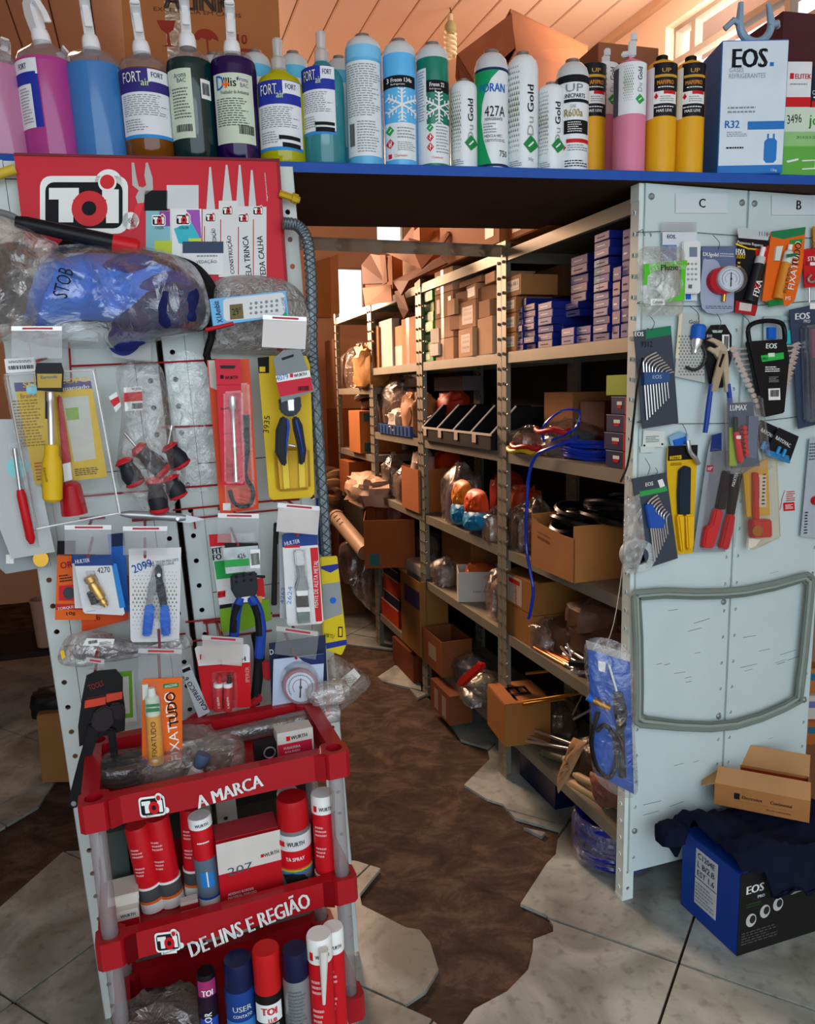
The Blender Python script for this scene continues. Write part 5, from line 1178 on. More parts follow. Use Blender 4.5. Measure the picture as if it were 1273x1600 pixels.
it.tube('blue_handle',[(376,932,0.008),(369,950,0.008),(366,975,0.008),(364,1000,0.008)],[0.008,0.011,0.011,0.010],M('1c3f9c',0.45),smn=12);it.tube('blue_handle',[(390,930,0.008),(402,952,0.008),(407,980,0.008),(404,1026,0.008)],[0.008] +[0.011] *14 +[0.009],M('1c3f9c',0.45),smn=15);it.tube('black_grip',[(371,942,0.013),(365,960,0.013),(364,985,0.013)],0.008,RUBBER,smn=8);it.tube('black_grip',[(396,942,0.013),(402,962,0.013),(404,990,0.013)],0.008,RUBBER,smn=8);it.poly('steel_pivot',[(374,930),(392,927),(391,938),(377,940)],0.01,STEEL,0.002,bevel=0.002);it.rod('side_pin',(398,899,0.008),(413,900,0.008),0.003,BLACK)
it=Item(LS,'black_bar_tool','slim black bar hanging left of the metal fin comb card','tool',430,880,0.05);it.poly('bar',[(427,816),(433,816),(432,945),(423,945)],0.008,BLACK,bevel=0.002);it.poly('bar_frame',[(433,816),(436,818),(434,850),(432,850)],0.004,BLACK)
it=Item(LS,'fin_comb_card','white card behind the metal fin comb card','tool pack',443,910,0.075);it.poly('card',[(436,842),(470,840),(474,960),(437,966)],0.002,M('b9c0c6',0.5));it.text('4262',441,930,M('4a6aa8'),w=26,h=6,rot=80,y=0.003)
it=Item(LS,'fin_comb_card','white, blue and red card holding a grey metal fin comb','tool pack',471,905,0.105)
it.poly('card',[(440,836),(444,833),(491,830),(495,833),(505,970),(501,974),(452,978),(448,974)],0.002,M('d9dddd',0.5));it.poly('blue_header',[(440,836),(444,833),(491,830),(495,833),(496,851),(441,855)],0.0006,M('1d3f86',0.45),0.002);it.text('HULTER',456,847,WHITE,w=24,h=6,rot=4,bold=0.03,y=0.0034);it.poly('red_strip',[(484,856),(496,855),(503,970),(493,971)],0.0006,M('c8202a',0.45),0.002);it.text('PENTE DE ALETA METAL',493,912,WHITE,w=74,h=7,rot=85,bold=0.02,y=0.0034);it.poly('red_bar',[(444,852),(468,851),(468,855),(444,856)],0.0006,RED,0.0026);it.text('2624',452,930,M('6a8ac8'),w=28,h=7,rot=80,y=0.003)
it.poly('white_cap',[(458,859),(471,858),(474,881),(460,882)],0.012,M('cfd3d3',0.4),0.003,bevel=0.003);it.poly('grey_body',[(461,882),(474,881),(475,900),(482,920),(459,921),(464,900)],0.012,M('8d9190',0.45),0.003,bevel=0.003);it.poly('white_block',[(461,921),(479,920),(479,928),(462,929)],0.012,WHITE,0.003,bevel=0.001);it.poly('comb_teeth',[(462,929),(479,928),(481,946),(463,947)],0.008,M('4a4640',0.5),0.003);it.poly('white_block',[(461,947),(482,946),(483,953),(462,954)],0.012,WHITE,0.003,bevel=0.001);it.poly('comb_teeth',[(463,954),(482,953),(483,970),(465,972)],0.008,M('6a7a72',0.5),0.003);it.poly('blister',[(455,857),(480,855),(487,970),(460,973)],0.022,BLISTER,0.002,bevel=0.004)
it=Item(LS,'strap_pack','narrow yellow, grey and blue plastic packet beside the fin comb card','packet',518,945,0.06)
it.poly('packet',[(499,870),(526,868),(541,1005),(533,1023),(505,1014)],0.006,M('cfb91a',0.4,bump=0.1),bevel=0.002);it.poly('blue_band',[(500,884),(527,880),(528,887),(515,894),(501,888)],0.0006,M('1c2f86'),0.006);it.poly('grey_window',[(502,912),(530,908),(534,958),(505,968)],0.0006,M('8b9092',0.4),0.006);it.poly('blue_band',[(507,1004),(540,998),(541,1006),(508,1013)],0.0006,M('1c2f86'),0.006);it.disc('logo_mark',519,937,5,0.0006,BLUE,0.0066,14);it.text('VIRTU',513,992,INK,w=16,h=6,rot=-20,y=0.0075);it.rect('printed_mark',527,978,534,994,0.0005,INK,0.0066);it.rect('printed_mark',528.5,980,532.5,992,0.0005,YEL,0.0072)
# ---- third row
it=Item(LS,'tool_bag','long clear bag with a barcode sticker below the brass valve card','bag',190,1012,0.085);it.pillow('grey_tool',[(112,1022),(130,1000),(170,995),(230,1006),(280,1000),(270,1014),(200,1022),(140,1034)],0.02,M('55585a',0.4),wrinkle=0.2);it.pillow('plastic_bag',[(90,1031),(106,994),(149,985),(200,998),(253,1001),(292,992),(296,1012),(221,1024),(162,1035),(114,1042)],0.03,Mclear('e8eaea',0.22,0.2,0.1,1.0,30),wrinkle=0.5,sc=30);it.poly('sticker',[(137,990),(180,991),(177,1003),(131,1001)],0.0006,WHITE,0.032);it.bars(140,992,153,999,y=0.0335);it.lines(157,993,175,1000,3,INK,0.0335);it.poly('yellow_tip',[(96,1012),(101,1010),(104,1022),(99,1024)],0.004,YEL,0.02)
it=Item(LS,'adjustable_wrench_pack','black adjustable wrench on a black card with orange bands','tool pack',160,1110,0.19)
it.poly('card',[(135,1055),(150,1048),(181,1045),(192,1058),(192,1080),(196,1110),(195,1141),(160,1150),(124,1166),(122,1134),(128,1090)],0.002,M('100f11',0.4));it.poly('orange_band',[(133,1094),(165,1088),(165,1100),(132,1106)],0.0006,M('c4402a',0.45),0.002);it.poly('orange_band',[(166,1084),(191,1080),(191,1091),(166,1097)],0.0006,M('c4402a',0.45),0.002);it.text('TOOLS',150,1070,M('8a2a24'),w=24,h=9,rot=12,y=0.0032);it.lines(136,1082,186,1090,2,M('a83228'),0.0032)
it.poly('wrench_head',[(148,1108),(165,1098),(178,1104),(180,1122),(168,1138),(150,1140),(142,1128)],0.012,M('2a2224',0.4),0.003,bevel=0.003);it.poly('wrench_head',[(172,1096),(190,1094),(197,1108),(188,1122),(176,1118)],0.012,M('241e20',0.4),0.003,bevel=0.003);it.poly('handle',[(140,1128),(158,1134),(136,1200),(126,1250),(118,1260),(108,1256),(108,1244),(122,1190)],0.012,M('131315',0.4),0.002,bevel=0.003);it.disc('hanging_hole',116,1250,4,0.0006,M('8a8f90',0.5),0.0142,12);it.poly('handle',[(168,1136),(180,1134),(186,1186),(174,1190)],0.012,M('131315',0.4),0.002,bevel=0.003)
it=Item(LS,'green_frame_card','white card with a green border behind the black wrench pack','card',200,1085,0.06);it.poly('card',[(180,1050),(208,1048),(214,1126),(186,1130)],0.002,M('cfd6cf',0.5));it.poly('green_frame',[(180,1050),(206,1048),(208,1120),(190,1122),(190,1116),(203,1114),(201,1056),(181,1058)],0.0006,M('6db02a',0.5),0.002)
it=Item(LS,'glue_pack','orange glue pack with a green ended tube, hanging over the red trolley','glue pack',253,1130,0.255)
it.poly('card',[(221,1066),(224,1061),(284,1058),(285,1196),(270,1202),(222,1190)],0.002,M('e0661a',0.45));it.poly('green_tag',[(255,1068),(279,1066),(279,1073),(255,1075)],0.0006,M('1b7a3a'),0.002);it.text('AMAZONAS',267,1070.5,WHITE,w=20,h=4,y=0.0032);it.text('FIXATUDO',269,1134,WHITE,w=108,h=15,rot=90,bold=0.0,y=0.0032);it.text('TUDO',269,1107,INK,w=54,h=15,rot=90,bold=0.02,y=0.0036);it.text('MS',269,1189,WHITE,w=13,h=7,y=0.0032);it.poly('green_base',[(240,1196),(275,1193),(270,1203),(250,1204)],0.003,M('1b8a3a'),0.001);it.poly('blue_base',[(222,1184),(238,1188),(238,1202),(224,1200)],0.003,M('1b3fa0'),0.001)
it.lathe_between('cap',(236,1071,0.012),(237,1083,0.012),[(0.006,0),(0.007,0.2),(0.0078,1)],M('d3ded6',0.4));it.lathe_between('tube_top',(237,1083,0.012),(239,1113,0.012),[(0.009,0),(0.0135,0.12),(0.0135,1)],M('c9d6c4',0.4));it.lathe_between('tube_body',(239,1112,0.012),(244,1188,0.010),[(0.0137,0),(0.0145,0.5),(0.0150,0.9),(0.014,1)],M('d99a3a',0.4));it.poly('green_stripe',[(228,1093),(249,1091),(249,1095),(228,1097)],0.0006,M('2a7a4a'),0.0262);it.poly('green_stripe',[(228,1099),(249,1098),(249,1103),(228,1105)],0.0006,M('2a7a4a'),0.0262);it.text('FIXATUDO',240,1146,INK,w=54,h=8,rot=86,y=0.0275);it.poly('spare_tube',[(222,1068),(231,1067),(232,1090),(223,1092)],0.006,M('cfd8d0',0.4),0.002);it.poly('blister',[(224,1064),(252,1062),(258,1188),(228,1186)],0.026,BLISTER,0.002,bevel=0.004)
it=Item(LS,'caliper_card','narrow grey card with outlined lettering, tilted beside the orange glue pack','card',303,1078,0.11);it.poly('card',[(281,1043),(296,1037),(328,1112),(310,1121)],0.002,M('b4bcc0',0.5));it.poly('black_band',[(284,1046),(296,1041),(298,1046),(286,1051)],0.0006,INK,0.002);it.text('CALEFRICO 6"',305,1082,INK,w=64,h=8,rot=113,bold=0.02,y=0.0032)
it=Item(LS,'red_handle_tool','dark red plastic handle lying behind the tilted grey card','tool',302,1125,0.09);it.lathe_between('handle',(282,1138,0),(321,1112,0),[(0.004,0),(0.010,0.15),(0.011,0.7),(0.008,1)],M('a81c3c',0.35))
it=Item(LS,'sealant_card','red and white blister card with two small red tubes','glue pack',350,1058,0.11)
it.poly('card',[(304,1013),(308,1009),(386,1006),(390,1010),(392,1104),(320,1109)],0.002,M('c0121c',0.45));it.poly('white_top',[(304,1013),(308,1009),(386,1006),(390,1010),(390,1034),(310,1040)],0.0006,M('dfe2e2',0.5),0.002);it.text('H',380,1029,INK,w=7,h=7,bold=0.04,y=0.0034);it.rect('logo_mark',312,1022,319,1030,0.0005,RED,0.0028);it.text('IPERER',386,1053,M('e2a0a0'),w=24,h=6,rot=86,bold=0.02,y=0.0032)
for x in (340,355):
    it.lathe_between('tube',(x,1107,0.012),(x,1066,0.012),[(0.0095,0),(0.009,0.9),(0.006,1)],M('b81620',0.4),14);it.lathe_between('white_ring',(x,1070,0.012),(x,1064,0.012),[(0.0096,0),(0.0096,1)],WHITE,14);it.lathe_between('tube_nozzle',(x +2,1064,0.012),(x +2,1052,0.012),[(0.006,0),(0.004,0.4),(0.0035,1)],BLACK if x == 355 else M('b81620',0.4),10);it.text('5 AJUDA',x,1092,WHITE,w=18,h=4,rot=90,y=0.0222)
it.poly('blister',[(330,1048),(368,1046),(370,1106),(332,1108)],0.024,BLISTER,0.002,bevel=0.004)
it=Item(LS,'red_jaw_pliers','black and red pliers half hidden between the gauge card and the two red tubes','pliers',412,1050,0.075);it.tube('handle',[(400,990,0),(405,1030,0),(398,1100,0)],0.012,RUBBER,smn=10);it.poly('red_grip',[(408,1030),(420,1030),(422,1062),(410,1058)],0.014,M('a01a24',0.4),bevel=0.003);it.poly('red_grip',[(386,1096),(405,1080),(410,1090),(392,1108)],0.014,M('a01a24',0.4),bevel=0.003)
it=Item(LS,'gauge_card','navy card behind the pressure gauge card','tool pack',467,1045,0.085);it.poly('card',[(420,1005),(508,992),(512,1092),(424,1100)],0.002,M('202b4a',0.5));it.text('D',424,1018,WHITE,w=6,h=8,y=0.0032)
it=Item(LS,'gauge_card','pale blue card with a round pressure gauge under a clear dome','tool pack',466,1065,0.115)
it.poly('card',[(427,1030),(506,1021),(503,1113),(425,1115)],0.002,M('b4c4da',0.45));it.poly('navy_swoosh',[(466,1026),(506,1021),(506,1036),(486,1038),(472,1032)],0.0006,M('1b2a5e'),0.002);it.lines(440,1105,492,1111,2,M('6a7a90'),0.003)
def gauge(it,cx,cy,r,ring,y=0.002,th=0.016):
    it.disc('bezel',cx,cy,r,th,ring,y,32);it.disc('dial',cx,cy,r*0.84,0.0006,M('c9d6e6',0.4),y +th,32)
    for rr,m in ((0.70,M('3a4a6a')),(0.46,M('9a4a4a'))):
        P=MB();n=40;a0,a1=math.radians(-220),math.radians(40)
        v=[]
        for k in range(n +1):
            a=a0 +(a1 - a0) *k/n
            for q in (rr,rr - 0.035): v.append(it.q(cx +r*q*math.cos(a),cy +r*q*math.sin(a)))
        P.add([(p[0],-y - th - 0.001,p[1]) for p in v],[(2*k,2*k +2,2*k +3,2*k +1) for k in range(n)]);obj('scale_ring',P,m,it.root,smooth=0)
    P=MB()
    for k in range(27):
        a=math.radians(-220 +k*10);b=[it.q(cx +r*q*math.cos(a +s),cy +r*q*math.sin(a +s)) for q,s in ((0.70,-0.012),(0.70,0.012),(0.78,0.012),(0.78,-0.012))];P.add([(p[0],-y - th - 0.001,p[1]) for p in b],[(0,1,2,3),(3,2,1,0)])
    tag(obj('tick_marks',P,INK,it.root,smooth=0),kind='stuff')
    it.poly('needle',[(cx - 0.6,cy - r*0.5),(cx +0.8,cy - r*0.5),(cx +r*0.02,cy +r*0.6),(cx - r*0.08,cy +r*0.6)],0.0006,INK,y +th +0.0012);it.disc('needle_hub',cx,cy,r*0.09,0.001,BLACK,y +th +0.0012,10)
it.rod('brass_stem',(466,1092,0.012),(465,1108,0.012),0.006,BRASS);gauge(it,467,1069,27,M('9a6a74',0.35));it.disc('clear_dome',467,1062,30,0.024,Mclear('ffffff',0.05,0.08,0.05),0.002,30)
it=Item(LS,'small_clear_bag','small clear bag with a white sticker hanging over the aisle','bag',540,1062,0.03);it.pillow('plastic_bag',[(514,1030),(530,1026),(578,1062),(560,1090),(530,1112),(508,1106),(506,1060)],0.02,Mclear('d8d0c8',0.08,0.08,0.1,1.0,30),wrinkle=0.4);it.poly('sticker',[(523,1062),(550,1040),(560,1052),(535,1078)],0.0006,M('cfd2ca',0.5),0.018);it.lines(530,1052,552,1066,3,GREY,0.0195)
it=Item(LS,'white_strip_card','thin white card edge beside the pressure gauge card','card',507,1080,0.07);it.poly('card',[(502,1010),(509,1008),(516,1115),(508,1118)],0.002,M('b9c6c6',0.5));it.poly('red_end',[(508,1085),(514,1085),(517,1118),(509,1120)],0.0006,RED,0.002)
# ------------------------------------------------------------------ trolley load
TZF=[z - TH +0.0065 for z in tz]
def tpt(x,y,i): return onpl(x,y,TF.o +TF.W*TZF[i],TF.W)
class TCan(Can):
    def __init__(s,name,label,cat,cx,wpx,base,tray,group=None,tilt=0.0):
        p=tpt(cx,base,tray);s.k=dep(p) /F;s.R=wpx/2*s.k;s.base=base;s.kz=vk(p)
        p=p +TF.N*(-s.R*0.3)
        s.root=empty(name,label,cat,Matrix.Translation(p) @ Frame((0,0,0),CAM_X(p),TF.W).R @ Matrix.Rotation(tilt,4,'Y'),group)
CR=M('c41420',0.35,0,0.05);CG2='sealant cartridges on the red trolley'
def cartridge(label,cx,w_,base,top,tray,tilt,kind):
    c=TCan('sealant_cartridge',label,'cartridge',cx,w_,base,tray,CG2,tilt);h=base - top
    c.turn('body',[(0,base),(0.97,base),(0.97,top +3),(0.9,top),(0,top)],CR)
    if kind == 'red':
        c.turn('white_end',[(1.0,base - 1),(1.0,base - h*0.12)],WHITE,dr=0.0004);c.turn('orange_ring',[(1.0,base - h*0.12),(1.0,base - h*0.15)],ORANGE,dr=0.0006);c.turn('grey_ring',[(1.0,base - h*0.15),(1.0,base - h*0.29)],M('4a4b4e',0.5),dr=0.0004);c.turn('white_ring',[(1.0,base - h*0.29),(1.0,base - h*0.315)],WHITE,dr=0.0006)
        c.lines(-w_*0.38,w_*0.05,top +h*0.2,top +h*0.32,3,M('e6a4a4'),seed=1,thick=0.5);c.lines(-w_*0.38,w_*0.05,top +h*0.42,top +h*0.54,3,M('e6a4a4'),seed=2,thick=0.5)
    elif kind == 'white':
        c.turn('white_top',[(1.0,top +h*0.17),(1.0,top +2),(0.92,top - 1),(0,top - 1)],WHITE,dr=0.0004);c.text('WURTH',w_*0.1,top +h*0.11,INK,w=w_*0.6,h=6,bold=0.03);c.shape('logo_mark',[[(-w_*0.4,top +h*0.08),(-w_*0.28,top +h*0.08),(-w_*0.28,top +h*0.14),(-w_*0.4,top +h*0.14)]],RED)
        c.turn('grey_ring',[(1.0,base - h*0.04),(1.0,base - h*0.16)],M('4a4b4e',0.5),dr=0.0004);c.turn('white_ring',[(1.0,base - h*0.16),(1.0,base - h*0.19)],WHITE,dr=0.0006);c.turn('orange_ring',[(1.0,base),(1.0,base - h*0.04)],ORANGE,dr=0.0006)
        c.lines(-w_*0.38,w_*0.1,top +h*0.28,top +h*0.4,3,M('e6a4a4'),seed=1,thick=0.5);c.lines(-w_*0.38,w_*0.1,top +h*0.5,top +h*0.62,3,M('e6a4a4'),seed=2,thick=0.5)
    else:
        c.turn('white_top',[(1.0,top +h*0.1),(1.0,top +2),(0.92,top - 1),(0,top - 1)],WHITE,dr=0.0004);c.text('WURTH',2,top +h*0.05,INK,w=w_*0.6,h=5,bold=0.03)
        c.turn('picture_band',[(1.0,base - h*0.14),(1.0,top +h*0.44)],M('5d6f80',0.4),dr=0.0004);c.shape('blue_door',[[(-10,base - h*0.26),(10,base - h*0.26),(10,top +h*0.58),(-10,top +h*0.56)]],M('2b7fc8'),0.0012);c.shape('door_frame',[[(-1,base - h*0.27),(1,base - h*0.27),(1,top +h*0.56),(-1,top +h*0.56)]],WHITE,0.0018);c.turn('white_end',[(1.0,base - 1),(1.0,base - h*0.12)],WHITE,dr=0.0004);c.turn('blue_ring',[(1.0,base - h*0.12),(1.0,base - h*0.145)],M('1b4fb0'),dr=0.0006);c.lines(-8,10,top +h*0.22,top +h*0.26,1,WHITE)
    return c
cartridge('red cartridge with a white end leaning at left, second tier of the trolley',241,37,1420,1286,1,-0.10,'red');cartridge('red cartridge with a white end, second from left on the trolley tier',270,37,1412,1274,1,-0.08,'red');cartridge('red cartridge with a picture of a blue door',331,35,1414,1274,1,-0.05,'door');cartridge('red and white cartridge at the right end of the second tier',513,36,1388,1240,1,0.0,'white')
cartridge('red cartridge standing behind the blue door cartridge',306,33,1396,1262,1,0.02,'red');cartridge('red and white cartridge hidden behind the spray can',458,32,1368,1236,1,0.0,'white')
c=TCan('spray_can','red and grey spray can with a rainbow band on the second tier','spray can',466,52,1390,1,'spray cans on the red trolley',0.0)
c.turn('body',[(0,1390),(0.92,1390),(1.0,1387),(1.0,1296),(0.93,1290),(0.8,1287)],M('6a6d72',0.35));c.turn('cap',[(0.93,1290),(0.93,1252),(0.86,1246),(0,1246)],M('b4141c',0.35));c.turn('white_band',[(1.0,1318),(1.0,1295)],M('d3d6d6'),dr=0.0005);c.text('WURTH',2,1307,INK,w=28,h=7,bold=0.03);c.shape('logo_mark',[[(-22,1303),(-15,1303),(-15,1311),(-22,1311)]],RED);c.turn('red_band',[(1.0,1345),(1.0,1318)],CR,dr=0.0005);c.text('TA SPRAY',0,1330,WHITE,w=30,h=6,bold=0.02)
for i,m in enumerate(('c84a2a','d8c83a','5fae4a','3a6ac0')): c.turn('rainbow_band',[(1.0,1348 +i*2),(1.0,1345 +i*2)],M(m),dr=0.0006)
c.shape('picture',[[(-20,1356),(-6,1352),(12,1356),(18,1366),(4,1374),(-14,1370)]],INK,0.0012);c.lines(-12,16,1376,1386,3,WHITE)
class TBox:
    "box standing on a trolley tier: photo columns of its front, top row, base row"
    def __init__(s,label,x0,x1,top,base,tray,depth,mat,name='carton',dz=0.0,yaw=0.0,group=None):
        p=tpt(x0,base,tray);s.k=dep(p) /F;s.kv=vk(p);s.x0=x0;s.base=base;s.w=(x1 - x0) *s.k;s.h=(base - top) *s.kv
        s.root=empty(name,label,'box',Matrix.Translation(p +TF.W*dz) @ TF.R @ Matrix.Rotation(yaw,4,'Z'),group);s.kx=s.k
        mb=MB();mb.box(0,s.w,0,depth,0,s.h);obj('box_body',mb,mat,s.root,bevel=0.001);s.d=depth
    q=Carton.q;rect=Carton.rect;text=Carton.text;poly=Carton.poly;lines=Carton.lines
b=TBox('red and white carton with 207 handwritten, middle of the second tier',347,446,1318,1424,1,0.07,M('b81420',0.45),yaw=0.0);b.rect('white_top',347,1318,446,1366,M('cfccc4',0.5));b.text('WURTH',430,1352,INK,w=24,h=6,rot=4,bold=0.03);b.rect('logo_mark',413,1350,418,1355,RED,0.001);b.text('207',380,1364,M('2a5a6a'),w=38,h=13,rot=3);b.text('ADESIVO BORDER',378,1400,WHITE,w=40,h=4);b.text('MATERIAL POROSO',380,1406,WHITE,w=44,h=4);b.lines(358,1414,420,1418,1,M('d88'.ljust(6,'8')))
mb=MB();mb.box(0.001,b.w - 0.001,0.01,b.d,b.h,b.h +0.0012);obj('flap',mb,M('a8343a',0.5),b.root); 
b=TBox('dark grey-green upright box at the left end of the second tier',166,206,1304,1412,1,0.045,M('3c4542',0.5));b.rect('pale_edge',166,1304,171,1412,M('9aa09c'))
for i in range(3):
    b=TBox(['thin white box lying lowest in the small stack at left','thin white box in the middle of the small stack at left','thin white box on top of the small stack at left'][i],171 +i,217 +i,1430 if i == 0 else 1440,1462 if i == 0 else 1452,1,0.06,M('d2cfc6',0.5),dz=(0,0.034,0.047)[i],group='white boxes stacked on the second tier')
    if i == 0: b.rect('red_face',171,1444,217,1462,M('b81420',0.45));b.text('WURTH',201,1437,INK,w=22,h=5,bold=0.03);b.lines(176,1448,196,1456,2,M('e6b4b4'))
b=TBox('tiny red and white box in front on the second tier',284,311,1412,1438,1,0.02,M('c9c6be',0.5));b.rect('red_face',284,1416,311,1424,M('b01c28'));b.lines(287,1426,308,1430,1,INK)
# third tier
def spray(label,cx,w_,base,top,capb,cap,body,tray=2):
    c=TCan('spray_can',label,'spray can',cx,w_,base,tray,'spray cans on the red trolley');c.turn('body',[(0,base),(0.95,base),(1.0,base - 3),(1.0,capb +6),(0.94,capb)],body);c.turn('cap',[(0.95,capb),(0.95,top +5),(0.88,top),(0,top)],cap);return c
c=spray('narrow black spray can with magenta and blue print on the lowest tier',334,30,1668,1518,1526,M('1a1218'),M('241226'));c.patch('magenta_band',1524,1548,-13,13,M('a0306a'));c.patch('blue_band',1582,1606,-13,13,M('2a4ab0'));c.text('COLOR',-2,1590,WHITE,w=42,h=11,rot=88,bold=0.04);c.text('TOI',0,1542,WHITE,w=18,h=10,bold=0.06)
c=spray('navy spray can with a silver script on the lowest tier',385,46,1672,1500,1540,M('161e46',0.35),M('1b3f86',0.35));c.text('USER',2,1562,M('c0c8d0'),w=30,h=9,bold=0.02);c.text('CONTATO',2,1573,WHITE,w=30,h=5);c.patch('pale_blue_band',1582,1600,-22,22,M('3a7fc8'))
c=spray('black spray can with a red cap on the lowest tier',429,44,1672,1484,1544,M('c01a1c',0.35),M('15120f',0.4));c.patch('emblem',1556,1584,-20,18,WHITE);c.text('TOI',-1,1566,RED,w=26,h=12,bold=0.08);c.text('LUB',4,1580,RED,w=14,h=7,bold=0.05);c.text('LUBRIFICANTE',0,1588,WHITE,w=28,h=4)
c=spray('silver spray can with a navy cap on the lowest tier',473,42,1668,1484,1524,M('161a3c',0.35),M('8f9294',0.3,0.4));c.lines(-14,14,1535,1600,12,M('6a6d70'))
c=cartridge('white and red cartridge with its nozzle taped on, lowest tier',511,38,1664,1462,2,0.0,'white')
mb=MB();mb.tube([V((c.x(6),-c.R - 0.008,c.z(1468))),V((c.x(5),-c.R - 0.007,c.z(1490))),V((c.x(2),-c.R - 0.006,c.z(1552)))],[0.009,0.0075,0.003],10);obj('nozzle',mb,M('d9d6d0',0.4),c.root)
cartridge('red cartridge behind the taped nozzle cartridge, lowest tier',531,32,1640,1450,2,0.0,'white')
def lump(name,label,cat,p,R,sx,sy,sz,seed,mat,amp=0.22,sc=2.2,neck=0.0,group=None,flat=0.75,parent=None):
    o=obj(name,lump_mb(sx,sy,sz,seed,amp,sc,neck,flat=flat),mat,parent)
    if parent is None: tag(o,label,cat,group)
    o.matrix_world=Matrix.Translation(p) @ R;return o
BAGD=Mclear('8b8a88',0.35,0.2,0.15,1.0,30);BAGB=Mclear('8a6a55',0.62,0.12,0.25,1.0,18)
lump('tool_bag','grey clear bag with tools slumped on the lowest tier of the trolley','bag',tpt(255,1665,2),TF.R,0.16,0.12,0.13,4,BAGD)
lump('tool_pack','dark tool roll lying inside the lowest tier of the trolley','tool pack',tpt(225,1690,2) +TF.W*0.002,TF.R,0.10,0.07,0.07,9,M('24282a',0.4))
# top tier
p=tpt(200,1222,0);r=empty('cable_coil','black cable coiled on the left of the top tray','cable',Matrix.Translation(p) @ TF.R)
for i,(dx,dy,R_,z) in enumerate(((0,0,0.045,0.008),(0.004,0.002,0.048,0.018),(-0.004,-0.002,0.044,0.027),(0.0,0.0,0.030,0.018))):
    mb=MB();mb.tube([V((dx +R_*1.15*math.cos(t*math.pi/14),dy +0.02 +R_*0.8*math.sin(t*math.pi/14),z)) for t in range(28)],0.007,8,True);obj('loop',mb,RUBBER,r)
lump('plastic_bag','clear bag wrapped round the black cable coil on the top tray','bag',tpt(196,1215,0) +TF.W*0.001,TF.R,0.13,0.09,0.042,12,Mclear('e6e6e4',0.04,0.10,0.08,1.0,20))
for x,y,sx,sz,sd,m,lb in ((262,1215,0.075,0.05,21,M('6f675e',0.5),'grey fittings in a bag at the left front of the top tray'),(296,1190,0.09,0.06,22,M('8d8a86',0.5),'white parts in a crumpled bag in the middle of the top tray'),(338,1196,0.08,0.05,23,M('6a5646',0.5),'brown parts in a bag near the black box on the top tray')):
    p=tpt(x,y,0);r=empty('parts_bag',lb,'bag',Matrix.Translation(p) @ TF.R,'bags of small parts on the top tray')
    mb=lump_mb(sx*0.7,sx*0.6,sz*0.6,sd);obj('contents',mb,m,r);mb=lump_mb(sx*1.2,sx,sz,sd +5,0.35,3.0);obj('plastic_film',mb,Mclear('f0efec',0.08,0.14,0.08,1.0,30),r)
p=tpt(298,1222,0);r=empty('capped_bottle','small clear bottle neck in a bag at the front of the top tray','bottle',Matrix.Translation(p +TF.N*0.004) @ TF.R @ Matrix.Rotation(0.5,4,'Y'));mb=MB();mb.lathe([(0.012,0.0),(0.013,0.006),(0.013,0.028),(0.009,0.032)],16);obj('cap',mb,Mclear('e4e6e8',0.6,0.2,0.1),r);mb=MB();mb.lathe([(0.008,0.032),(0.014,0.045),(0.014,0.06)],16);obj('neck',mb,M('4a5a7a',0.4),r)
p=tpt(440,1150,0);r=empty('bagged_black_tool','long black tool in clear film lying along the back of the top tray','tool',Matrix.Translation(p +TF.W*0.018) @ TF.R);mb=MB();mb.cyl((-0.13,0.01,0.0),(0.10,0.02,0.0),0.014,12);obj('black_rod',mb,BLACK,r);mb=MB();mb.cyl((-0.15,0.008,0),(0.13,0.022,0.002),0.017,14,0.022);obj('film',mb,Mclear('e6e6e6',0.12,0.2,0.1,1.0,30),r)
b=TBox('small white and red carton on the top tray',436,493,1146,1193,0,0.04,M('c9c8c0',0.5),yaw=0.0);b.rect('red_face',436,1164,490,1187,M('c0203c',0.45));b.text('WURTH',470,1156,INK,w=26,h=6,rot=2,bold=0.03);b.rect('logo_mark',450,1153,456,1160,RED,0.001);b.text('FURADEIRA',458,1171,WHITE,w=26,h=4,bold=0.02);b.text('ALTA FUSÃO',458,1177,WHITE,w=24,h=4,bold=0.02);b.lines(445,1189,488,1192,1,GREY)
b=TBox('small black box with a silver ring on the top tray',400,436,1166,1196,0,0.03,M('17181c',0.4),name='ring_box');mb=MB();mb.tube([V((b.w*0.62 +0.011*math.cos(t),-0.002,b.h*0.55 +0.011*math.sin(t))) for t in [i*math.pi/12 for i in range(24)]],0.0016,6,True);obj('ring',mb,STEEL,b.root);b.rect('red_edge',402,1190,436,1196,M('c0401c'))
lump('plastic_bag','clear bag hanging over the back right corner of the top tray','bag',tpt(516,1128,0) +TF.W*0.05,TF.R,0.085,0.05,0.04,31,Mclear('e9e6e2',0.2,0.2,0.1,1.0,30))
b=TBox('tiny white and red packet in the right corner of the top tray',507,520,1160,1174,0,0.012,M('d6d2cc'),name='packet');b.rect('red_edge',507,1168,520,1174,RED)
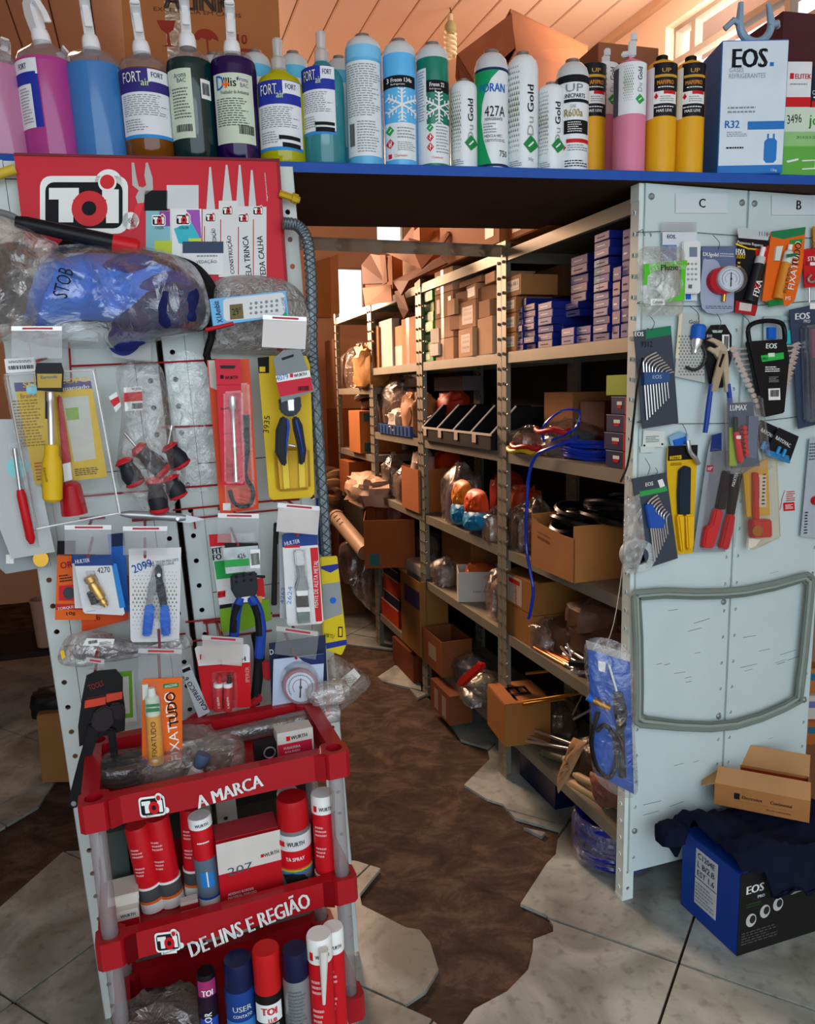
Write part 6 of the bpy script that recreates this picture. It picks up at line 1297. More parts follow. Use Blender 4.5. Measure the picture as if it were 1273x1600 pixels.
# ------------------------------------------------------------------ end panels C / B: what hangs there
PG='packs hanging on the white end panels'
def pack(name,label,cat,cx,cy,off=0.02): return Item(PC,name,label,cat,cx,cy,off,None)
PAN=0.008
for y0,y1,lb in (((363,362),(369,372),'upper thin wire strung across the white end panels'),((474,478),(478,470),'middle thin wire strung across the white end panels'),((660,662),(660,648),'lower thin wire strung across the white end panels')):
    it=pack('hanging_wire',lb,'wire',1130,y0[0],0.011);it.tube('wire',[(995,y0[0],0),(1060,y0[1],0.001),(1165,y1[0],0.001),(1273,y1[1],0),(1285,y1[1],0)],0.0009,M('3a4444',0.5,0.5),5,smn=20);it.tube('wire_loop',[(995,y0[0],0.0),(1002,y0[0] - 4,0.004),(1006,y0[0] +6,0.004)],0.0009,M('3a4444',0.5,0.5),5)
def hook(it,x0,y0,x1,y1): it.tube('wire_hook',[(x0,y0,0.004),((x0 +x1) /2 +4,(y0 +y1) /2,0.008),(x1,y1,0.004)],0.0009,M('4a5252',0.5,0.5),5,smn=8)
it=pack('remote_control_pack','white blister card with a white remote control, top left of panel C','remote',1061,410,0.016);it.rect('card',1034,363,1088,470,0.002,M('ccd6dc',0.5));it.rect('film_header',1032,347,1088,364,0.001,Mclear('dfe8ea',0.25,0.1,0.1));it.text('EOS.',1048,370,NAVY,w=14,h=6,bold=0.04,y=0.003);it.rect('blue_panel',1034,383,1056,408,0.0005,M('3a78b8'),0.002);it.rect('remote_body',1060,378,1088,460,0.014,M('d9dedd',0.4),0.002,rad=5,bevel=0.002);it.rect('remote_screen',1070,388,1082,403,0.0005,M('6f7f90'),0.0162)
for j in range(4):
    for i in range(3): it.disc('remote_button',1068 +i*6,414 +j*8,2,0.001,M('9aa0a4') if (i,j) != (0,0) else BRASS,0.0162,8)
it.rect('blue_foot',1070,455,1078,468,0.0005,BLUE,0.0026);it.bars(1068,446,1074,452,y=0.017)
it=pack('plug_bag','clear and green plastic bag with small white connectors','bag',1033,444,0.040);it.poly('green_border',[(1000,414),(1067,408),(1067,418),(1020,424),(1006,432),(1005,446),(1000,447)],0.001,M('4fc02a',0.4),0.014);it.poly('green_border',[(1058,420),(1065,418),(1063,470),(1035,474),(1035,469),(1056,462)],0.001,M('4fc02a',0.4),0.014);it.text('Pluzie',1036,420,INK,w=26,h=9,rot=3,bold=0.02,y=0.024);it.text('CONN',1058,419,M('b8d8a0'),w=16,h=7,rot=3,y=0.0165);it.poly('connectors',[(1022,452),(1030,440),(1042,448),(1052,456),(1050,472),(1034,472),(1030,462)],0.01,M('d6dede',0.4),0.002,bevel=0.002);it.rect('white_label',1010,468,1032,478,0.0006,WHITE,0.015,2);it.text('Cabone',1021,473,INK,w=16,h=5,rot=2,y=0.0165);it.pillow('plastic_bag',[(998,392),(1030,385),(1066,388),(1070,420),(1066,488),(1035,492),(1004,490),(998,440)],0.018,Mclear('f4f8f4',0.10,0.12,0.08,1.0,30),wrinkle=0.5)
it=pack('gauge_pack','blue-grey card with a round red rimmed pressure gauge','tool pack',1120,434,0.020);it.rect('card',1095,385,1148,485,0.004,M('5a6b8c',0.45));it.poly('pale_lower',[(1096,412),(1104,406),(1118,408),(1128,425),(1147,440),(1147,484),(1096,484)],0.0005,M('9aa6be',0.45),0.004,sm=30);it.text('DUgold',1108,399,WHITE,w=24,h=8,bold=0.04,y=0.0052);it.lines(1122,396,1145,402,2,M('c0c8d6'),0.005);it.lines(1100,478,1144,483,2,M('4a5670'),0.005);it.disc('red_back',1122,440,21,0.016,M('b01c2c',0.35),0.004);gauge(it,1130,438,20,M('a8b0b8',0.3),0.012,0.014);it.disc('clear_dome',1131,438,22,0.02,Mclear('ffffff',0.04,0.06,0.05),0.012,28);it.rod('brass_stem',(1126,460,0.012),(1125,472,0.012),0.005,BRASS);hook(it,1112,368,1120,392)
it=pack('glue_card','black and red card with a tilted black glue tube','glue pack',1172,426,0.026);it.poly('card',[(1152,366),(1158,358),(1199,372),(1201,385),(1178,494),(1146,488)],0.003,M('131519',0.4));it.poly('white_header',[(1150,357),(1160,355),(1200,368),(1198,376),(1152,372)],0.0006,M('b9c4c4',0.4),0.003);it.text('Pequenos Reparos',1170,382,WHITE,w=40,h=6,rot=-4,bold=0.02,y=0.0042);it.poly('yellow_line',[(1148,380),(1168,388),(1196,390),(1196,392),(1168,390),(1148,383)],0.0006,YEL,0.003);it.poly('red_panel',[(1178,390),(1200,384),(1196,412),(1180,408)],0.0006,RED,0.003);it.text('FIXA',1155,394,WHITE,w=15,h=9,bold=0.05,y=0.0042);it.text('TUDO',1155,401,YEL,w=14,h=7,bold=0.04,y=0.0042);it.lines(1149,408,1156,445,6,YEL,0.004);it.poly('red_foot',[(1148,470),(1182,478),(1178,494),(1146,488)],0.0006,M('a81c24'),0.003);it.rect('white_box',1153,474,1172,486,0.0006,M('c9c4bc'),0.0036,-8);it.text('1116',1191,366,INK,w=14,h=7,y=0.0042)
it.lathe_between('tube',(1165,470,0.012),(1183,402,0.012),[(0.0135,0),(0.0125,0.6),(0.0115,0.95),(0.006,1)],M('1d2024',0.35));it.lathe_between('tube_label',(1180,414,0.012),(1183,402,0.012),[(0.0128,0),(0.012,0.9),(0.006,1)],M('b9c0be',0.35));it.lathe_between('cap',(1183,403,0.012),(1187,388,0.012),[(0.006,0),(0.006,1)],WHITE);it.text('FIXA',1171,452,WHITE,w=26,h=9,rot=74,bold=0.04,y=0.0268);it.text('X',1170,449,RED,w=8,h=9,rot=74,bold=0.05,y=0.0272)
it=pack('glue_card','orange and green glue pack with a tilted tube, on panel B beside the black one','glue pack',1224,414,0.026);it.poly('card',[(1204,362),(1257,355),(1252,420),(1240,470),(1230,478),(1189,470),(1198,400)],0.003,M('e0661a',0.45));it.poly('green_header',[(1204,362),(1257,355),(1255,367),(1222,374),(1203,370)],0.0006,M('1f7a4a'),0.003);it.poly('green_tag',[(1232,376),(1252,373),(1251,380),(1232,382)],0.0006,M('1b8a3a'),0.0036);it.text('FIXATUDO',1239,415,WHITE,w=76,h=10,rot=82,bold=0.0,y=0.0045);it.text('TUDO',1242,398,INK,w=38,h=10,rot=82,bold=0.02,y=0.005);it.poly('green_foot',[(1197,470),(1222,466),(1222,476),(1200,480)],0.003,M('1b7a3a'),0.001)
it.lathe_between('tube',(1209,468,0.012),(1222,412,0.012),[(0.0135,0),(0.0125,0.8),(0.012,1)],M('d0842a',0.4));it.lathe_between('tube_top',(1222,413,0.012),(1227,392,0.012),[(0.0122,0),(0.012,0.8),(0.006,1)],M('c9d6c9',0.4));it.lathe_between('cap',(1227,394,0.012),(1229,384,0.012),[(0.006,0),(0.006,1)],WHITE);it.text('FIXATUDO',1218,440,INK,w=40,h=6,rot=77,y=0.0268);it.text('MS',1229,466,WHITE,w=8,h=6,y=0.0042);it.poly('spare_tube',[(1209,386),(1219,385),(1214,408),(1206,408)],0.006,M('cfd8d0'),0.003);it.poly('green_stripe',[(1216,400),(1232,398),(1231,403),(1216,405)],0.0006,M('1f6a4a'),0.0262)
it=pack('spanner_card','red card with a small spanner at the right edge of panel B','tool pack',1265,410,0.022);it.poly('card',[(1253,390),(1290,384),(1290,446),(1256,450)],0.002,M('c01c26',0.45));it.rect('white_band',1257,407,1290,415,0.0005,M('9a1820'),0.002);it.text('STYLE',1270,404,WHITE,w=20,h=7,rot=6,bold=0.04,y=0.0034);it.rect('white_sticker',1264,410,1272,415,0.0005,WHITE,0.0026);it.tube('spanner',[(1264,430,0.006),(1259,436,0.006),(1262,441,0.006),(1268,440,0.006),(1273,434,0.006),(1285,424,0.006)],0.0035,STEEL,smn=14);it.rod('steel_pin',(1262,450,0.004),(1262,473,0.004),0.003,STEEL);hook(it,1262,372,1266,390)
it=pack('glue_card','orange pack cut off at the right edge above the red spanner card','glue pack',1278,372,0.018);it.rect('card',1269,354,1290,388,0.003,M('c9812a'))
# hex keys
def hexset(label,quad,off,hdr,n,x0,dx,top,bot,band,pitch,txt,slope):
    it=pack('hex_key_set',label,'hex keys',sum(p[0] for p in quad) /4,sum(p[1] for p in quad) /4,off);it.poly('card',quad,0.002,M('3a4450',0.4));return it
it=hexset('large set of hex keys on a blue-grey card, left edge of panel C',[(989,518),(1047,509),(1059,661),(1003,670)],0.022,0,9,0,0,0,0,0,0,0,0);it.poly('green_header',[(1008,516),(1047,509),(1048,523),(1008,530)],0.0005,M('1b7a52'),0.002);it.text('EOS',997,522,WHITE,w=14,h=7,bold=0.05,y=0.0034);it.text('9312',1009,538,INK,w=18,h=9,y=0.0034)
for i in range(9):
    x=1002 +i*4.6;ty=560 +i*2.6;bx=1008 +i*4.2;by=656 - i*4.2
    it.tube('hex_key',[(bx,by,0.008),(x,ty +12,0.008),(x +1.5,ty +4,0.008),(x +6,ty - 2 +i*0.4,0.008),(1022 +i*3.4,551 +i*3.8,0.008)],0.0021 - i*0.00008,CHROME,6,smn=14)
it.poly('blue_band',[(1000,582),(1040,581),(1041,597),(1001,602)],0.014,M('2f4f80',0.45),0.001,bevel=0.001);it.text('EOS',1020,589,M('c0d0e0'),w=14,h=6,bold=0.02,y=0.0165);hook(it,1014,494,1016,516)
it=hexset('small set of hex keys on a dark card at the lower left of panel C',[(986,748),(1040,738),(1058,872),(1009,888)],0.030,0,9,0,0,0,0,0,0,0,0);it.poly('green_header',[(998,768),(1040,760),(1042,767),(999,776)],0.0005,M('2f9a4a'),0.002);it.text('EOS',1013,756,WHITE,w=12,h=6,rot=6,bold=0.04,y=0.0034);it.rect('price_sticker',1028,749,1036,761,0.0005,WHITE,0.002,20)
for i in range(8):
    x=1008 +i*4.0;ty=780 +i*3.2;bx=1020 +i*2.9;by=876 - i*6
    it.tube('hex_key',[(bx,by,0.008),(x +2,ty +14,0.008),(x +2,ty +5,0.008),(x +7,ty - 1,0.008),(1024 +i*2.2,773 +i*4.6,0.008)],0.0023 - i*0.00012,CHROME,6,smn=14)
it.poly('blue_holder',[(1003,788),(1014,786),(1020,800),(1034,812),(1032,824),(1010,824)],0.014,M('2150a8',0.45),0.001,bevel=0.002);hook(it,1006,716,1010,742);hook(it,1022,730,1018,745)
it=pack('flaring_tool_pack','clear pack with gold triangles and a blue topped metal tool','tool pack',1077,545,0.018);it.poly('card',[(1061,490),(1098,492),(1100,598),(1053,588)],0.002,M('b4bab6',0.5));it.text('Gold',1083,503,INK,w=16,h=6,y=0.0034);it.poly('cream_edge',[(1060,490),(1065,490),(1059,560),(1054,560)],0.0005,M('d8d2b0'),0.002);P=MB()
for j in range(14):
    for i in range(8):
        x=1060 +i*5 +(j % 2) *2.5;y=525 +j*4.6;s_=1.6;a=it.q(x,y - s_);b=it.q(x +s_,y +s_);c=it.q(x - s_,y +s_);P.add([(a[0],-0.0026,a[1]),(c[0],-0.0026,c[1]),(b[0],-0.0026,b[1])],[(0,1,2)])
tag(obj('triangle_pattern',P,M('6d6a58',0.5),it.root,smooth=0),kind='stuff');it.lathe_between('blue_knob',(1084,530,0.012),(1087,508,0.012),[(0.018,0),(0.018,0.85),(0.014,1)],M('1a5fc0',0.4));it.lathe_between('steel_shank',(1080,552,0.012),(1084,530,0.012),[(0.006,0),(0.007,0.3),(0.013,0.6),(0.013,1)],CHROME);it.tube('yoke',[(1092,536,0.01),(1098,555,0.01),(1092,572,0.01),(1080,578,0.01),(1068,574,0.01)],0.004,M('3a3d3c',0.35,0.5),smn=16);hook(it,1075,478,1090,500)
it=pack('water_pump_pliers','water pump pliers with long blue handles on a black card','pliers',1117,580,0.028);it.poly('card',[(1099,524),(1110,508),(1132,507),(1142,524),(1142,560),(1128,606),(1108,606),(1100,560)],0.002,M('14161a',0.4));it.poly('hang_slot',[(1111,516),(1128,516),(1126,520),(1113,520)],0.0005,M('a8b8b8'),0.002);it.rect('barcode_panel',1127,523,1138,548,0.0005,WHITE,0.002);it.bars(1129,525,1137,546,y=0.0032);it.text('EOS',1107,525,WHITE,w=8,h=4,y=0.003)
it.poly('steel_jaw',[(1100,532),(1108,528),(1122,534),(1131,545),(1133,562),(1134,600),(1136,612),(1129,613),(1126,585),(1120,566),(1112,554),(1100,546),(1104,542),(1112,545),(1118,542),(1110,536)],0.010,M('c6bea6',0.35,0.5),0.003,bevel=0.0015);it.poly('steel_arm',[(1118,548),(1128,550),(1122,580),(1113,612),(1104,612),(1108,590),(1114,565)],0.008,M('b4aa90',0.35,0.5),0.011,bevel=0.0015);it.poly('slot',[(1120,553),(1124,554),(1117,575),(1114,573)],0.0005,BLACK,0.0192)
it.tube('blue_handle',[(1107,600,0.010),(1103,630,0.010),(1100,655,0.010),(1097,676,0.010)],[0.0055,0.0068,0.0068,0.0060],M('1c3f9a',0.4),smn=10);it.tube('blue_handle',[(1133,600,0.010),(1136,630,0.010),(1138,655,0.010),(1138,678,0.010)],[0.0055,0.0068,0.0068,0.0060],M('1c3f9a',0.4),smn=10);hook(it,1118,490,1119,518)
# spanner rack
it=pack('spanner_set','black plastic rack holding a row of chrome combination spanners','spanner set',1198,575,0.030)
it.tube('carry_handle',[(1166,535,0.01),(1164,515,0.01),(1172,506,0.01),(1190,502,0.01),(1208,503,0.01),(1218,508,0.01),(1221,522,0.01),(1221,535,0.01)],0.006,BLACK,smn=26);it.poly('rack_body',[(1162,534),(1222,530),(1228,560),(1220,645),(1188,652),(1176,600)],0.014,M('111417',0.4),bevel=0.003);it.text('EOS',1198,541,WHITE,w=17,h=8,bold=0.05,y=0.0155);it.poly('green_band',[(1182,556),(1217,551),(1218,561),(1184,566)],0.0006,M('27b04a'),0.014);it.rect('pale_patch',1193,552,1203,558,0.0005,M('cfe6d0'),0.0148,4);it.text('PRO',1188,561,INK,w=8,h=4,y=0.0165);it.lines(1188,572,1212,582,3,WHITE,0.0155);it.lines(1194,588,1210,598,4,GREY,0.0155);it.rect('barcode_panel',1194,607,1212,625,0.0005,WHITE,0.014,2);it.bars(1196,609,1210,620,y=0.0155)
for i in range(12):
    y=548 +i*8.0;L=1139 +i*3.6;R_=1245 - i*2.2;z=0.016 - i*0.0003
    it.rod('spanner',(L +5,y - 2,z - 0.014),(R_ - 5,y - 8,z - 0.014),0.0028 - i*0.0001,CHROME,seg=8);it.disc('spanner_ring',L +4,y - 2,5.2 - i*0.15,0.006,CHROME,0.000,12);it.poly('spanner_jaw',[(R_ - 8,y - 11),(R_,y - 14),(R_ +4,y - 10),(R_ - 2,y - 9),(R_ +4,y - 5),(R_ - 1,y - 3),(R_ - 8,y - 5)],0.006,CHROME,0.0)
hook(it,1155,490,1168,512)
it=pack('socket_card','small blue and turquoise packs behind the spanner rack handle','tool pack',1215,520,0.014);it.rect('card',1192,494,1238,540,0.002,M('9fb4b8'));it.rect('blue_part',1196,512,1208,530,0.008,BLUE,0.002);it.rect('turquoise_part',1224,516,1233,538,0.008,M('2fb0b8'),0.002);it.text('EOS',1228,502,NAVY,w=9,h=4,y=0.003)
it=pack('screwdriver_blister','dark blue blister with magenta screwdrivers at the right edge of panel B','tool pack',1258,560,0.026);it.poly('card',[(1232,484),(1290,472),(1290,660),(1246,670),(1240,580)],0.002,M('36425a',0.4));it.text('EOS',1252,494,WHITE,w=23,h=10,rot=4,bold=0.05,y=0.0034);it.text('PRO',1259,502,WHITE,w=10,h=5,y=0.0034);it.poly('blister_shell',[(1246,510),(1290,505),(1290,655),(1252,660)],0.028,Mclear('a8b4c4',0.15,0.1,0.08,0.4,20),0.002,bevel=0.006)
for i in range(3): it.lathe_between('handle',(1262 +i*9,515,0.014),(1264 +i*9,560,0.014),[(0.006,0),(0.008,0.2),(0.007,0.8),(0.005,1)],M('a8205a',0.4));it.lathe_between('black_sleeve',(1264 +i*9,560,0.014),(1264 +i*9,610,0.014),[(0.006,0),(0.007,0.5),(0.004,1)],BLACK)
it.rect('white_patch',1264,474,1273,483,0.0006,WHITE,0.002)
# lower row
it=pack('price_card','small cream price card above the small hex key set','card',1016,688,0.012);it.rect('card',1004,673,1037,698,0.001,M('cfd8d0',0.5),rot=-3);it.rect('card_foot',1000,697,1022,707,0.0008,M('c4d0cc'),0.0,3);it.lines(1008,680,1030,692,4,M('6a7470'),0.002);it.disc('pin',1006,696,1.6,0.001,BLACK,0.001,8);it.disc('pin',1034,694,1.6,0.001,BLACK,0.001,8)
it=pack('fuse_card','tiny blue and white card pinned above the yellow stripper card','card',1058,685,0.016);it.poly('card',[(1044,682),(1062,674),(1074,678),(1072,694),(1048,698)],0.002,M('7fa8c8',0.5));it.poly('blue_part',[(1050,688),(1070,682),(1070,694),(1052,696)],0.004,BLUE,0.002);hook(it,1064,662,1066,690)
it=pack('stripper_card','yellow and black card with a dark wire stripper and yellow handles','tool pack',1065,780,0.022);it.poly('card',[(1043,697),(1089,695),(1081,864),(1058,866),(1042,800),(1041,720)],0.002,M('d6ac14',0.45));it.poly('black_header',[(1043,697),(1089,695),(1088,717),(1042,720)],0.0006,INK,0.002);it.poly('yellow_logo',[(1045,713),(1063,711),(1063,717),(1045,718)],0.0006,YEL,0.0026);it.text('STANLEY',1054,715,INK,w=15,h=4,bold=0.03,y=0.0042);it.lines(1046,722,1064,728,2,INK,0.003)
it.poly('tool_jaw',[(1057,734),(1066,727),(1075,730),(1074,800),(1072,804),(1056,803),(1055,770)],0.010,M('20303e',0.4,0.3),0.003,bevel=0.002);it.poly('yellow_handle',[(1052,803),(1063,803),(1064,858),(1059,862),(1056,840)],0.016,M('e6b41a',0.4),0.002,bevel=0.004);it.poly('yellow_handle',[(1065,803),(1079,802),(1078,850),(1073,860),(1068,856)],0.016,M('e6b41a',0.4),0.002,bevel=0.004);it.tube('steel_hook',[(1070,688,0.01),(1072,705,0.014),(1080,716,0.016),(1086,724,0.012)],0.006,SILVER,smn=12)
it=pack('pliers_blister','grey blister card with long black pliers and red grips','pliers',1115,780,0.024);it.poly('card',[(1113,678),(1124,676),(1130,705),(1158,700),(1132,862),(1082,862),(1105,705)],0.002,M('8f98a0',0.45));it.poly('blue_header',[(1111,680),(1126,676),(1126,704),(1108,706)],0.0006,M('1d3070'),0.002);it.rect('red_tag',1103,727,1113,737,0.0006,M('b01c34'),0.002);it.text('10"',1108,732,WHITE,w=7,h=5,bold=0.03,y=0.0034);it.poly('black_arm',[(1126,735),(1136,735),(1128,795),(1114,795)],0.012,M('17191c',0.4),0.003,bevel=0.002);it.poly('black_arm',[(1138,740),(1154,740),(1142,803),(1132,803)],0.012,M('17191c',0.4),0.003,bevel=0.002);it.text('MAXTER',1141,748,WHITE,w=22,h=5,rot=72,y=0.0165)
it.poly('red_grip',[(1111,793),(1123,797),(1117,825),(1108,855),(1091,854),(1096,823),(1105,818)],0.018,M('c82028',0.35),0.002,bevel=0.004);it.poly('red_grip',[(1131,802),(1142,803),(1138,830),(1131,858),(1118,854),(1124,830)],0.018,M('b81c24',0.35),0.002,bevel=0.004);it.poly('blister',[(1108,700),(1150,702),(1138,855),(1090,858)],0.026,BLISTER,0.002,bevel=0.004)
it=pack('lumax_blister','clear blister with red handled screwdrivers and bits on a grey-blue card','tool pack',1152,680,0.044);it.poly('card',[(1138,630),(1175,628),(1186,728),(1142,732)],0.002,M('4a5666',0.45));it.text('LUMAX',1152,637,WHITE,w=26,h=9,bold=0.04,y=0.0034);it.rect('green_edge',1138,668,1150,728,0.0006,M('8fae2a'),0.002);it.lathe_between('red_handle',(1144,674,0.012),(1152,722,0.012),[(0.0075,0),(0.008,0.3),(0.0085,0.9),(0.005,1)],M('d02430',0.35));it.lathe_between('black_shank',(1143,652,0.012),(1144,676,0.012),[(0.006,0),(0.0065,1)],BLACK);it.rect('white_ring',1141,680,1148,685,0.0008,WHITE,0.0205)
for i in range(7): it.disc('red_bit',1157 +i*0.6,668 +i*7,3.4,0.012,M('c0242c'),0.004,10)
it.rect('grey_block',1163,650,1178,715,0.01,M('5a6a80'),0.002,-3);it.poly('blister',[(1128,622),(1178,618),(1194,732),(1132,740)],0.034,Mclear('ffffff',0.03,0.05,0.05,0.5,20),0.001,bevel=0.006)
it=pack('hole_saw_blister','yellow card with a red pole and red cup at the lower middle of panel B','tool pack',1178,790,0.028);it.poly('card',[(1160,740),(1198,715),(1202,805),(1166,808)],0.002,M('c8a03a',0.5));it.rect('white_panel',1178,742,1196,792,0.0005,M('c9c6b8'),0.002,1);it.lines(1188,738,1196,790,9,INK,0.003);it.rect('red_mark',1180,745,1185,780,0.0005,M('b8302a'),0.0026);it.rect('red_pole',1172,738,1180,812,0.012,M('b01c1c',0.35),0.003,1,bevel=0.002);it.rect('red_cup',1166,810,1196,838,0.024,M('b81a1c',0.35),0.002,2,bevel=0.004);it.disc('gold_disc',1172,827,8,0.002,BRASS,0.026,20);it.poly('white_cloth',[(1166,840),(1184,842),(1176,852),(1164,858)],0.008,WHITE,0.002);it.poly('blister',[(1154,730),(1202,712),(1208,838),(1164,858)],0.03,Mclear('fff4e0',0.04,0.06,0.06,0.4,20),0.001,bevel=0.005)
for i,(q,lb) in enumerate(((((1188,656),(1214,668),(1206,702),(1190,708),(1182,690)),'blister of small blue batteries partly under its twin on panel B'),(((1216,668),(1247,682),(1232,724),(1196,712),(1204,688)),'front blister of small blue batteries hanging askew on panel B'))):
    it=pack('battery_blister',lb,'batteries',sum(p[0] for p in q) /5,690,0.016 +i*0.012);it.poly('card',q,0.002,M('15191f',0.4));cx_=sum(p[0] for p in q) /5;it.text('RAYOVAC',cx_ +3,678 +i*12,WHITE,w=26,h=6,rot=-27,bold=0.03,y=0.0034)
    for j in range(2): it.rod('battery',(cx_ - 4 +j*9,690 +i*8 +j*4,0.006),(cx_ - 9 +j*9,702 +i*8 +j*4,0.006),0.005,M('2a88c0',0.3))
    it.poly('blue_foot',[(q[2][0] - 2,q[2][1] - 12),q[2],q[3],(q[3][0] - 2,q[3][1] - 10)],0.003,M('2a78b0'),0.002)
it=pack('red_sticker','red printed sticker stuck on the bare lower part of panel B','sticker',1231,780,0.0085);it.lines(1228,766,1243,784,5,RED,0.0004);it.rect('red_patch',1224,785,1241,798,0.0004,RED,rot=4);it.lines(1226,787,1239,796,4,WHITE,0.0012);it.tube('outline',[(1226,766,0),(1222,778,0),(1220,790,0),(1218,797,0)],0.0007,RED,5)
it=pack('grey_blister_card','tall grey blister card cut by the right edge under the batteries','tool pack',1265,765,0.018);it.poly('card',[(1264,685),(1295,683),(1295,842),(1250,838)],0.002,M('a8b4bc',0.45));it.lines(1262,690,1290,720,6,M('4a565e'),0.003);it.lines(1254,798,1262,835,8,INK,0.003);it.disc('red_part',1272,782,7,0.012,RED,0.002)
it=pack('tape_spool','white ring spool with a black core hanging at the lower left of panel C','spool',992,868,0.012)
P=MB(); 
def ring(it,name,cx,cy,ro,ri,y0,y1,mat,n=32):
    mb=MB();v=[]
    for y in (y1,y0):
        for r__ in (ro,ri):
            for k in range(n):
                t=2*math.pi*k/n;p=it.q(cx +r__*math.cos(t),cy +r__*math.sin(t));v.append((p[0],-y,p[1]))
    f_=[]
    for k in range(n):
        j=(k +1) % n;f_ += [(k,n +k,n +j,j),(2*n +k,2*n +j,3*n +j,3*n +k),(k,j,2*n +j,2*n +k),(n +k,3*n +k,3*n +j,n +j)]
    mb.add(v,f_);return obj(name,mb,mat,it.root)
ring(it,'rim',992,866,25,14,0.0,0.02,M('b9c6c4',0.4));it.disc('core',994,868,14,0.012,M('0c0d10',0.4));it.poly('film',[(968,780),(990,770),(1000,850),(985,895),(965,890)],0.004,Mclear('dfe4e4',0.15,0.15,0.1,1.0,30),0.02)
it=pack('cord_loop','thin black cord hanging beside the left edge of panel C','cord',985,680,0.02);it.tube('cord',[(996,560,0.02),(984,600,0.03),(978,660,0.03),(974,720,0.02),(962,752,0.02)],0.003,RUBBER,6,smn=14);it.tube('cord',[(982,740,0.0),(978,800,0.0),(974,870,0.0),(950,960,0.03),(935,1008,0.03)],0.0012,M('a8a49a',0.5),5,smn=14)
# grey door gasket hung over both panels
it=pack('door_gasket','grey-green rubber refrigerator door gasket hanging across both end panels','gasket',1125,1030,0.026)
gp=[(991,926),(1040,922),(1090,924),(1130,923),(1165,920),(1210,911),(1262,897),(1270,903),(1266,950),(1258,1030),(1250,1096),(1225,1109),(1190,1124),(1150,1136),(1110,1140),(1060,1138),(1000,1133),(993,1128),(994,1080),(993,1000),(990,935)]
for dr_,rr,m in ((0.0,0.0075,M('77847c',0.6)),(0.010,0.005,M('8f9b93',0.6)),(0.019,0.004,M('66726b',0.6))):
    cxg=sum(p[0] for p in gp) /len(gp);cyg=sum(p[1] for p in gp) /len(gp);P=[]
    for p in gp:
        q=it.q(*p);e_=V((q[0],0,q[1]));n_=V((1 if p[0] < 1010 else -1 if p[0] > 1245 else 0,0,1 if p[1] > 1080 else -1 if p[1] < 940 else 0));P.append(tuple(e_ +n_*dr_))
    mb=MB();mb.tube([V(q) for q in [x for i_ in range(len(P)) for x in (P[i_],tuple((V(P[i_]) +V(P[(i_ +1) % len(P)])) /2))]],rr,8,True);obj('gasket_bead',mb,m,it.root)
# blue bagged hose kit hanging on the rack corner
HF=Frame(C0 - D*0.012 - N*0.005,(N*0.85 - D*0.53))
it=Item(HF,'gauge_hose_pack','blue carded hose kit in a clear bag hanging on the rack corner','tool pack',955,1125,0.015);it.poly('card',[(918,1014),(984,1034),(990,1240),(932,1210),(922,1100)],0.003,M('1b55b0',0.45));it.poly('pale_header',[(915,1000),(984,1022),(984,1036),(917,1015)],0.001,Mclear('dfe0dc',0.2,0.2,0.1),0.0);it.poly('price_sticker',[(934,1032),(946,1034),(945,1050),(935,1047)],0.0006,WHITE,0.003);it.rod('white_straw',(951,1037,0.008),(963,1078,0.008),0.003,WHITE);it.tube('black_hose',[(935,1110,0.008),(924,1150,0.012),(930,1190,0.012),(950,1212,0.012),(962,1190,0.012),(960,1150,0.012),(945,1130,0.012),(932,1140,0.012)],0.006,RUBBER,smn=40);it.rod('brass_fitting',(922,1088,0.016),(952,1103,0.016),0.009,M('b07a2a',0.35,0.7));it.rod('blue_ring',(918,1085,0.016),(926,1090,0.016),0.0105,BLUE);it.poly('black_handle',[(958,1080),(972,1078),(980,1110),(976,1140),(964,1132),(958,1108)],0.014,BLACK,0.003,bevel=0.004);it.rod('brass_fitting',(968,1118,0.012),(968,1132,0.012),0.006,BRASS);it.rod('black_sleeve',(968,1130,0.012),(972,1210,0.012),0.01,BLACK);it.pillow('plastic_bag',[(916,1002),(986,1022),(992,1150),(992,1244),(930,1214),(920,1100)],0.03,Mclear('ffffff',0.02,0.10,0.06,1.0,24),wrinkle=0.3)
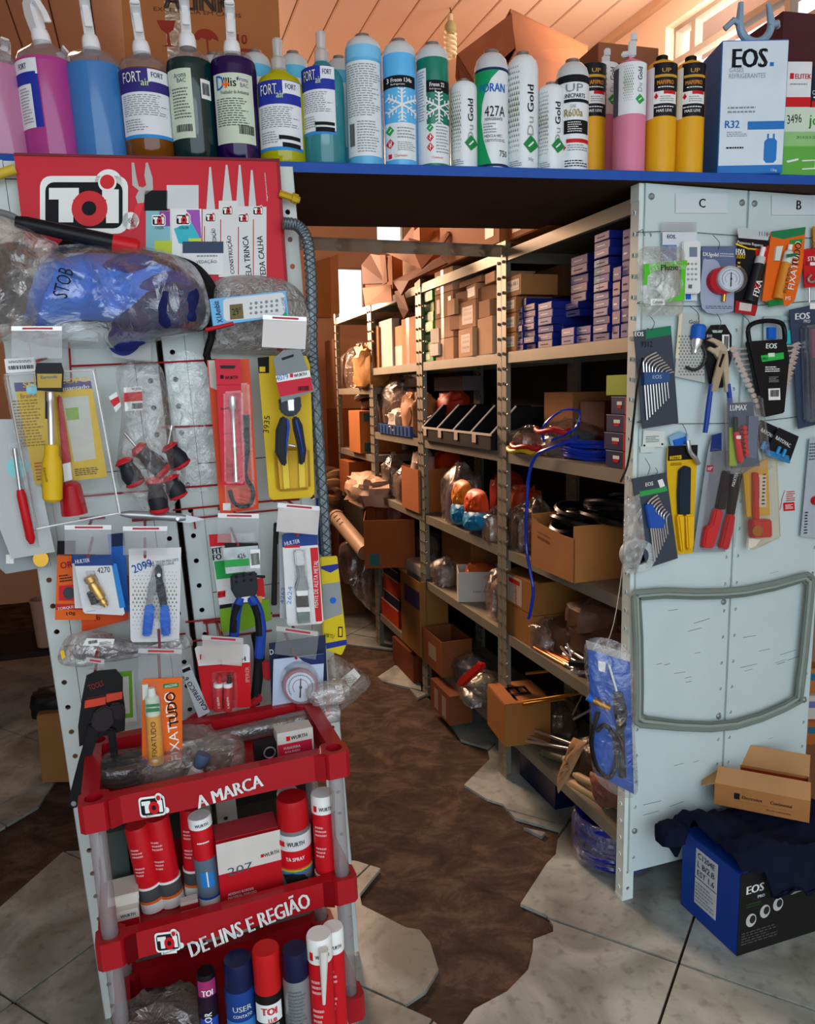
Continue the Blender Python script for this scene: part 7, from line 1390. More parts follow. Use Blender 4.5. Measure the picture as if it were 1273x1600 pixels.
# ------------------------------------------------------------------ what lies on the racks
def rz(y_px,x_px,inset=0.0): return RF.uw(x_px,y_px,-inset)[1]
class RBox:
    "carton on a rack: photo columns of its aisle-side face, its top row, the shelf it stands on"
    def __init__(s,name,label,cat,x0,x1,ytop,shelf,mat,inset=0.01,depth=0.2,z0=None,z1=None,group=None,yaw=0.0,open_=False):
        sz=(SHZ[shelf] if z0 is None else z0) +0.0008
        ym=ytop +10;u0=RF.uw(x0,ym,-inset)[0];u1=RF.uw(x1,ym,-inset)[0]
        h=(RF.uw((x0 +x1) /2,ytop,-inset)[1] if z1 is None else z1) - sz
        s.w=u1 - u0;s.h=h;s.d=depth;s.x0=x0;s.kx=s.w/(x1 - x0);s.z0=sz;s.inset=inset;s.u0=u0
        p=RF.pt(u0,-inset,sz);s.root=empty(name,label,cat,Matrix.Translation(p) @ RF.R @ Matrix.Rotation(yaw,4,'Z'),group)
        mb=MB()
        if open_:
            t=0.003;mb.box(0,s.w,0,t,0,h);mb.box(0,s.w,depth - t,depth,0,h);mb.box(0,t,t,depth - t,0,h);mb.box(s.w - t,s.w,t,depth - t,0,h);mb.box(t,s.w - t,t,depth - t,0,t)
            obj('box_body',mb,mat,s.root,smooth=0)
        else: mb.box(0,s.w,0,depth,0,h);obj('box_body',mb,mat,s.root,bevel=0.001)
    def face(s,name,fx0,fz0,fx1,fz1,mat,y=0.0006):
        mb=MB();mb.box(s.w*fx0,s.w*fx1,-y,0,s.h*fz0,s.h*fz1);return obj(name,mb,mat,s.root,smooth=0)
    def side(s,name,fy0,fz0,fy1,fz1,mat,y=0.0006):
        mb=MB();mb.box(s.w,s.w +y,s.d*fy0,s.d*fy1,s.h*fz0,s.h*fz1);return obj(name,mb,mat,s.root,smooth=0)
    def text(s,body,fx,fz,mat,w=None,h=None,rot=0,bold=0.0): return lettering(s.root,body,s.w*fx,s.h*fz,mat,s.w*w if w else None,s.h*h if h else None,bold,rot,-0.0012)
    def side_text(s,body,fy,fz,mat,w=None,h=None,rot=0,bold=0.0):
        o=lettering(s.root,body,0,0,mat,s.d*w if w else None,s.h*h if h else None,bold,rot,-0.0012);o.location=(s.w,s.d*fy,s.h*fz);o.rotation_euler=(0,0,math.pi/2);return o
SB_=M('16257e',0.5);ENDS=[M('a88fae',0.55),M('8f7fa6',0.55),M('b79aa8',0.55),M('7a74a8',0.55)];TEAL=M('4f8aa8',0.5)
ORD=['lowest','second lowest','third from below','fourth from below','fifth from below','sixth from below','seventh from below','eighth from below','ninth from below','tenth from below','eleventh from below','twelfth from below','thirteenth from below']
def bstack(label,x0,x1,n,shelf,inset,depth,hh,z0=None,seed=0,wob=0.012,teal=()):
    r_=random.Random(seed);z=SHZ[shelf] if z0 is None else z0
    for i in range(n):
        b=RBox('small_blue_box',('topmost' if i == n - 1 else ORD[i]) +' ' +label,'box',x0,x1,400,shelf,SB_,inset +r_.uniform(0,wob),depth,z,z +hh,'small blue boxes on the first rack',r_.uniform(-0.05,0.05))
        b.face('end_label',0.04,0.08,0.96,0.94,ENDS[r_.randrange(4)])
        if i in teal: b.face('teal_label',0.04,0.1,0.4,0.92,TEAL,0.001)
        mb=MB();mb.box(0.2*b.w,0.7*b.w,-0.0012,0,0.4*b.h,0.52*b.h);obj('printed_line',mb,WHITE if i % 3 else INK,b.root,smooth=0)
        z += hh +0.0006
bstack('blue box in the narrow stack beside the labelled cartons',805,817,7,4,0.012,0.16,0.0195,seed=1)
bstack('blue box in the second stack from the labelled cartons',818,836,7,4,0.016,0.15,0.0200,seed=2)
bstack('blue box in the third stack, its long blue side showing',841,864,6,4,0.014,0.20,0.0222,seed=3)
bstack('blue box in the low middle stack of two',878,900,2,4,0.012,0.18,0.024,seed=4);bstack('blue box in the low stack of two next to the tall stack',902,924,2,4,0.012,0.16,0.0235,seed=5)
bstack('blue box on the raised pair in the middle',884,906,2,4,0.055,0.15,0.021,SHZ[4] +0.085,seed=6);bstack('blue box in the high stack of five at the back',892,918,5,4,0.075,0.12,0.026,SHZ[4] +0.128,seed=7)
bstack('blue box in the tall stack near the white panel',928,953,13,4,0.014,0.14,0.0212,seed=8,teal=(6,7,8,9))
bstack('blue box in the short stack right of the tall one',958,970,5,4,0.012,0.12,0.036,seed=10);bstack('blue box in the stack next to the white post',972,984,7,4,0.012,0.12,0.038,seed=11)
bstack('blue box in the middle stack behind the raised pair',866,882,4,4,0.05,0.18,0.021,seed=13)
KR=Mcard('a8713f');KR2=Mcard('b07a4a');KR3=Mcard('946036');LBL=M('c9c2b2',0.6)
zc=SHZ[4]
for i,(h_,lb) in enumerate(((0.062,'lowest labelled brown carton at the left end of the blue box shelf'),(0.062,'second labelled brown carton from below beside the blue boxes'),(0.050,'third labelled brown carton from below beside the blue boxes'),(0.065,'topmost labelled brown carton beside the blue boxes'))):
    b=RBox('labelled_carton',lb,'box',787 if i < 3 else 789,806 if i < 3 else 814,500,4,KR,0.008,0.14 if i < 3 else 0.28,zc,zc +h_,'brown cartons beside the blue boxes');b.face('paper_label',0.12,0.25,0.88,0.8,LBL);b.text('Mini AR 1',0.5,0.6,INK,w=0.6);b.face('label_line',0.2,0.34,0.8,0.4,GREY,0.001);zc += h_ +0.001
b=RBox('flat_blue_box','long flat blue box lying above the narrow stack of blue boxes','box',816,822,452,4,SB_,0.02,0.25,SHZ[4] +0.142,SHZ[4] +0.165)
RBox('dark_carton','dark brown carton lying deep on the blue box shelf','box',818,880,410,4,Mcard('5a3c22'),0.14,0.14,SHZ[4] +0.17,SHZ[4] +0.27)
# shelf below: bright bags, blue tubing, navy and red boxes
for i in range(4):
    b=RBox('navy_red_box',['lowest navy and red box in the stack of four by the white post','second lowest navy and red box in the stack of four by the white post','third navy and red box from below in the stack by the white post','top navy and red box in the stack of four by the white post'][i],'box',(948,945,948,955)[i],981,600,3,M('131d4e',0.5),0.012,0.16,SHZ[3] +i*0.0475,SHZ[3] +i*0.0475 +0.0465,'navy and red boxes on the first rack')
    b.face('red_edge',0.84,0,1.0,1,M('b01a24',0.5));b.face('white_logo',0.36,0.52,0.66,0.72,WHITE);b.face('red_logo',0.38,0.34,0.62,0.5,RED);b.face('pale_lid',0,0.96,0.84,1.0,M('8f98a8'))
b=RBox('yellow_green_board','yellow-green board standing on the navy and red boxes','board',947,984,580,3,M('93a81e',0.5),0.02,0.01,SHZ[3] +0.191,SHZ[3] +0.245)
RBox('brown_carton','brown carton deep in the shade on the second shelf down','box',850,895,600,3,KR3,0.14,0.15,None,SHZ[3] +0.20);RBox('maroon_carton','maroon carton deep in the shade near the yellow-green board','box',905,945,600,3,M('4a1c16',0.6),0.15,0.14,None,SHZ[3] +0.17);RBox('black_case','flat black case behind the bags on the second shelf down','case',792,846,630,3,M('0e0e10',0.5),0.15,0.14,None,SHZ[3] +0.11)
def rlump(name,label,cat,x,shelf,inset,sx,sy,sz,seed,mat,amp=0.22,neck=0.0,sc=2.2,group=None,dz=0.0):
    u=RF.uw(x,700,-inset)[0];p=RF.pt(u,-inset - sy/2,SHZ[shelf] +0.001 +dz);return lump(name,label,cat,p,RF.R,sx,sy,sz,seed,mat,amp,sc,neck,group)
def bagged(label,x,shelf,inset,sx,sy,sz,seed,inner,film,neck=0.35,name='parts_bag',dz=0.0):
    u=RF.uw(x,700,-inset)[0];p=RF.pt(u,-inset - sy/2,SHZ[shelf] +0.001 +dz);r=empty(name,label,'bag',Matrix.Translation(p) @ RF.R,'plastic bags on the right racks')
    obj('contents',lump_mb(sx*0.82,sy*0.82,sz*0.72,seed),inner,r);obj('plastic_film',lump_mb(sx,sy,sz,seed +40,0.3,2.6,neck),film,r);return r
FILMB=Mclear('e8dcd2',0.10,0.14,0.12,1.0,24);FILMD=Mclear('a08878',0.30,0.14,0.15,1.0,24)
bagged('clear bag with red and yellow cables at the left of the blue tubing shelf',803,3,0.01,0.13,0.12,0.085,3,M('9a5a2a',0.5),FILMB);bagged('grey and red bag with a blue tie on the tubing shelf',858,3,0.03,0.19,0.14,0.11,5,M('3a4660',0.5),FILMB)
for i,(m,dz,x) in enumerate(((M('c8a41c',0.4),0.012,812),(M('a81c24',0.4),0.026,818),(M('a81c24',0.4),0.085,858))):
    u=RF.uw(x,690,-0.01)[0];p=RF.pt(u,-0.02,SHZ[3] +dz);mb=MB();mb.tube([V((0.075*math.cos(t*math.pi/12) *1.1,0.035*math.sin(t*math.pi/12),0.004*math.sin(t))) for t in range(24)],0.008,8,True);o=tag(obj('cable_loop',mb,m,None),['yellow cable loop sticking out of the clear bag','red cable loop lying in the clear bag','red band round the grey bag on the tubing shelf'][i],'cable');o.matrix_world=Matrix.Translation(p) @ RF.R
def coil(name,label,p,R,r,tr,n,mat,rise=0.0,sq=1.0,jit=0.12,seed=1,zrad=None,group=None,M0=None):
    "a coil of tube: n turns, each a loop of its own"
    r_=random.Random(seed);root=empty(name,label,'hose',Matrix.Translation(p) @ (M0 or RF.R),group)
    for i in range(n):
        R_=R*(1 +r_.uniform(-jit,jit));ph=r_.uniform(0,6);dx,dy=r_.uniform(-tr,tr) *2,r_.uniform(-tr,tr) *2;z=tr +rise*i
        pts=[V((dx +R_*math.cos(t*math.pi/16),dy +R_*sq*math.sin(t*math.pi/16),z +tr*0.8*math.sin(t*math.pi/8 +ph))) for t in range(32)]
        mb=MB();mb.tube(pts,tr,7,True);obj('loop',mb,mat,root)
    return root
BT=M('1537b0',0.25,0,0.1,coat=0.4)
u=RF.uw(905,720,-0.08)[0];coil('blue_tube_coil','coil of shiny blue tubing lying on the shelf before the navy boxes',RF.pt(u,-0.13,SHZ[3] +0.001),0.11,0,0.0065,8,BT,0.006,0.85)
it=Item(RF,'hanging_blue_tube','blue tube hanging from the tubing coil down past two shelves','hose',835,830,0.012);it.tube('tube',[(880,684,-0.05),(858,700,-0.005),(842,712,0.010),(832,740,0.012),(828,790,0.012),(828,850,0.014),(834,890,0.014),(838,920,0.012),(834,950,0.010),(829,966,0.008)],0.0055,BT,8,smn=60)
it=Item(RF,'blue_tie_loop','blue looped cord standing up from the grey bag','cord',860,670,0.0);it.tube('cord',[(850,690,0),(847,670,0),(856,650,-0.02),(872,640,-0.03),(886,645,-0.04),(884,670,-0.03),(862,688,0)],0.004,BT,7,smn=30)
# third shelf: large open carton with black coils, dark bags
p=RF.uw(903,905,0.02);q=RF.uw(836,880,0.02)
cb=empty('open_carton','large open brown carton with black hoses, jutting from the middle shelf','box',Matrix.Translation(RF.pt(q[0],0.035,SHZ[2] +0.001)) @ RF.R @ Matrix.Rotation(0.0,4,'Z'))
w_=p[0] - q[0];t=0.004;hh=0.165;dd=0.22
for nm,bx in (('front_wall',(0,w_,0,t,0,hh*0.78)),('back_wall',(0,w_,dd - t,dd,0,hh)),('side_wall',(w_ - t,w_,0,dd,0,hh)),('side_wall',(0,t,0,dd,0,hh)),('bottom',(t,w_ - t,t,dd - t,0,t))):
    mb=MB();mb.box(*bx);obj(nm,mb,Mcard('a06a38'),cb,smooth=0)
mb=MB();mb.prism([(0,hh*0.78),(0.0,hh*0.98),(w_*0.2,hh*0.86),(w_*0.75,hh*0.78)],t,0);obj('torn_edge',mb,Mcard('a06a38'),cb,smooth=0)
lettering(cb,'INDÚSTRIA',w_*0.32,hh*0.68,M('6a3a1c'),w=w_*0.32,h=0.008,rot=-6,y=-0.0008);lettering(cb,'BRASILEIRA',w_*0.32,hh*0.58,M('6a3a1c'),w=w_*0.30,h=0.009,rot=-6,y=-0.0008,bold=0.03)
o=lettering(cb,'Π',0,0,INK,w=0.035,h=0.04,bold=0.02,y=-0.0008);o.location=(w_ +0.0008,dd*0.78,hh*0.5);o.rotation_euler=(0,0,math.pi/2)
pc=RF.pt((p[0] +q[0]) /2,-0.08,SHZ[2] +0.10);coil('black_hose_coil','thick coil of black hose heaped in the open carton',pc,0.085,0,0.011,7,M('0c0c0e',0.3,coat=0.3),0.013,1.0,0.12,4)
pc=RF.pt(p[0] - 0.03,-0.13,SHZ[2] +0.17);coil('black_hose_coil','coil of black hose resting behind the open carton rim',pc,0.11,0,0.010,5,M('0c0c0e',0.3,coat=0.3),0.012,0.8,0.1,6)
bagged('dark clear bag with a black part left of the open carton',800,2,0.01,0.10,0.10,0.16,7,M('1a1614',0.4),FILMD);bagged('brown bag behind the blue tube on the middle shelf',818,2,0.06,0.12,0.10,0.17,8,M('6a3a20',0.5),FILMD);rlump('orange_bag','orange-red bag in the far corner of the middle shelf','bag',794,2,0.10,0.12,0.12,0.19,9,M('a8360f',0.5))
# fourth shelf
for i,lb in enumerate(('lower brown carton at the left of the shelf with chrome pipes','upper brown carton marked CUIDADO at the left of the shelf with chrome pipes')):
    b=RBox('brown_carton',lb,'box',783,833,900,1,Mcard('8d5c2a'),0.012,0.2,SHZ[1] +i*0.112,SHZ[1] +i*0.112 +0.111)
    if i: b.face('white_label',0.2,0.08,0.66,0.94,M('b0a08c'));b.text('CUIDADO',0.48,0.36,M('a01c1c'),w=0.42,h=0.14,rot=-88,bold=0.02);b.face('red_mark',0.26,0.72,0.6,0.86,M('b01c1c'),0.001)
BRB=Mclear('8d6a52',0.72,0.10,0.3,1.0,16)
for x,sx,sz,sd,dz,ins,lb in ((870,0.17,0.12,51,0,0.05,'crumpled brown bag behind the blue tube end'),(905,0.18,0.16,52,0,0.06,'crumpled brown bag in the middle of the pipe shelf'),(945,0.17,0.17,53,0,0.05,'crumpled brown bag beside the white post'),(925,0.16,0.10,54,0.13,0.07,'bunched brown bag on top of the heap'),(900,0.12,0.09,55,0.13,0.03,'knotted brown bag under the big open carton')):
    rlump('brown_bag',lb,'bag',x,1,ins,sx,0.15,sz,sd,M('5d4030',0.55,0,0.3,12,0.3),0.3,0.5,2.8,'crumpled brown bags on the pipe shelf',dz)
bagged('clear bag of copper bends at the front of the pipe shelf',836,1,0.01,0.11,0.10,0.10,14,M('7a4a34',0.4),FILMB)
u=RF.uw(852,1010,0.0)[0]
for i in range(6):
    mb=MB();mb.cyl((-0.10 +i*0.006,0.012 +i*0.009,0.006 +0.005*(i % 2)),(0.09 - i*0.004,0.02 +i*0.011,0.008),0.0042,10);o=tag(obj('copper_pipe',mb,M('b06a3c',0.3,0.8),None),'short copper pipe in the bundle at the front of the pipe shelf','pipe','copper pipes on the pipe shelf');o.matrix_world=Matrix.Translation(RF.pt(u,0,SHZ[1] +0.001)) @ RF.R
for i,(x0,y0,x1,y1,r_) in enumerate(((872,1030,905,1050,0.0055),(880,1022,910,1040,0.0055),(868,1036,903,1058,0.004),(876,1010,890,1030,0.004),(886,1005,892,1026,0.004),(884,1012,912,1030,0.0048))):
    it=Item(RF,'chrome_pipe','chrome pipe %s on the pipe shelf' % ('lying lowest','lying second','lying at the very front','standing up at left','standing up in the middle','lying at the back')[i],'pipe',x0,y0,-0.03 - 0.01*(i % 3));it.rod('pipe',(x0,y0,0),(x1,y1,0),r_,CHROME)
it=Item(RF,'pipe_bundle','bundle of black-ended chrome pipes at the front corner of the pipe shelf','pipe',908,1064,-0.02);it.rod('pipe',(902,1063,0.0),(930,1066,-0.09),0.014,M('2a2826',0.3,0.6),seg=18);it.rod('bore',(901.5,1063,0.0005),(904,1063,-0.002),0.011,BLACK,seg=18);it.rod('pipe',(890,1036,-0.0),(918,1046,-0.06),0.010,M('1a1a1c',0.35),seg=14);it.rod('pipe',(893,1050,0),(916,1056,-0.05),0.008,CHROME,seg=14)
# lowest shelf: EL carton, tools, paper
A0=RF.uw(737,1165,0.06);B0=RF.uw(790,1165,0.06)
P0_=onpl(788,1168,V((0,0,SHZ[0] +0.002)),V((0,0,1)))
el=empty('cardboard_carton','brown carton with large letters EL on top, jutting from the lowest shelf','box',Matrix.Translation(P0_) @ RF.R @ Matrix.Rotation(-0.12,4,'Z'))
a_=0.195;b_=0.17;h_=0.155
mb=MB();mb.box(-a_,0,0,b_,0,h_);obj('box_body',mb,Mcard('93602f'),el,bevel=0.002);mb=MB();mb.box(-a_ +0.002,-0.002,0.002,b_ - 0.002,h_,h_ +0.002);obj('lid_flap',mb,Mcard('a86a38'),el)
o=lettering(el,'EL',0,0,M('231c1c',0.7),w=0.115,h=0.075,bold=0.05);o.location=(-a_*0.42,b_*0.5,h_ +0.0032);o.rotation_euler=(-math.pi/2,0,0.0)
TG='pipes and tools on the lowest shelf'
for i,(x0,y0,x1,y1,r_,m,d0,d1,lb) in enumerate(((803,1103,858,1095,0.006,BRASS,0.02,-0.06,'bright brass tube lying out over the lowest shelf'),(812,1098,878,1088,0.005,BRASS,0.0,-0.08,'second brass tube behind the bright one'),(812,1150,850,1172,0.006,STEEL,-0.02,-0.05,'steel rod at the front of the lowest shelf'),(820,1145,868,1170,0.006,STEEL,-0.04,-0.07,'steel rod behind the first on the lowest shelf'),(816,1158,880,1178,0.005,CHROME,-0.01,-0.06,'chrome rod crossing the steel rods'),(806,1055,840,1052,0.005,BRASS,-0.04,-0.12,'thin brass pipe behind the carton marked EL'),(862,1130,888,1108,0.004,STEEL,-0.08,-0.12,'thin rod leaning at the back of the lowest shelf'),(868,1122,880,1062,0.003,M('6a5a44',0.5),-0.06,-0.10,'thin stick standing at the back of the lowest shelf'))):
    it=Item(RF,'rod',lb,'rod',x0,y0,0.0,TG);it.rod('rod',(x0,y0,d0),(x1,y1,d1),r_,m)
it=Item(RF,'soldering_tool','tool with a green-grey barrel and cream tip on the lowest shelf','tool',862,1185,-0.02,TG);it.rod('thin_neck',(820,1178,0.0),(848,1176,-0.0),0.004,STEEL);it.rod('barrel',(848,1176,0.0),(872,1188,-0.02),0.013,M('5d5a48',0.45));it.rod('tip',(871,1187,-0.02),(882,1192,-0.03),0.011,M('c4b498',0.5))
for i,(pts,m,lb) in enumerate(((((896,1152),(916,1160),(890,1212),(872,1240),(870,1222)),M('a98460',0.6,0,0.2,20,0.2),'twisted kraft paper sticking out of the lowest shelf'),(((922,1205),(960,1220),(972,1262),(940,1262),(926,1240)),M('7a4f44',0.6),'folded brown paper near the white post on the lowest shelf'))):
    it=Item(RF,'paper_wrap',lb,'paper',890,1200,0.012 if i == 0 else -0.03);it.pillow('paper',[pts[i // 6] if i % 6 == 0 else tuple(pts[i // 6][k] +(pts[(i // 6 +1) % len(pts)][k] - pts[i // 6][k]) *(i % 6) /6 for k in (0,1)) for i in range(len(pts) *6)],0.012,m,wrinkle=0.9,sc=40,sm=False)
for i,(x0,y0,x1,y1,r_) in enumerate(((896,1210,970,1255,0.013),(890,1222,940,1262,0.014))):
    it=Item(RF,'wooden_handle',['cream handle lying at the back under the folded paper','cream handle lying in front under the folded paper'][i],'handle',x0,y0,-0.03 +0.01*i);it.lathe_between('handle',(x0,y0,0),(x1,y1,-0.03),[(0.006,0),(r_,0.08),(r_*0.85,0.5),(r_,0.95),(0.006,1)],M('a08c6a',0.5))
bagged('clear bag of dark scrap at the back of the lowest shelf',850,0,0.12,0.16,0.12,0.12,61,M('3a2a20',0.5),FILMD)
bagged('dark bag behind the blue hose pack on the lowest shelf',930,0,0.08,0.16,0.15,0.14,62,M('241c18',0.5),FILMD)
# shrink-wrapped blue hose on the floor under the rack
p=onz(925,1366,0);p=rk((p - C0).dot(D) +0.06,0.10,0.0)
hr=coil('blue_hose_roll','roll of blue hose in clear film on the floor under the first rack',p,0.105,0,0.010,11,M('0f1f86',0.25,coat=0.5),0.0118,0.95,0.05,9)
mb=MB();mb.lathe([(0.122,0.002),(0.128,0.02),(0.128,0.13),(0.118,0.15)],28,cap=False);obj('film',mb,Mclear('cfd6f0',0.05,0.14,0.08,1.0,40),hr)
b=RBox('dark_blue_case','dark blue case on the floor under the second half of the first rack','case',812,868,1180,0,M('0e1436',0.4),0.06,0.2,0.0,0.13)

# ---- second rack (green boxes, divided bins)
CK=[Mcard('c89a72'),Mcard('bd8c64'),Mcard('b07f58')]
zc=SHZ[4]
for i,h_ in enumerate((0.085,0.082,0.095,0.092)):
    b=RBox('brown_carton',['lowest','second','third','topmost'][i] +' carton of the middle stack on the green box shelf','box',680,708,500,4,CK[i % 3],0.012,0.26 if i == 3 else 0.18,zc,zc +h_,'brown cartons on the second rack');b.face('tape',0.35,0.0,0.5,1.0,M('d0b08c',0.3));zc += h_ +0.001
    if i == 2: b.face('red_sticker',0.75,0.5,0.9,0.8,RED,0.001)
    if i in (2,3): b.face('print_block',0.1,0.2,0.3,0.8,M('8a5a40'),0.001)
zc=SHZ[4]
for i in range(8):
    b=RBox('green_box',('topmost' if i == 7 else ORD[i]) +' bright green box in the stack beside the second post','box',663,677,500,4,M('6fae1c' if i % 2 else '2f9a2a',0.5),0.012 +0.006*(i % 3),0.12,zc,zc +0.041,'small green boxes on the second rack',0.03*(i % 3 - 1));b.face('white_label',0.1,0.2,0.6,0.8,M('cfe0b4'));zc += 0.042
for i,(x0,x1,z0,h_,d_,ins,lb) in enumerate(((716,743,0,0.105,0.2,0.01,'labelled carton at the bottom right of the green box shelf'),(717,743,0.106,0.10,0.2,0.01,'labelled carton standing on the bottom right one'),(712,730,0.207,0.04,0.15,0.01,'small flat carton upon the labelled pair at left'),(729,747,0.207,0.055,0.15,0.02,'small carton with a grey label upon the labelled pair'),(718,752,0.264,0.022,0.2,0.02,'flat carton topping the labelled pair'),(702,716,0.11,0.055,0.12,0.004,'tiny carton beside the labelled pair, lower'),(699,713,0.167,0.06,0.12,0.004,'tiny carton beside the labelled pair, upper'),(671,684,0.02,0.05,0.1,0.002,'small white box in front of the green boxes, lower'),(672,683,0.072,0.06,0.1,0.002,'small white box in front of the green boxes, upper'),(746,774,0,0.13,0.2,0.01,'plain carton next to the first post, lower'),(748,765,0.131,0.06,0.18,0.01,'carton next to the first post, second from below'),(747,772,0.192,0.05,0.18,0.02,'carton next to the first post, third from below'),(758,776,0.243,0.035,0.15,0.008,'small carton next to the first post, topmost'))):
    m=M('cfc6bc',0.6) if 'white box' in lb else CK[i % 3];b=RBox('brown_carton' if 'white' not in lb else 'white_box',lb,'box',x0,x1,500,4,m,ins,d_,SHZ[4] +z0,SHZ[4] +z0 +h_,'brown cartons on the second rack' if 'white' not in lb else 'small white boxes on the second rack',0.08*((i*7) % 3 - 1))
    if i < 2: b.face('printed_label',0.2,0.15,0.85,0.8,M('a88a74'));b.face('label_lines',0.3,0.3,0.75,0.38,M('6a4a38'),0.001);b.face('label_lines',0.3,0.5,0.75,0.58,M('6a4a38'),0.001);b.face('label_lines',0.3,0.66,0.75,0.72,M('6a4a38'),0.001)
    if i == 3: b.face('grey_label',0.1,0.2,0.9,0.8,M('a8a4a0'))
# divided bin
b0=RF.uw(660,660,0.015);b1=RF.uw(766,668,0.015);bn=empty('divided_bin','black storage bin with white edged dividers on the second rack','bin',Matrix.Translation(RF.pt(b0[0],0.015,SHZ[3] +0.001)) @ RF.R);W_=b1[0] - b0[0]
BK=M('101012',0.5);mb=MB();mb.box(0,W_,0,0.004,0,0.055);mb.box(0,W_,0.25,0.254,0,0.15);mb.box(0,W_,0.004,0.25,0,0.004);obj('tub',mb,BK,bn,smooth=0);mb=MB();mb.box(-0.002,W_ +0.002,-0.003,0.003,0.050,0.058);obj('white_rim',mb,M('d8cfc4',0.5),bn,smooth=0)
for i in range(5):
    x=W_*i/4;P=[(0.0,0.0),(0.25,0.0),(0.25,0.15),(0.10,0.15),(0.0,0.055)];mb=MB();mb.v=[(x +s_,a,c) for s_ in (-0.0015,0.0015) for a,c in P];mb.f=[(0,1,2,3,4),(9,8,7,6,5)] +[(k,5 +k,5 +(k +1) % 5,(k +1) % 5) for k in range(5)];obj('divider',mb,BK,bn,smooth=0)
    mb=MB();mb.tube([V((x,0.0,0.056)),V((x,0.10,0.152))],0.0035,6);obj('white_edge',mb,M('d8cfc4',0.5),bn)
    if i < 4: mb=MB();mb.box(x +0.02,x +0.055,-0.004,-0.003,0.02,0.05);obj('paper_tag',mb,M('c9b8a4'),bn,smooth=0)
rlump('red_bag','red and white bag above the divided bin','bag',690,3,0.10,0.2,0.12,0.20,71,M('b0301c',0.5));RBox('grey_case','grey flat case at the back above the divided bin','case',678,722,582,3,M('6a6260',0.5),0.18,0.1,SHZ[3] +0.21,SHZ[3] +0.275);bagged('clear bag at the left end of the divided bin',668,3,0.03,0.08,0.09,0.11,72,M('9a7a68',0.5),FILMB)
# bags of the middle shelf
bagged('purple-grey bag at the left of the middle shelf of the second rack',697,2,0.01,0.17,0.13,0.235,73,M('6a5a72',0.5),FILMB,0.5)
def packet(label,x,y0,y1,wpx,top,bot,ins):
    it=Item(RF,'printed_packet',label,'packet',x,(y0 +y1) /2,-ins,'orange and blue packets on the second rack');h=wpx/2
    it.pillow('orange_part',[(x - h*0.8,y0),(x +h*0.8,y0 +4),(x +h,y0 +(y1 - y0) *0.62),(x - h,y0 +(y1 - y0) *0.58)],0.03,M(top,0.45),wrinkle=0.3);it.pillow('blue_part',[(x - h,y0 +(y1 - y0) *0.5),(x +h,y0 +(y1 - y0) *0.52),(x +h*1.05,y1 - 3),(x - h,y1)],0.034,M(bot,0.45),wrinkle=0.3);it.disc('printed_ring',x,y0 +(y1 - y0) *0.3,h*0.45,0.0008,M('c8821c'),0.030,16)
packet('orange and blue packet standing left on the middle shelf',724,752,818,25,'d87a1c','1f86b8',0.03);packet('red-orange and blue packet leaning right on the middle shelf',746,766,828,30,'d0451c','1f86b8',0.015)
bagged('clear bag of pale parts at the right front of the middle shelf',758,2,-0.002,0.08,0.08,0.12,74,M('a88a74',0.5),FILMB);rlump('orange_bag','orange bag deep behind the purple-grey bag','bag',680,2,0.14,0.15,0.12,0.26,75,M('b83a10',0.5));rlump('red_bag','red bag beside the first post on the middle shelf','bag',770,2,0.10,0.10,0.12,0.22,76,M('a82a12',0.5))
# fourth shelf of the second rack
c0_=RF.uw(716,935,0.0);wc=empty('white_carton','white carton with red printing on the fourth shelf of the second rack','box',Matrix.Translation(RF.pt(c0_[0],0.0,SHZ[1] +0.001)) @ RF.R @ Matrix.Rotation(-0.35,4,'Z'));t=0.003;a_,d_,h_=0.15,0.20,0.125
for nm,bx in (('front_wall',(-a_,0,0,t,0,h_)),('side_wall',(-t,0,t,d_,0,h_)),('side_wall',(-a_,-a_ +t,t,d_,0,h_)),('back_wall',(-a_,0,d_ - t,d_,0,h_)),('bottom',(-a_ +t,-t,t,d_ - t,0,t))):
    mb=MB();mb.box(*bx);obj(nm,mb,M('b9b6b0',0.6),wc,smooth=0)
for k in range(4): lettering(wc,['MATERIAL','FRAGIL','PRODUTO','3,5 KG'][k],-a_*0.5,h_*(0.82 - k*0.21),M('a8202a'),w=a_*0.75,h=h_*0.13,bold=0.02)
o=lettering(wc,'CASA VERDE',0,0,INK,w=0.08,h=0.008);o.location=(0.0008,d_*0.5,h_*0.35);o.rotation_euler=(0,0,math.pi/2);o=lettering(wc,'CUIDADO',0,0,M('8a1c24'),w=0.05,h=0.01);o.location=(0.0008,d_*0.65,h_*0.85);o.rotation_euler=(0,0,math.pi/2)
lump('orange_parts','orange parts heaped in the white carton','parts',wc.matrix_world @ V((-0.075,0.10,0.006)),wc.matrix_world.to_3x3().to_4x4(),0.09,0.13,0.135,77,M('a84a14',0.5))
bagged('round clear bag left of the white carton',676,1,0.01,0.10,0.10,0.12,78,M('6a5a50',0.5),FILMB);bagged('pale bag right of the white carton beside the first post',764,1,0.02,0.10,0.12,0.2,79,M('8a6a5a',0.5),FILMB);RBox('brown_carton','dark brown carton behind the white carton','box',690,735,840,1,KR3,0.16,0.13,None,SHZ[1] +0.19)
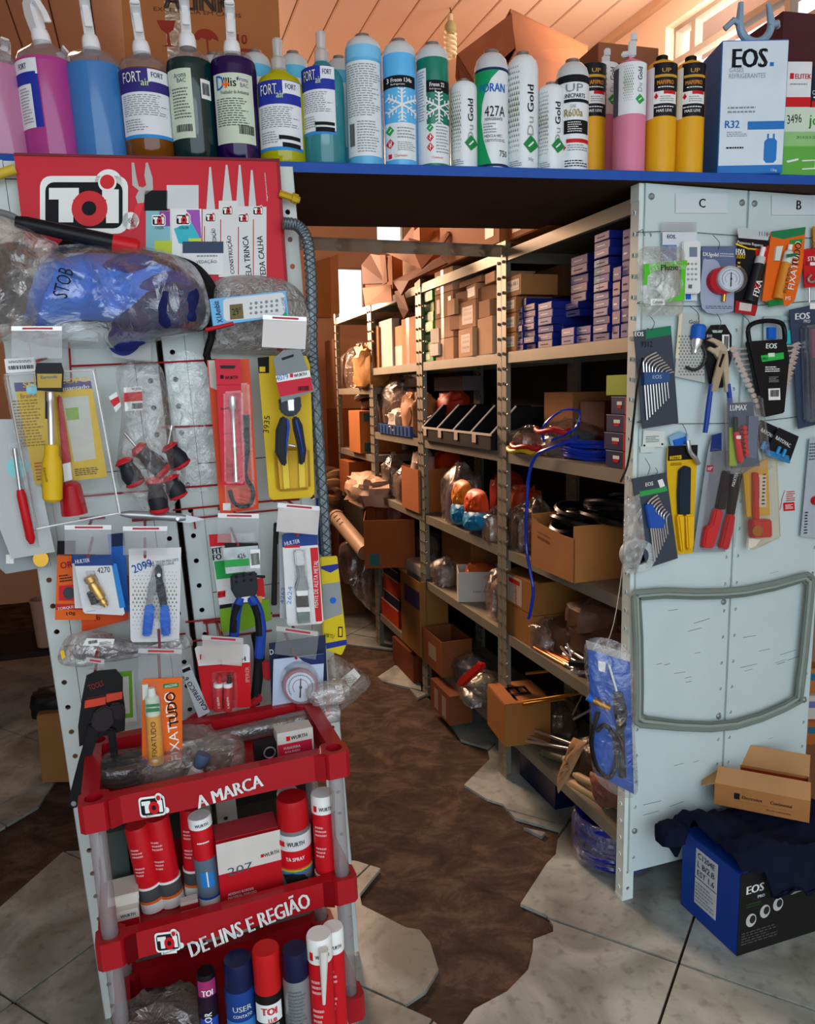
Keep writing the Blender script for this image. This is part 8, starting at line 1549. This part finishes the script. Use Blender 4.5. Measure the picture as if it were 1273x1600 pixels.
# lowest shelf of the second rack
b=RBox('open_carton','open brown carton at the left of the lowest shelf of the second rack','box',661,690,1000,0,Mcard('7f4a26'),-0.03,0.14,None,SHZ[0] +0.16,open_=True);b.face('white_patch',0.3,0.3,0.7,0.7,M('a08a78'));b=RBox('brown_carton','brown carton hanging below the lowest shelf edge with two pale patches','box',672,702,1040,0,Mcard('7a4526'),-0.05,0.1,0.03,0.16);b.face('pale_patch',0.2,0.1,0.4,0.8,M('9a8472'));b.face('pale_patch',0.6,0.1,0.8,0.8,M('9a8472'))
bagged('blue plastic bag on the lowest shelf of the second rack',708,0,0.02,0.16,0.13,0.10,80,M('1c6a98',0.4),FILMB);bagged('grey-green clear bag next to the blue plastic bag',728,0,0.0,0.16,0.13,0.09,81,M('7a8478',0.4),FILMB);bagged('clear scraps bag before the carton marked EL',722,0,-0.05,0.12,0.08,0.06,82,M('5a7a80',0.4),FILMB)
it=Item(RF,'red_wedge','red plastic wedge lying before the carton marked EL','part',742,1050,0.02);it.poly('body',[(720,1066),(724,1058),(752,1034),(760,1036),(758,1044),(730,1070),(722,1072)],0.02,M('b81c16',0.3),bevel=0.004)
# ---- third rack
for i,(x0,x1,yt,ins,m,lb) in enumerate(((581,591,512,0.02,'b9814c','narrow brown cardboard sheet standing at the left of the third rack'),(592,612,500,0.03,'d6cfc8','white cardboard sheet standing in the third rack'),(613,628,510,0.04,'c28a56','brown cardboard sheet with white lower half in the third rack'),(627,652,496,0.02,'b8804e','wide brown cardboard sheet with clear tape in the third rack'))):
    b=RBox('cardboard_sheet',lb,'cardboard',x0,x1,yt,4,Mcard(m),ins,0.02 +0.02*(i % 2),group='flat cardboard on the third rack')
    if i == 3: b.face('tape',0.3,0,0.5,1,M('d8c4ac',0.25))
    if i == 2: b.face('white_half',0,0,1,0.5,M('d0c8c0'))
bagged('large clear bag slumped on the upper middle shelf of the third rack',605,3,0.05,0.34,0.16,0.30,83,M('7a5a48',0.5),FILMB,0.6);rlump('kraft_paper','crumpled kraft paper on the upper middle shelf of the third rack','paper',636,3,0.01,0.20,0.12,0.19,84,M('a8744a',0.7),0.35,0,3.0)
b=RBox('blue_crate','blue plastic crate under the clear bag in the third rack','crate',591,640,655,3,M('24508a',0.45),-0.005,0.2,None,SHZ[3] +0.05,open_=True)
for k in range(9): b.face('rib',k/9 +0.01,0.1,k/9 +0.03,0.9,M('1a3c6c'),0.003)
lump('white_scraps','white paper scraps in the blue crate','paper',RF.pt(RF.uw(612,640,0)[0],-0.07,SHZ[3] +0.02),RF.R,0.18,0.13,0.10,85,M('c9bdb0',0.6),0.4,3.2)
b=RBox('brown_carton','carton leaning at the right of the middle shelf in the third rack','box',627,653,735,2,Mcard('a8602c'),-0.01,0.16,None,SHZ[2] +0.20,open_=True);rlump('white_bag','white bag stuffed into the leaning carton','bag',645,2,0.03,0.10,0.10,0.26,86,M('b8a090',0.5));bagged('dark clear bag at the left of the middle shelf in the third rack',600,2,0.02,0.12,0.1,0.22,87,M('4a3a30',0.4),FILMB,0.3);bagged('small clear bag beside the leaning carton',618,2,0.01,0.12,0.1,0.18,88,M('8a705c',0.4),FILMB,0.3)
b=RBox('open_carton','large open carton with a teal print on the fourth shelf of the third rack','box',572,612,800,1,Mcard('8f4a1e'),-0.05,0.25,None,SHZ[1] +0.24,open_=True,yaw=-0.3);b.side('teal_print',0.1,0.05,0.3,0.3,M('2a5a5a'));bagged('pink clear bag in the large open carton',596,1,0.05,0.16,0.12,0.29,89,M('a07868',0.5),FILMB)
b=RBox('white_tray','white tray with odd parts on the fourth shelf of the third rack','tray',634,658,870,1,M('b8aea4',0.5),0.0,0.14,None,SHZ[1] +0.05);bagged('bag of odd parts behind the white tray',644,1,0.10,0.16,0.12,0.16,90,M('6a4a38',0.5),FILMB)
b=RBox('tall_carton','tall brown carton with a navy print on the lowest shelf of the third rack','box',626,655,912,0,Mcard('93632f'),-0.03,0.14,None,SHZ[0] +0.36,open_=True);b.face('navy_print',0.2,0.62,1.0,0.86,M('2a2450')); 
for i,(x0,x1,zz0,hh_) in enumerate(((596,622,0.0,0.10),(600,624,0.101,0.06),(600,622,0.162,0.09),(602,623,0.253,0.05))):
    b=RBox('orange_pack',['lowest','second','third','topmost'][i] +' orange and navy pack in the stack on the lowest shelf','box',x0,x1,940,0,M('b8340f' if i % 2 == 0 else '14162e',0.5),0.01,0.15,SHZ[0] +zz0,SHZ[0] +zz0 +hh_,'orange and navy packs on the third rack');b.face('white_edge',0,0.92,1,1,M('c8b8a8'))
RBox('floor_carton','brown carton on the floor under the third rack','box',612,644,960,0,Mcard('6a3418'),-0.01,0.2,0.0,0.14)
# ---- fourth rack and the end of the aisle
b=RBox('striped_carton','brown carton with teal printing in the fourth rack','box',545,562,660,3,Mcard('b06a30'),-0.02,0.25,SHD[3],SHD[3] +0.24);b.side('teal_print',0.1,0.75,0.4,0.95,M('2a5a58'));b.side('teal_print',0.1,0.05,0.4,0.25,M('2a5a58'));RBox('under_carton','brown carton on the shelf below the one with teal printing','box',530,545,720,2,Mcard('9a5424'),-0.02,0.25,SHD[2],SHD[2] +0.2)
u=RF.uw(556,640,0.0)[0];coil('grey_rope_bundle','bundle of grey rope hanging over the printed carton',RF.pt(u,-0.12,SHD[3] +0.242),0.10,0,0.016,6,M('5a554e',0.6),0.02,0.8,0.15,3)
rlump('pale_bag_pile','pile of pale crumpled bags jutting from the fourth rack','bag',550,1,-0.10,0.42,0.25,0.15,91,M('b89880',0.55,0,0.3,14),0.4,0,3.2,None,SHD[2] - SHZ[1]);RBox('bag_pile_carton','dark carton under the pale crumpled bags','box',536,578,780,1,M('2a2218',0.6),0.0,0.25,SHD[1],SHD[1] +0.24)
p=RF.at(525,808,0.10);q=RF.at(560,850,0.07);r=empty('slotted_pipe','cream plastic pipe with slots leaning at the end of the aisle','pipe',Matrix.Identity(4));d=(q - p).normalized();mb=MB();mb.cyl(p,q +d*0.12,0.045,22);obj('tube',mb,M('b59a7e',0.45),r);mb=MB();mb.cyl(p - d*0.003,p +d*0.02,0.050,22);obj('rim',mb,M('b59a7e',0.45),r);mb=MB();mb.cyl(p - d*0.006,p - d*0.004,0.038,22);obj('bore',mb,M('c9a984',0.5),r)
for k in range(3):
    c=p +d*(0.07 +0.055*k);s_=(CAM - c);s_=(s_ - d*s_.dot(d)).normalized();x=d.cross(s_);mb=MB();m=Matrix((x,d,s_)).transposed().to_4x4();mb.box(-0.014,0.014,-0.006,0.006,0.0448,0.0458,Matrix.Translation(c) @ m);obj('slot',mb,M('2a2018'),r,smooth=0)
it=Item(Frame(RF.at(560,900,0.04),(N*0.8 - D*0.6)),'film_sheet','clear plastic sheet hanging from the fourth rack to the floor','film',558,900,0.0);it.pillow('film',[(532,850),(580,850),(585,905),(584,955),(560,935),(548,915),(535,905)],0.05,Mclear('a8887a',0.45,0.2,0.15,1.0,14),wrinkle=0.6,sc=12)
p=RF.at(517,790,0.03)
coil('beige_rope_coil','coil of thick beige rope at the far end of the aisle',rk((p - C0).dot(D),-0.05,0.62),0.13,0,0.030,5,M('b08a62',0.8),0.055,0.8,0.06,5);RBox('rope_stool','brown carton under the beige rope coil','box',508,530,850,0,Mcard('7a4a28'),-0.06,0.2,0.0,0.615)
for x0,x1,z0,z1,m,nm,lb in ((509,526,0.0,1.30,'a8683a','far_carton','tall brown carton at the far end of the aisle'),(510,524,1.302,1.78,'c89a72','kraft_sack','pale kraft sack on the tall carton at the far end of the aisle')):
    RBox(nm,lb,'box' if m[0] == 'a' else 'sack',x0,x1,600,0,Mcard(m),0.10,0.2,z0,z1)
rlump('mixed_scraps','yellow and brown scraps spilling from the upper shelf of the fourth rack','scraps',566,4,-0.02,0.28,0.2,0.22,92,M('b8803c',0.6,0,0.5,20),0.45,0,3.5,None,-0.10);bagged('pale bag on the upper shelf of the fourth rack',545,4,0.05,0.4,0.2,0.26,93,M('8a6044',0.5),FILMB,dz=-0.10)
# ---- on top of the racks
TOPZ=RH +0.002
def top_box(label,u,w,L,d_,h,yaw,m,tape=True,z=TOPZ):
    r=empty('brown_carton',label,'box',Matrix.Translation(rk(u,w,z)) @ RF.R @ Matrix.Rotation(yaw,4,'Z'),'cartons on top of the racks');mb=MB();mb.box(-L/2,L/2,0,d_,0,h);obj('box_body',mb,Mcard(m),r,bevel=0.003)
    if tape: mb=MB();mb.box(-0.02,0.02,-0.0008,d_,h*0.4,h +0.0008);obj('tape',mb,M('c9a478',0.3),r,smooth=0)
    return r
r=top_box('large brown carton on top over the second rack post',1.05,0.0,0.55,0.3,0.30,0.0,'b0703c');mb=MB();mb.box(0.16,0.23,-0.001,0,0.03,0.10);obj('white_label',mb,M('cfc4b6'),r,smooth=0)
r=top_box('brown carton on top of the first rack under the plank',0.62,0.02,0.26,0.26,0.13,0.0,'a86636');mb=MB();mb.box(-0.1,-0.04,-0.001,0,0.02,0.10);obj('white_label',mb,M('cfa888'),r,smooth=0)
top_box('brown carton on top of the third rack, open and tilted',2.12,-0.02,0.32,0.28,0.16,0.15,'9a5a2c');top_box('carton on top between the second and third racks',1.68,0.0,0.34,0.3,0.20,-0.1,'a4622f')
fl_=empty('torn_cardboard','torn cardboard flaps drooping from the top of the third rack','cardboard',Matrix.Identity(4))
for Q in ([(605,395,0.08),(640,372,0.06),(690,385,0.02),(660,420,0.08)],[(615,440,0.10),(690,402,0.04),(700,412,0.05),(640,440,0.12),(628,462,0.12)],[(618,455,0.08),(630,452,0.08),(640,485,0.07),(632,498,0.06),(624,480,0.08)],[(595,398,0.14),(604,398,0.14),(607,440,0.12),(600,445,0.12)],[(566,415,0.10),(580,398,0.06),(606,402,0.08),(604,444,0.10),(568,445,0.12)],[(568,450,0.05),(612,445,0.05),(614,470,0.05),(572,478,0.06)]):
    skin('flap',[tuple(RF.at(x,y,o_) for x,y,o_ in Q)],Mcard(('8a4c24','a86434','7a421e')[len(Q) % 3]),fl_,0.006)
fl2=empty('torn_cardboard','folded cardboard pieces on top of the second rack','cardboard',Matrix.Identity(4))
for Q in ([(625,382,0.0),(648,350,0.0),(658,365,-0.02),(652,385,0.0)],[(668,385,0.0),(680,362,-0.05),(700,358,-0.08),(690,386,0.0)],[(680,386,0.02),(700,362,0.0),(704,366,0.0),(690,388,0.02)]):
    skin('flap',[tuple(RF.at(x,y,o_) for x,y,o_ in Q)],Mcard('9a5a30'),fl2,0.006)
it=Item(Frame(rk(BU - 0.016,0,1.9),N),'wall_board','tall brown board fixed to the back wall beside the bright window','board',500,440,0);it.poly('board',[(488,410),(515,402),(517,496),(488,496)],0.01,Mcard('b0763e'));it.poly('board_edge',[(515,402),(527,398),(530,490),(517,496)],0.012,Mcard('c88a52'),0.0)
# ------------------------------------------------------------------ right foreground: boxed tool, coat, open carton
P0b=onz(1150,1495);PL0=onz(1056,1415);PR0=onz(1300,1447)
ex=(PR0 - P0b);ex.z=0;ey=(PL0 - P0b);ey.z=0;wl=ex.length;dl=ey.length;X_=ex.normalized();Y_=V((-X_.y,X_.x,0))
bxm=Matrix.Translation(P0b +V((0,0,0.0012))) @ Matrix((X_,Y_,V((0,0,1)))).transposed().to_4x4()
hb=0.225
bb=empty('tool_carton','blue and black tool carton standing on the tiles under the navy coat','box',bxm)
mb=MB();mb.box(0,0.36,0,dl,0,hb);obj('box_body',mb,M('123f9c',0.45),bb,bevel=0.002);mb=MB();mb.box(0.0005,0.3595,-0.0008,0,0.0005,hb - 0.001);obj('black_front',mb,M('181818',0.45,0,0.2,12),bb,smooth=0)
lettering(bb,'EOS',0.048,hb*0.78,WHITE,w=0.055,h=0.022,bold=0.05,y=-0.0014);lettering(bb,'PRO',0.068,hb*0.67,WHITE,w=0.022,h=0.008,bold=0.03,y=-0.0014);print_lines(bb,0.022,0.07,hb*0.56,hb*0.62,2,M('1f4a2a'),-0.0014)
for k,(x,z) in enumerate(((0.040,0.40),(0.083,0.46),(0.124,0.50))):
    mb=MB();mb.prism([(x +0.016*math.cos(t),hb*z +0.018*math.sin(t)) for t in [i*math.pi/12 for i in range(24)]],-0.0008,-0.0014);obj('accessory_picture',mb,M('b8b8b4',0.5),bb,smooth=0);mb=MB();mb.prism([(x +0.004 +0.009*math.cos(t),hb*z +0.002 +0.011*math.sin(t)) for t in [i*math.pi/10 for i in range(20)]],-0.0014,-0.0018);obj('accessory_mark',mb,M('26262a',0.5),bb,smooth=0)
mb=MB();mb.prism([(0.14,hb*0.72),(0.15,hb*0.8),(0.21,hb*0.8),(0.235,hb*0.74),(0.22,hb*0.66),(0.20,hb*0.58),(0.165,hb*0.57),(0.158,hb*0.66)],-0.0008,-0.0014);obj('tool_picture',mb,M('8d8f8c',0.5),bb,smooth=0);mb=MB();mb.prism([(0.165,hb*0.70),(0.185,hb*0.74),(0.2,hb*0.70),(0.19,hb*0.64),(0.17,hb*0.64)],-0.0014,-0.0018);obj('tool_picture',mb,M('2a2b2e',0.5),bb,smooth=0)
print_lines(bb,0.012,0.13,0.025,0.062,5,M('4a4a4a'),-0.0014)
lm=Matrix.Rotation(math.radians(-90),4,'Z')
def onleft(o,y,z): o.rotation_euler=(0,0,math.radians(-90));o.location=(-0.0008,y,z)
mb=MB();mb.box(-0.0008,0,dl*0.36,dl*0.74,0.045,hb*0.9);obj('white_label',mb,M('c9d0d6',0.5),bb,smooth=0);mb=MB();mb.box(-0.0012,-0.0008,dl*0.36,dl*0.74,hb*0.53,hb*0.54);obj('label_line',mb,INK,bb,smooth=0)
for k,s_ in enumerate(('C1204E','L B/2.B','EST 1.6')):
    o=lettering(bb,s_,0,0,M('1b2a5a',0.6),w=dl*0.30,h=0.016,bold=0.02,y=-0.001);onleft(o,dl*0.55,hb*(0.83 - k*0.11))
o=print_lines(bb,-dl*0.17,dl*0.17,-0.03,0.03,6,GREY,-0.001);onleft(o,dl*0.55,hb*0.36)
# navy coat thrown over the carton
mb=MB();nx,ny=34,30
x0,x1,y0,y1=-0.055,0.42,-0.10,dl +0.07
def coat_z(x,y):
    dx=max(0 - x,x - 0.36,0);dy=max(-y,y - dl,0);drop=0
    e=max(dx,dy)
    lim_front=0.055 +0.03*math.sin(x*22); 
    f_=fold((x,y,0.3),14,5,0.018) +0.012*noise.noise((x*40,y*40,1))
    return hb +0.040 +f_ +0.018*math.sin(x*20 +y*9) - min(0.12,(e*2.0 +e*e*10))
for j in range(ny +1):
    for i in range(nx +1):
        x=x0 +(x1 - x0) *i/nx;y=y0 +(y1 - y0) *j/ny
        y=max(y,-0.085 - 0.02*math.sin(x*17)) if x > 0.06 else max(y,-0.012 - 0.25*max(0,x))
        x=max(x,-0.008) if y < dl*0.8 else x
        z=coat_z(x,y);yy=max(y,-0.018 +0.25*(y +0.018) if y < -0.018 else y);xx=max(x,-0.03 +0.4*(x +0.03) if x < -0.03 else x)
        mb.v.append((xx,yy,z))
for j in range(ny):
    for i in range(nx):
        a=j*(nx +1) +i;mb.f.append((a,a +1,a +nx +2,a +nx +1))
NC=M('10142a',0.95,0,0.3,30,0.3,spec=0.1)
ct=empty('navy_coat','crumpled navy coat thrown over the blue and black tool carton','coat',bxm);obj('cloth',mb,NC,ct,smooth=1.2)
mb=lump_mb(0.075,0.06,0.05,3,0.2);o=obj('sleeve',mb,NC,ct);o.location=(-0.055,dl - 0.02,hb - 0.012)
# open carton on the coat
A_=P3(1113,1255,dep(P0b) +0.10)
pA=bxm @ V((0.02,dl*0.45,hb +0.050));qA=onpl(1115,1256,pA,V((0,0,1)));qB=onpl(1264,1286,pA,V((0,0,1)));xA=(qB - qA).normalized();yA=V((-xA.y,xA.x,0))
oc2=empty('open_carton','small open brown carton lying on the navy coat','box',Matrix.Translation(qA) @ Matrix((xA,yA,V((0,0,1)))).transposed().to_4x4())
wL,dL,hL,t=(qB - qA).length,0.14,0.062,0.003;KB_=Mcard('a5713f')
for nm,bx in (('front_wall',(0,wL,0,t,0,hL)),('back_wall',(0,wL,dL - t,dL,0,hL)),('side_wall',(0,t,t,dL - t,0,hL)),('side_wall',(wL - t,wL,t,dL - t,0,hL)),('bottom',(t,wL - t,t,dL - t,0,t))):
    mb=MB();mb.box(*bx);obj(nm,mb,KB_,oc2,smooth=0)
def flap(pts): mb=MB();n_=(V(pts[1]) - V(pts[0])).cross(V(pts[2]) - V(pts[0])).normalized() *0.0025;mb.add([V(p) for p in pts] +[V(p) - n_ for p in pts],[(0,1,2,3),(7,6,5,4),(0,4,5,1),(1,5,6,2),(2,6,7,3),(3,7,4,0)]);return obj('flap',mb,Mcard('b5895a'),oc2,smooth=0)
flap([(0,0,hL),(wL,0,hL),(wL,0.045,hL +0.03),(0.005,0.045,hL +0.03)]);flap([(0,dL,hL),(wL,dL,hL),(wL,dL +0.02,hL +0.055),(0,dL +0.02,hL +0.055)]);flap([(0,0,hL),(0,dL,hL),(-0.035,dL - 0.01,hL - 0.02),(-0.035,0.01,hL - 0.02)])
mb=MB();mb.box(0.06,wL - 0.005,dL - t - 0.001,dL - t,0.01,hL - 0.006);obj('red_lining',mb,M('8a2c10',0.6),oc2,smooth=0)
lettering(oc2,'Electrolux',0.095,hL*0.58,INK,w=0.050,h=0.009,bold=0.02,y=-0.0008);lettering(oc2,'Continental',0.165,hL*0.58,INK,w=0.052,h=0.009,bold=0.03,y=-0.0008);mb=MB();mb.box(0.050,0.064,-0.0008,0,hL*0.44,hL*0.72);obj('logo_mark',mb,INK,oc2,smooth=0);print_lines(oc2,0.05,0.20,hL*0.34,hL*0.40,1,M('6a4a30'),-0.001,thick=0.2);lettering(oc2,'PEÇAS ORIGINAIS',0.16,hL*0.2,M('4a3020'),w=0.06,h=0.006,y=-0.0008)
# stray cartons behind the right panel edge
for (x0,x1,y0,y1,u_,m,lb) in ((1258,1300,1045,1085,0.25,'b0703a','brown carton edge at the right border behind panel B'),(1256,1300,1088,1125,0.22,'c8c4bc','white sack edge at the right border behind panel B'),(1258,1300,1128,1165,0.2,'a8602a','orange-brown carton at the right border beside the coat')):
    fr_=Frame(rk(u_,0.66,0),N);it=Item(fr_,'stray_carton',lb,'box',(x0 +x1) /2,y1,0.0);it.rect('box_body',x0,y0,x1,y1,0.15,Mcard(m),-0.15,bevel=0.003);it.rect('label_patch',x0 +4,y0 +8,x1,y0 +18,0.0008,M('2a6a8a' if 'white' not in lb else '6a70a8'),0.0)
pst=onz(1280,1215);fr_=Frame(rk(0.2,0.70,0),N);a0=fr_.uw(1250,1165);mb=MB();mb.box(a0[0],a0[0] +0.12,0,0.2,0,a0[1] - 0.002);o=tag(obj('crate_stack',mb,Mcard('7a5030'),None,bevel=0.003),'wooden crate under the stray cartons at the right border','crate');o.matrix_world=Matrix.Translation(fr_.o) @ fr_.R
# ------------------------------------------------------------------ left background
fr_=Frame(onz(95,1225) +V((0,0,0)),N)
it=Item(fr_,'floor_carton','brown carton on the tiles behind the left post','box',78,1225,0.0);it.poly('box_body',[(57,1118),(130,1110),(130,1222),(66,1223)],0.2,Mcard('96683a'),-0.2,bevel=0.003)
p=it.fr.at(80,1112,-0.1);lump('black_sack','black sack on the brown carton behind the left post','sack',p +V((0,0,-0.005)),fr_.R,0.12,0.12,0.09,8,M('121214',0.5))
fr2=Frame(onz(60,1085),N);it=Item(fr2,'plastic_bucket','pale pink bucket on a stand behind the left post','bucket',62,1010,0.0);a=it.q(44,945);b_2=it.q(85,945);c2=it.q(55,1015)
mb=MB();R1=(b_2[0] - a[0]) /2;mb.lathe([(R1*0.75,c2[1]),(R1,a[1]),(R1*1.06,a[1]),(R1*1.06,a[1] +0.012),(R1*0.95,a[1] +0.012),(R1*0.7,c2[1] +0.01)],24,Matrix.Translation(((a[0] +b_2[0]) /2,0.05,0)),cap=True);obj('bucket_wall',mb,M('b08a78',0.5),it.root)
z0=(fr2.at(60,1015)).z;st=empty('low_stand','dark low stand carrying the pale pink bucket at far left','stand',Matrix.Translation(V((fr2.at(40,1015).x,fr2.at(40,1015).y,0))) @ fr2.R)
mb=MB();mb.box(-0.5,0.25,-0.02,0.35,z0 - 0.03,z0 - 0.002);obj('top',mb,M('231b16',0.7),st,smooth=0)
for x in (-0.48,0.2):
    for y in (0.0,0.3): mb=MB();mb.box(x,x +0.03,y,y +0.03,0.002,z0 - 0.03);obj('leg',mb,M('231b16',0.7),st,smooth=0)
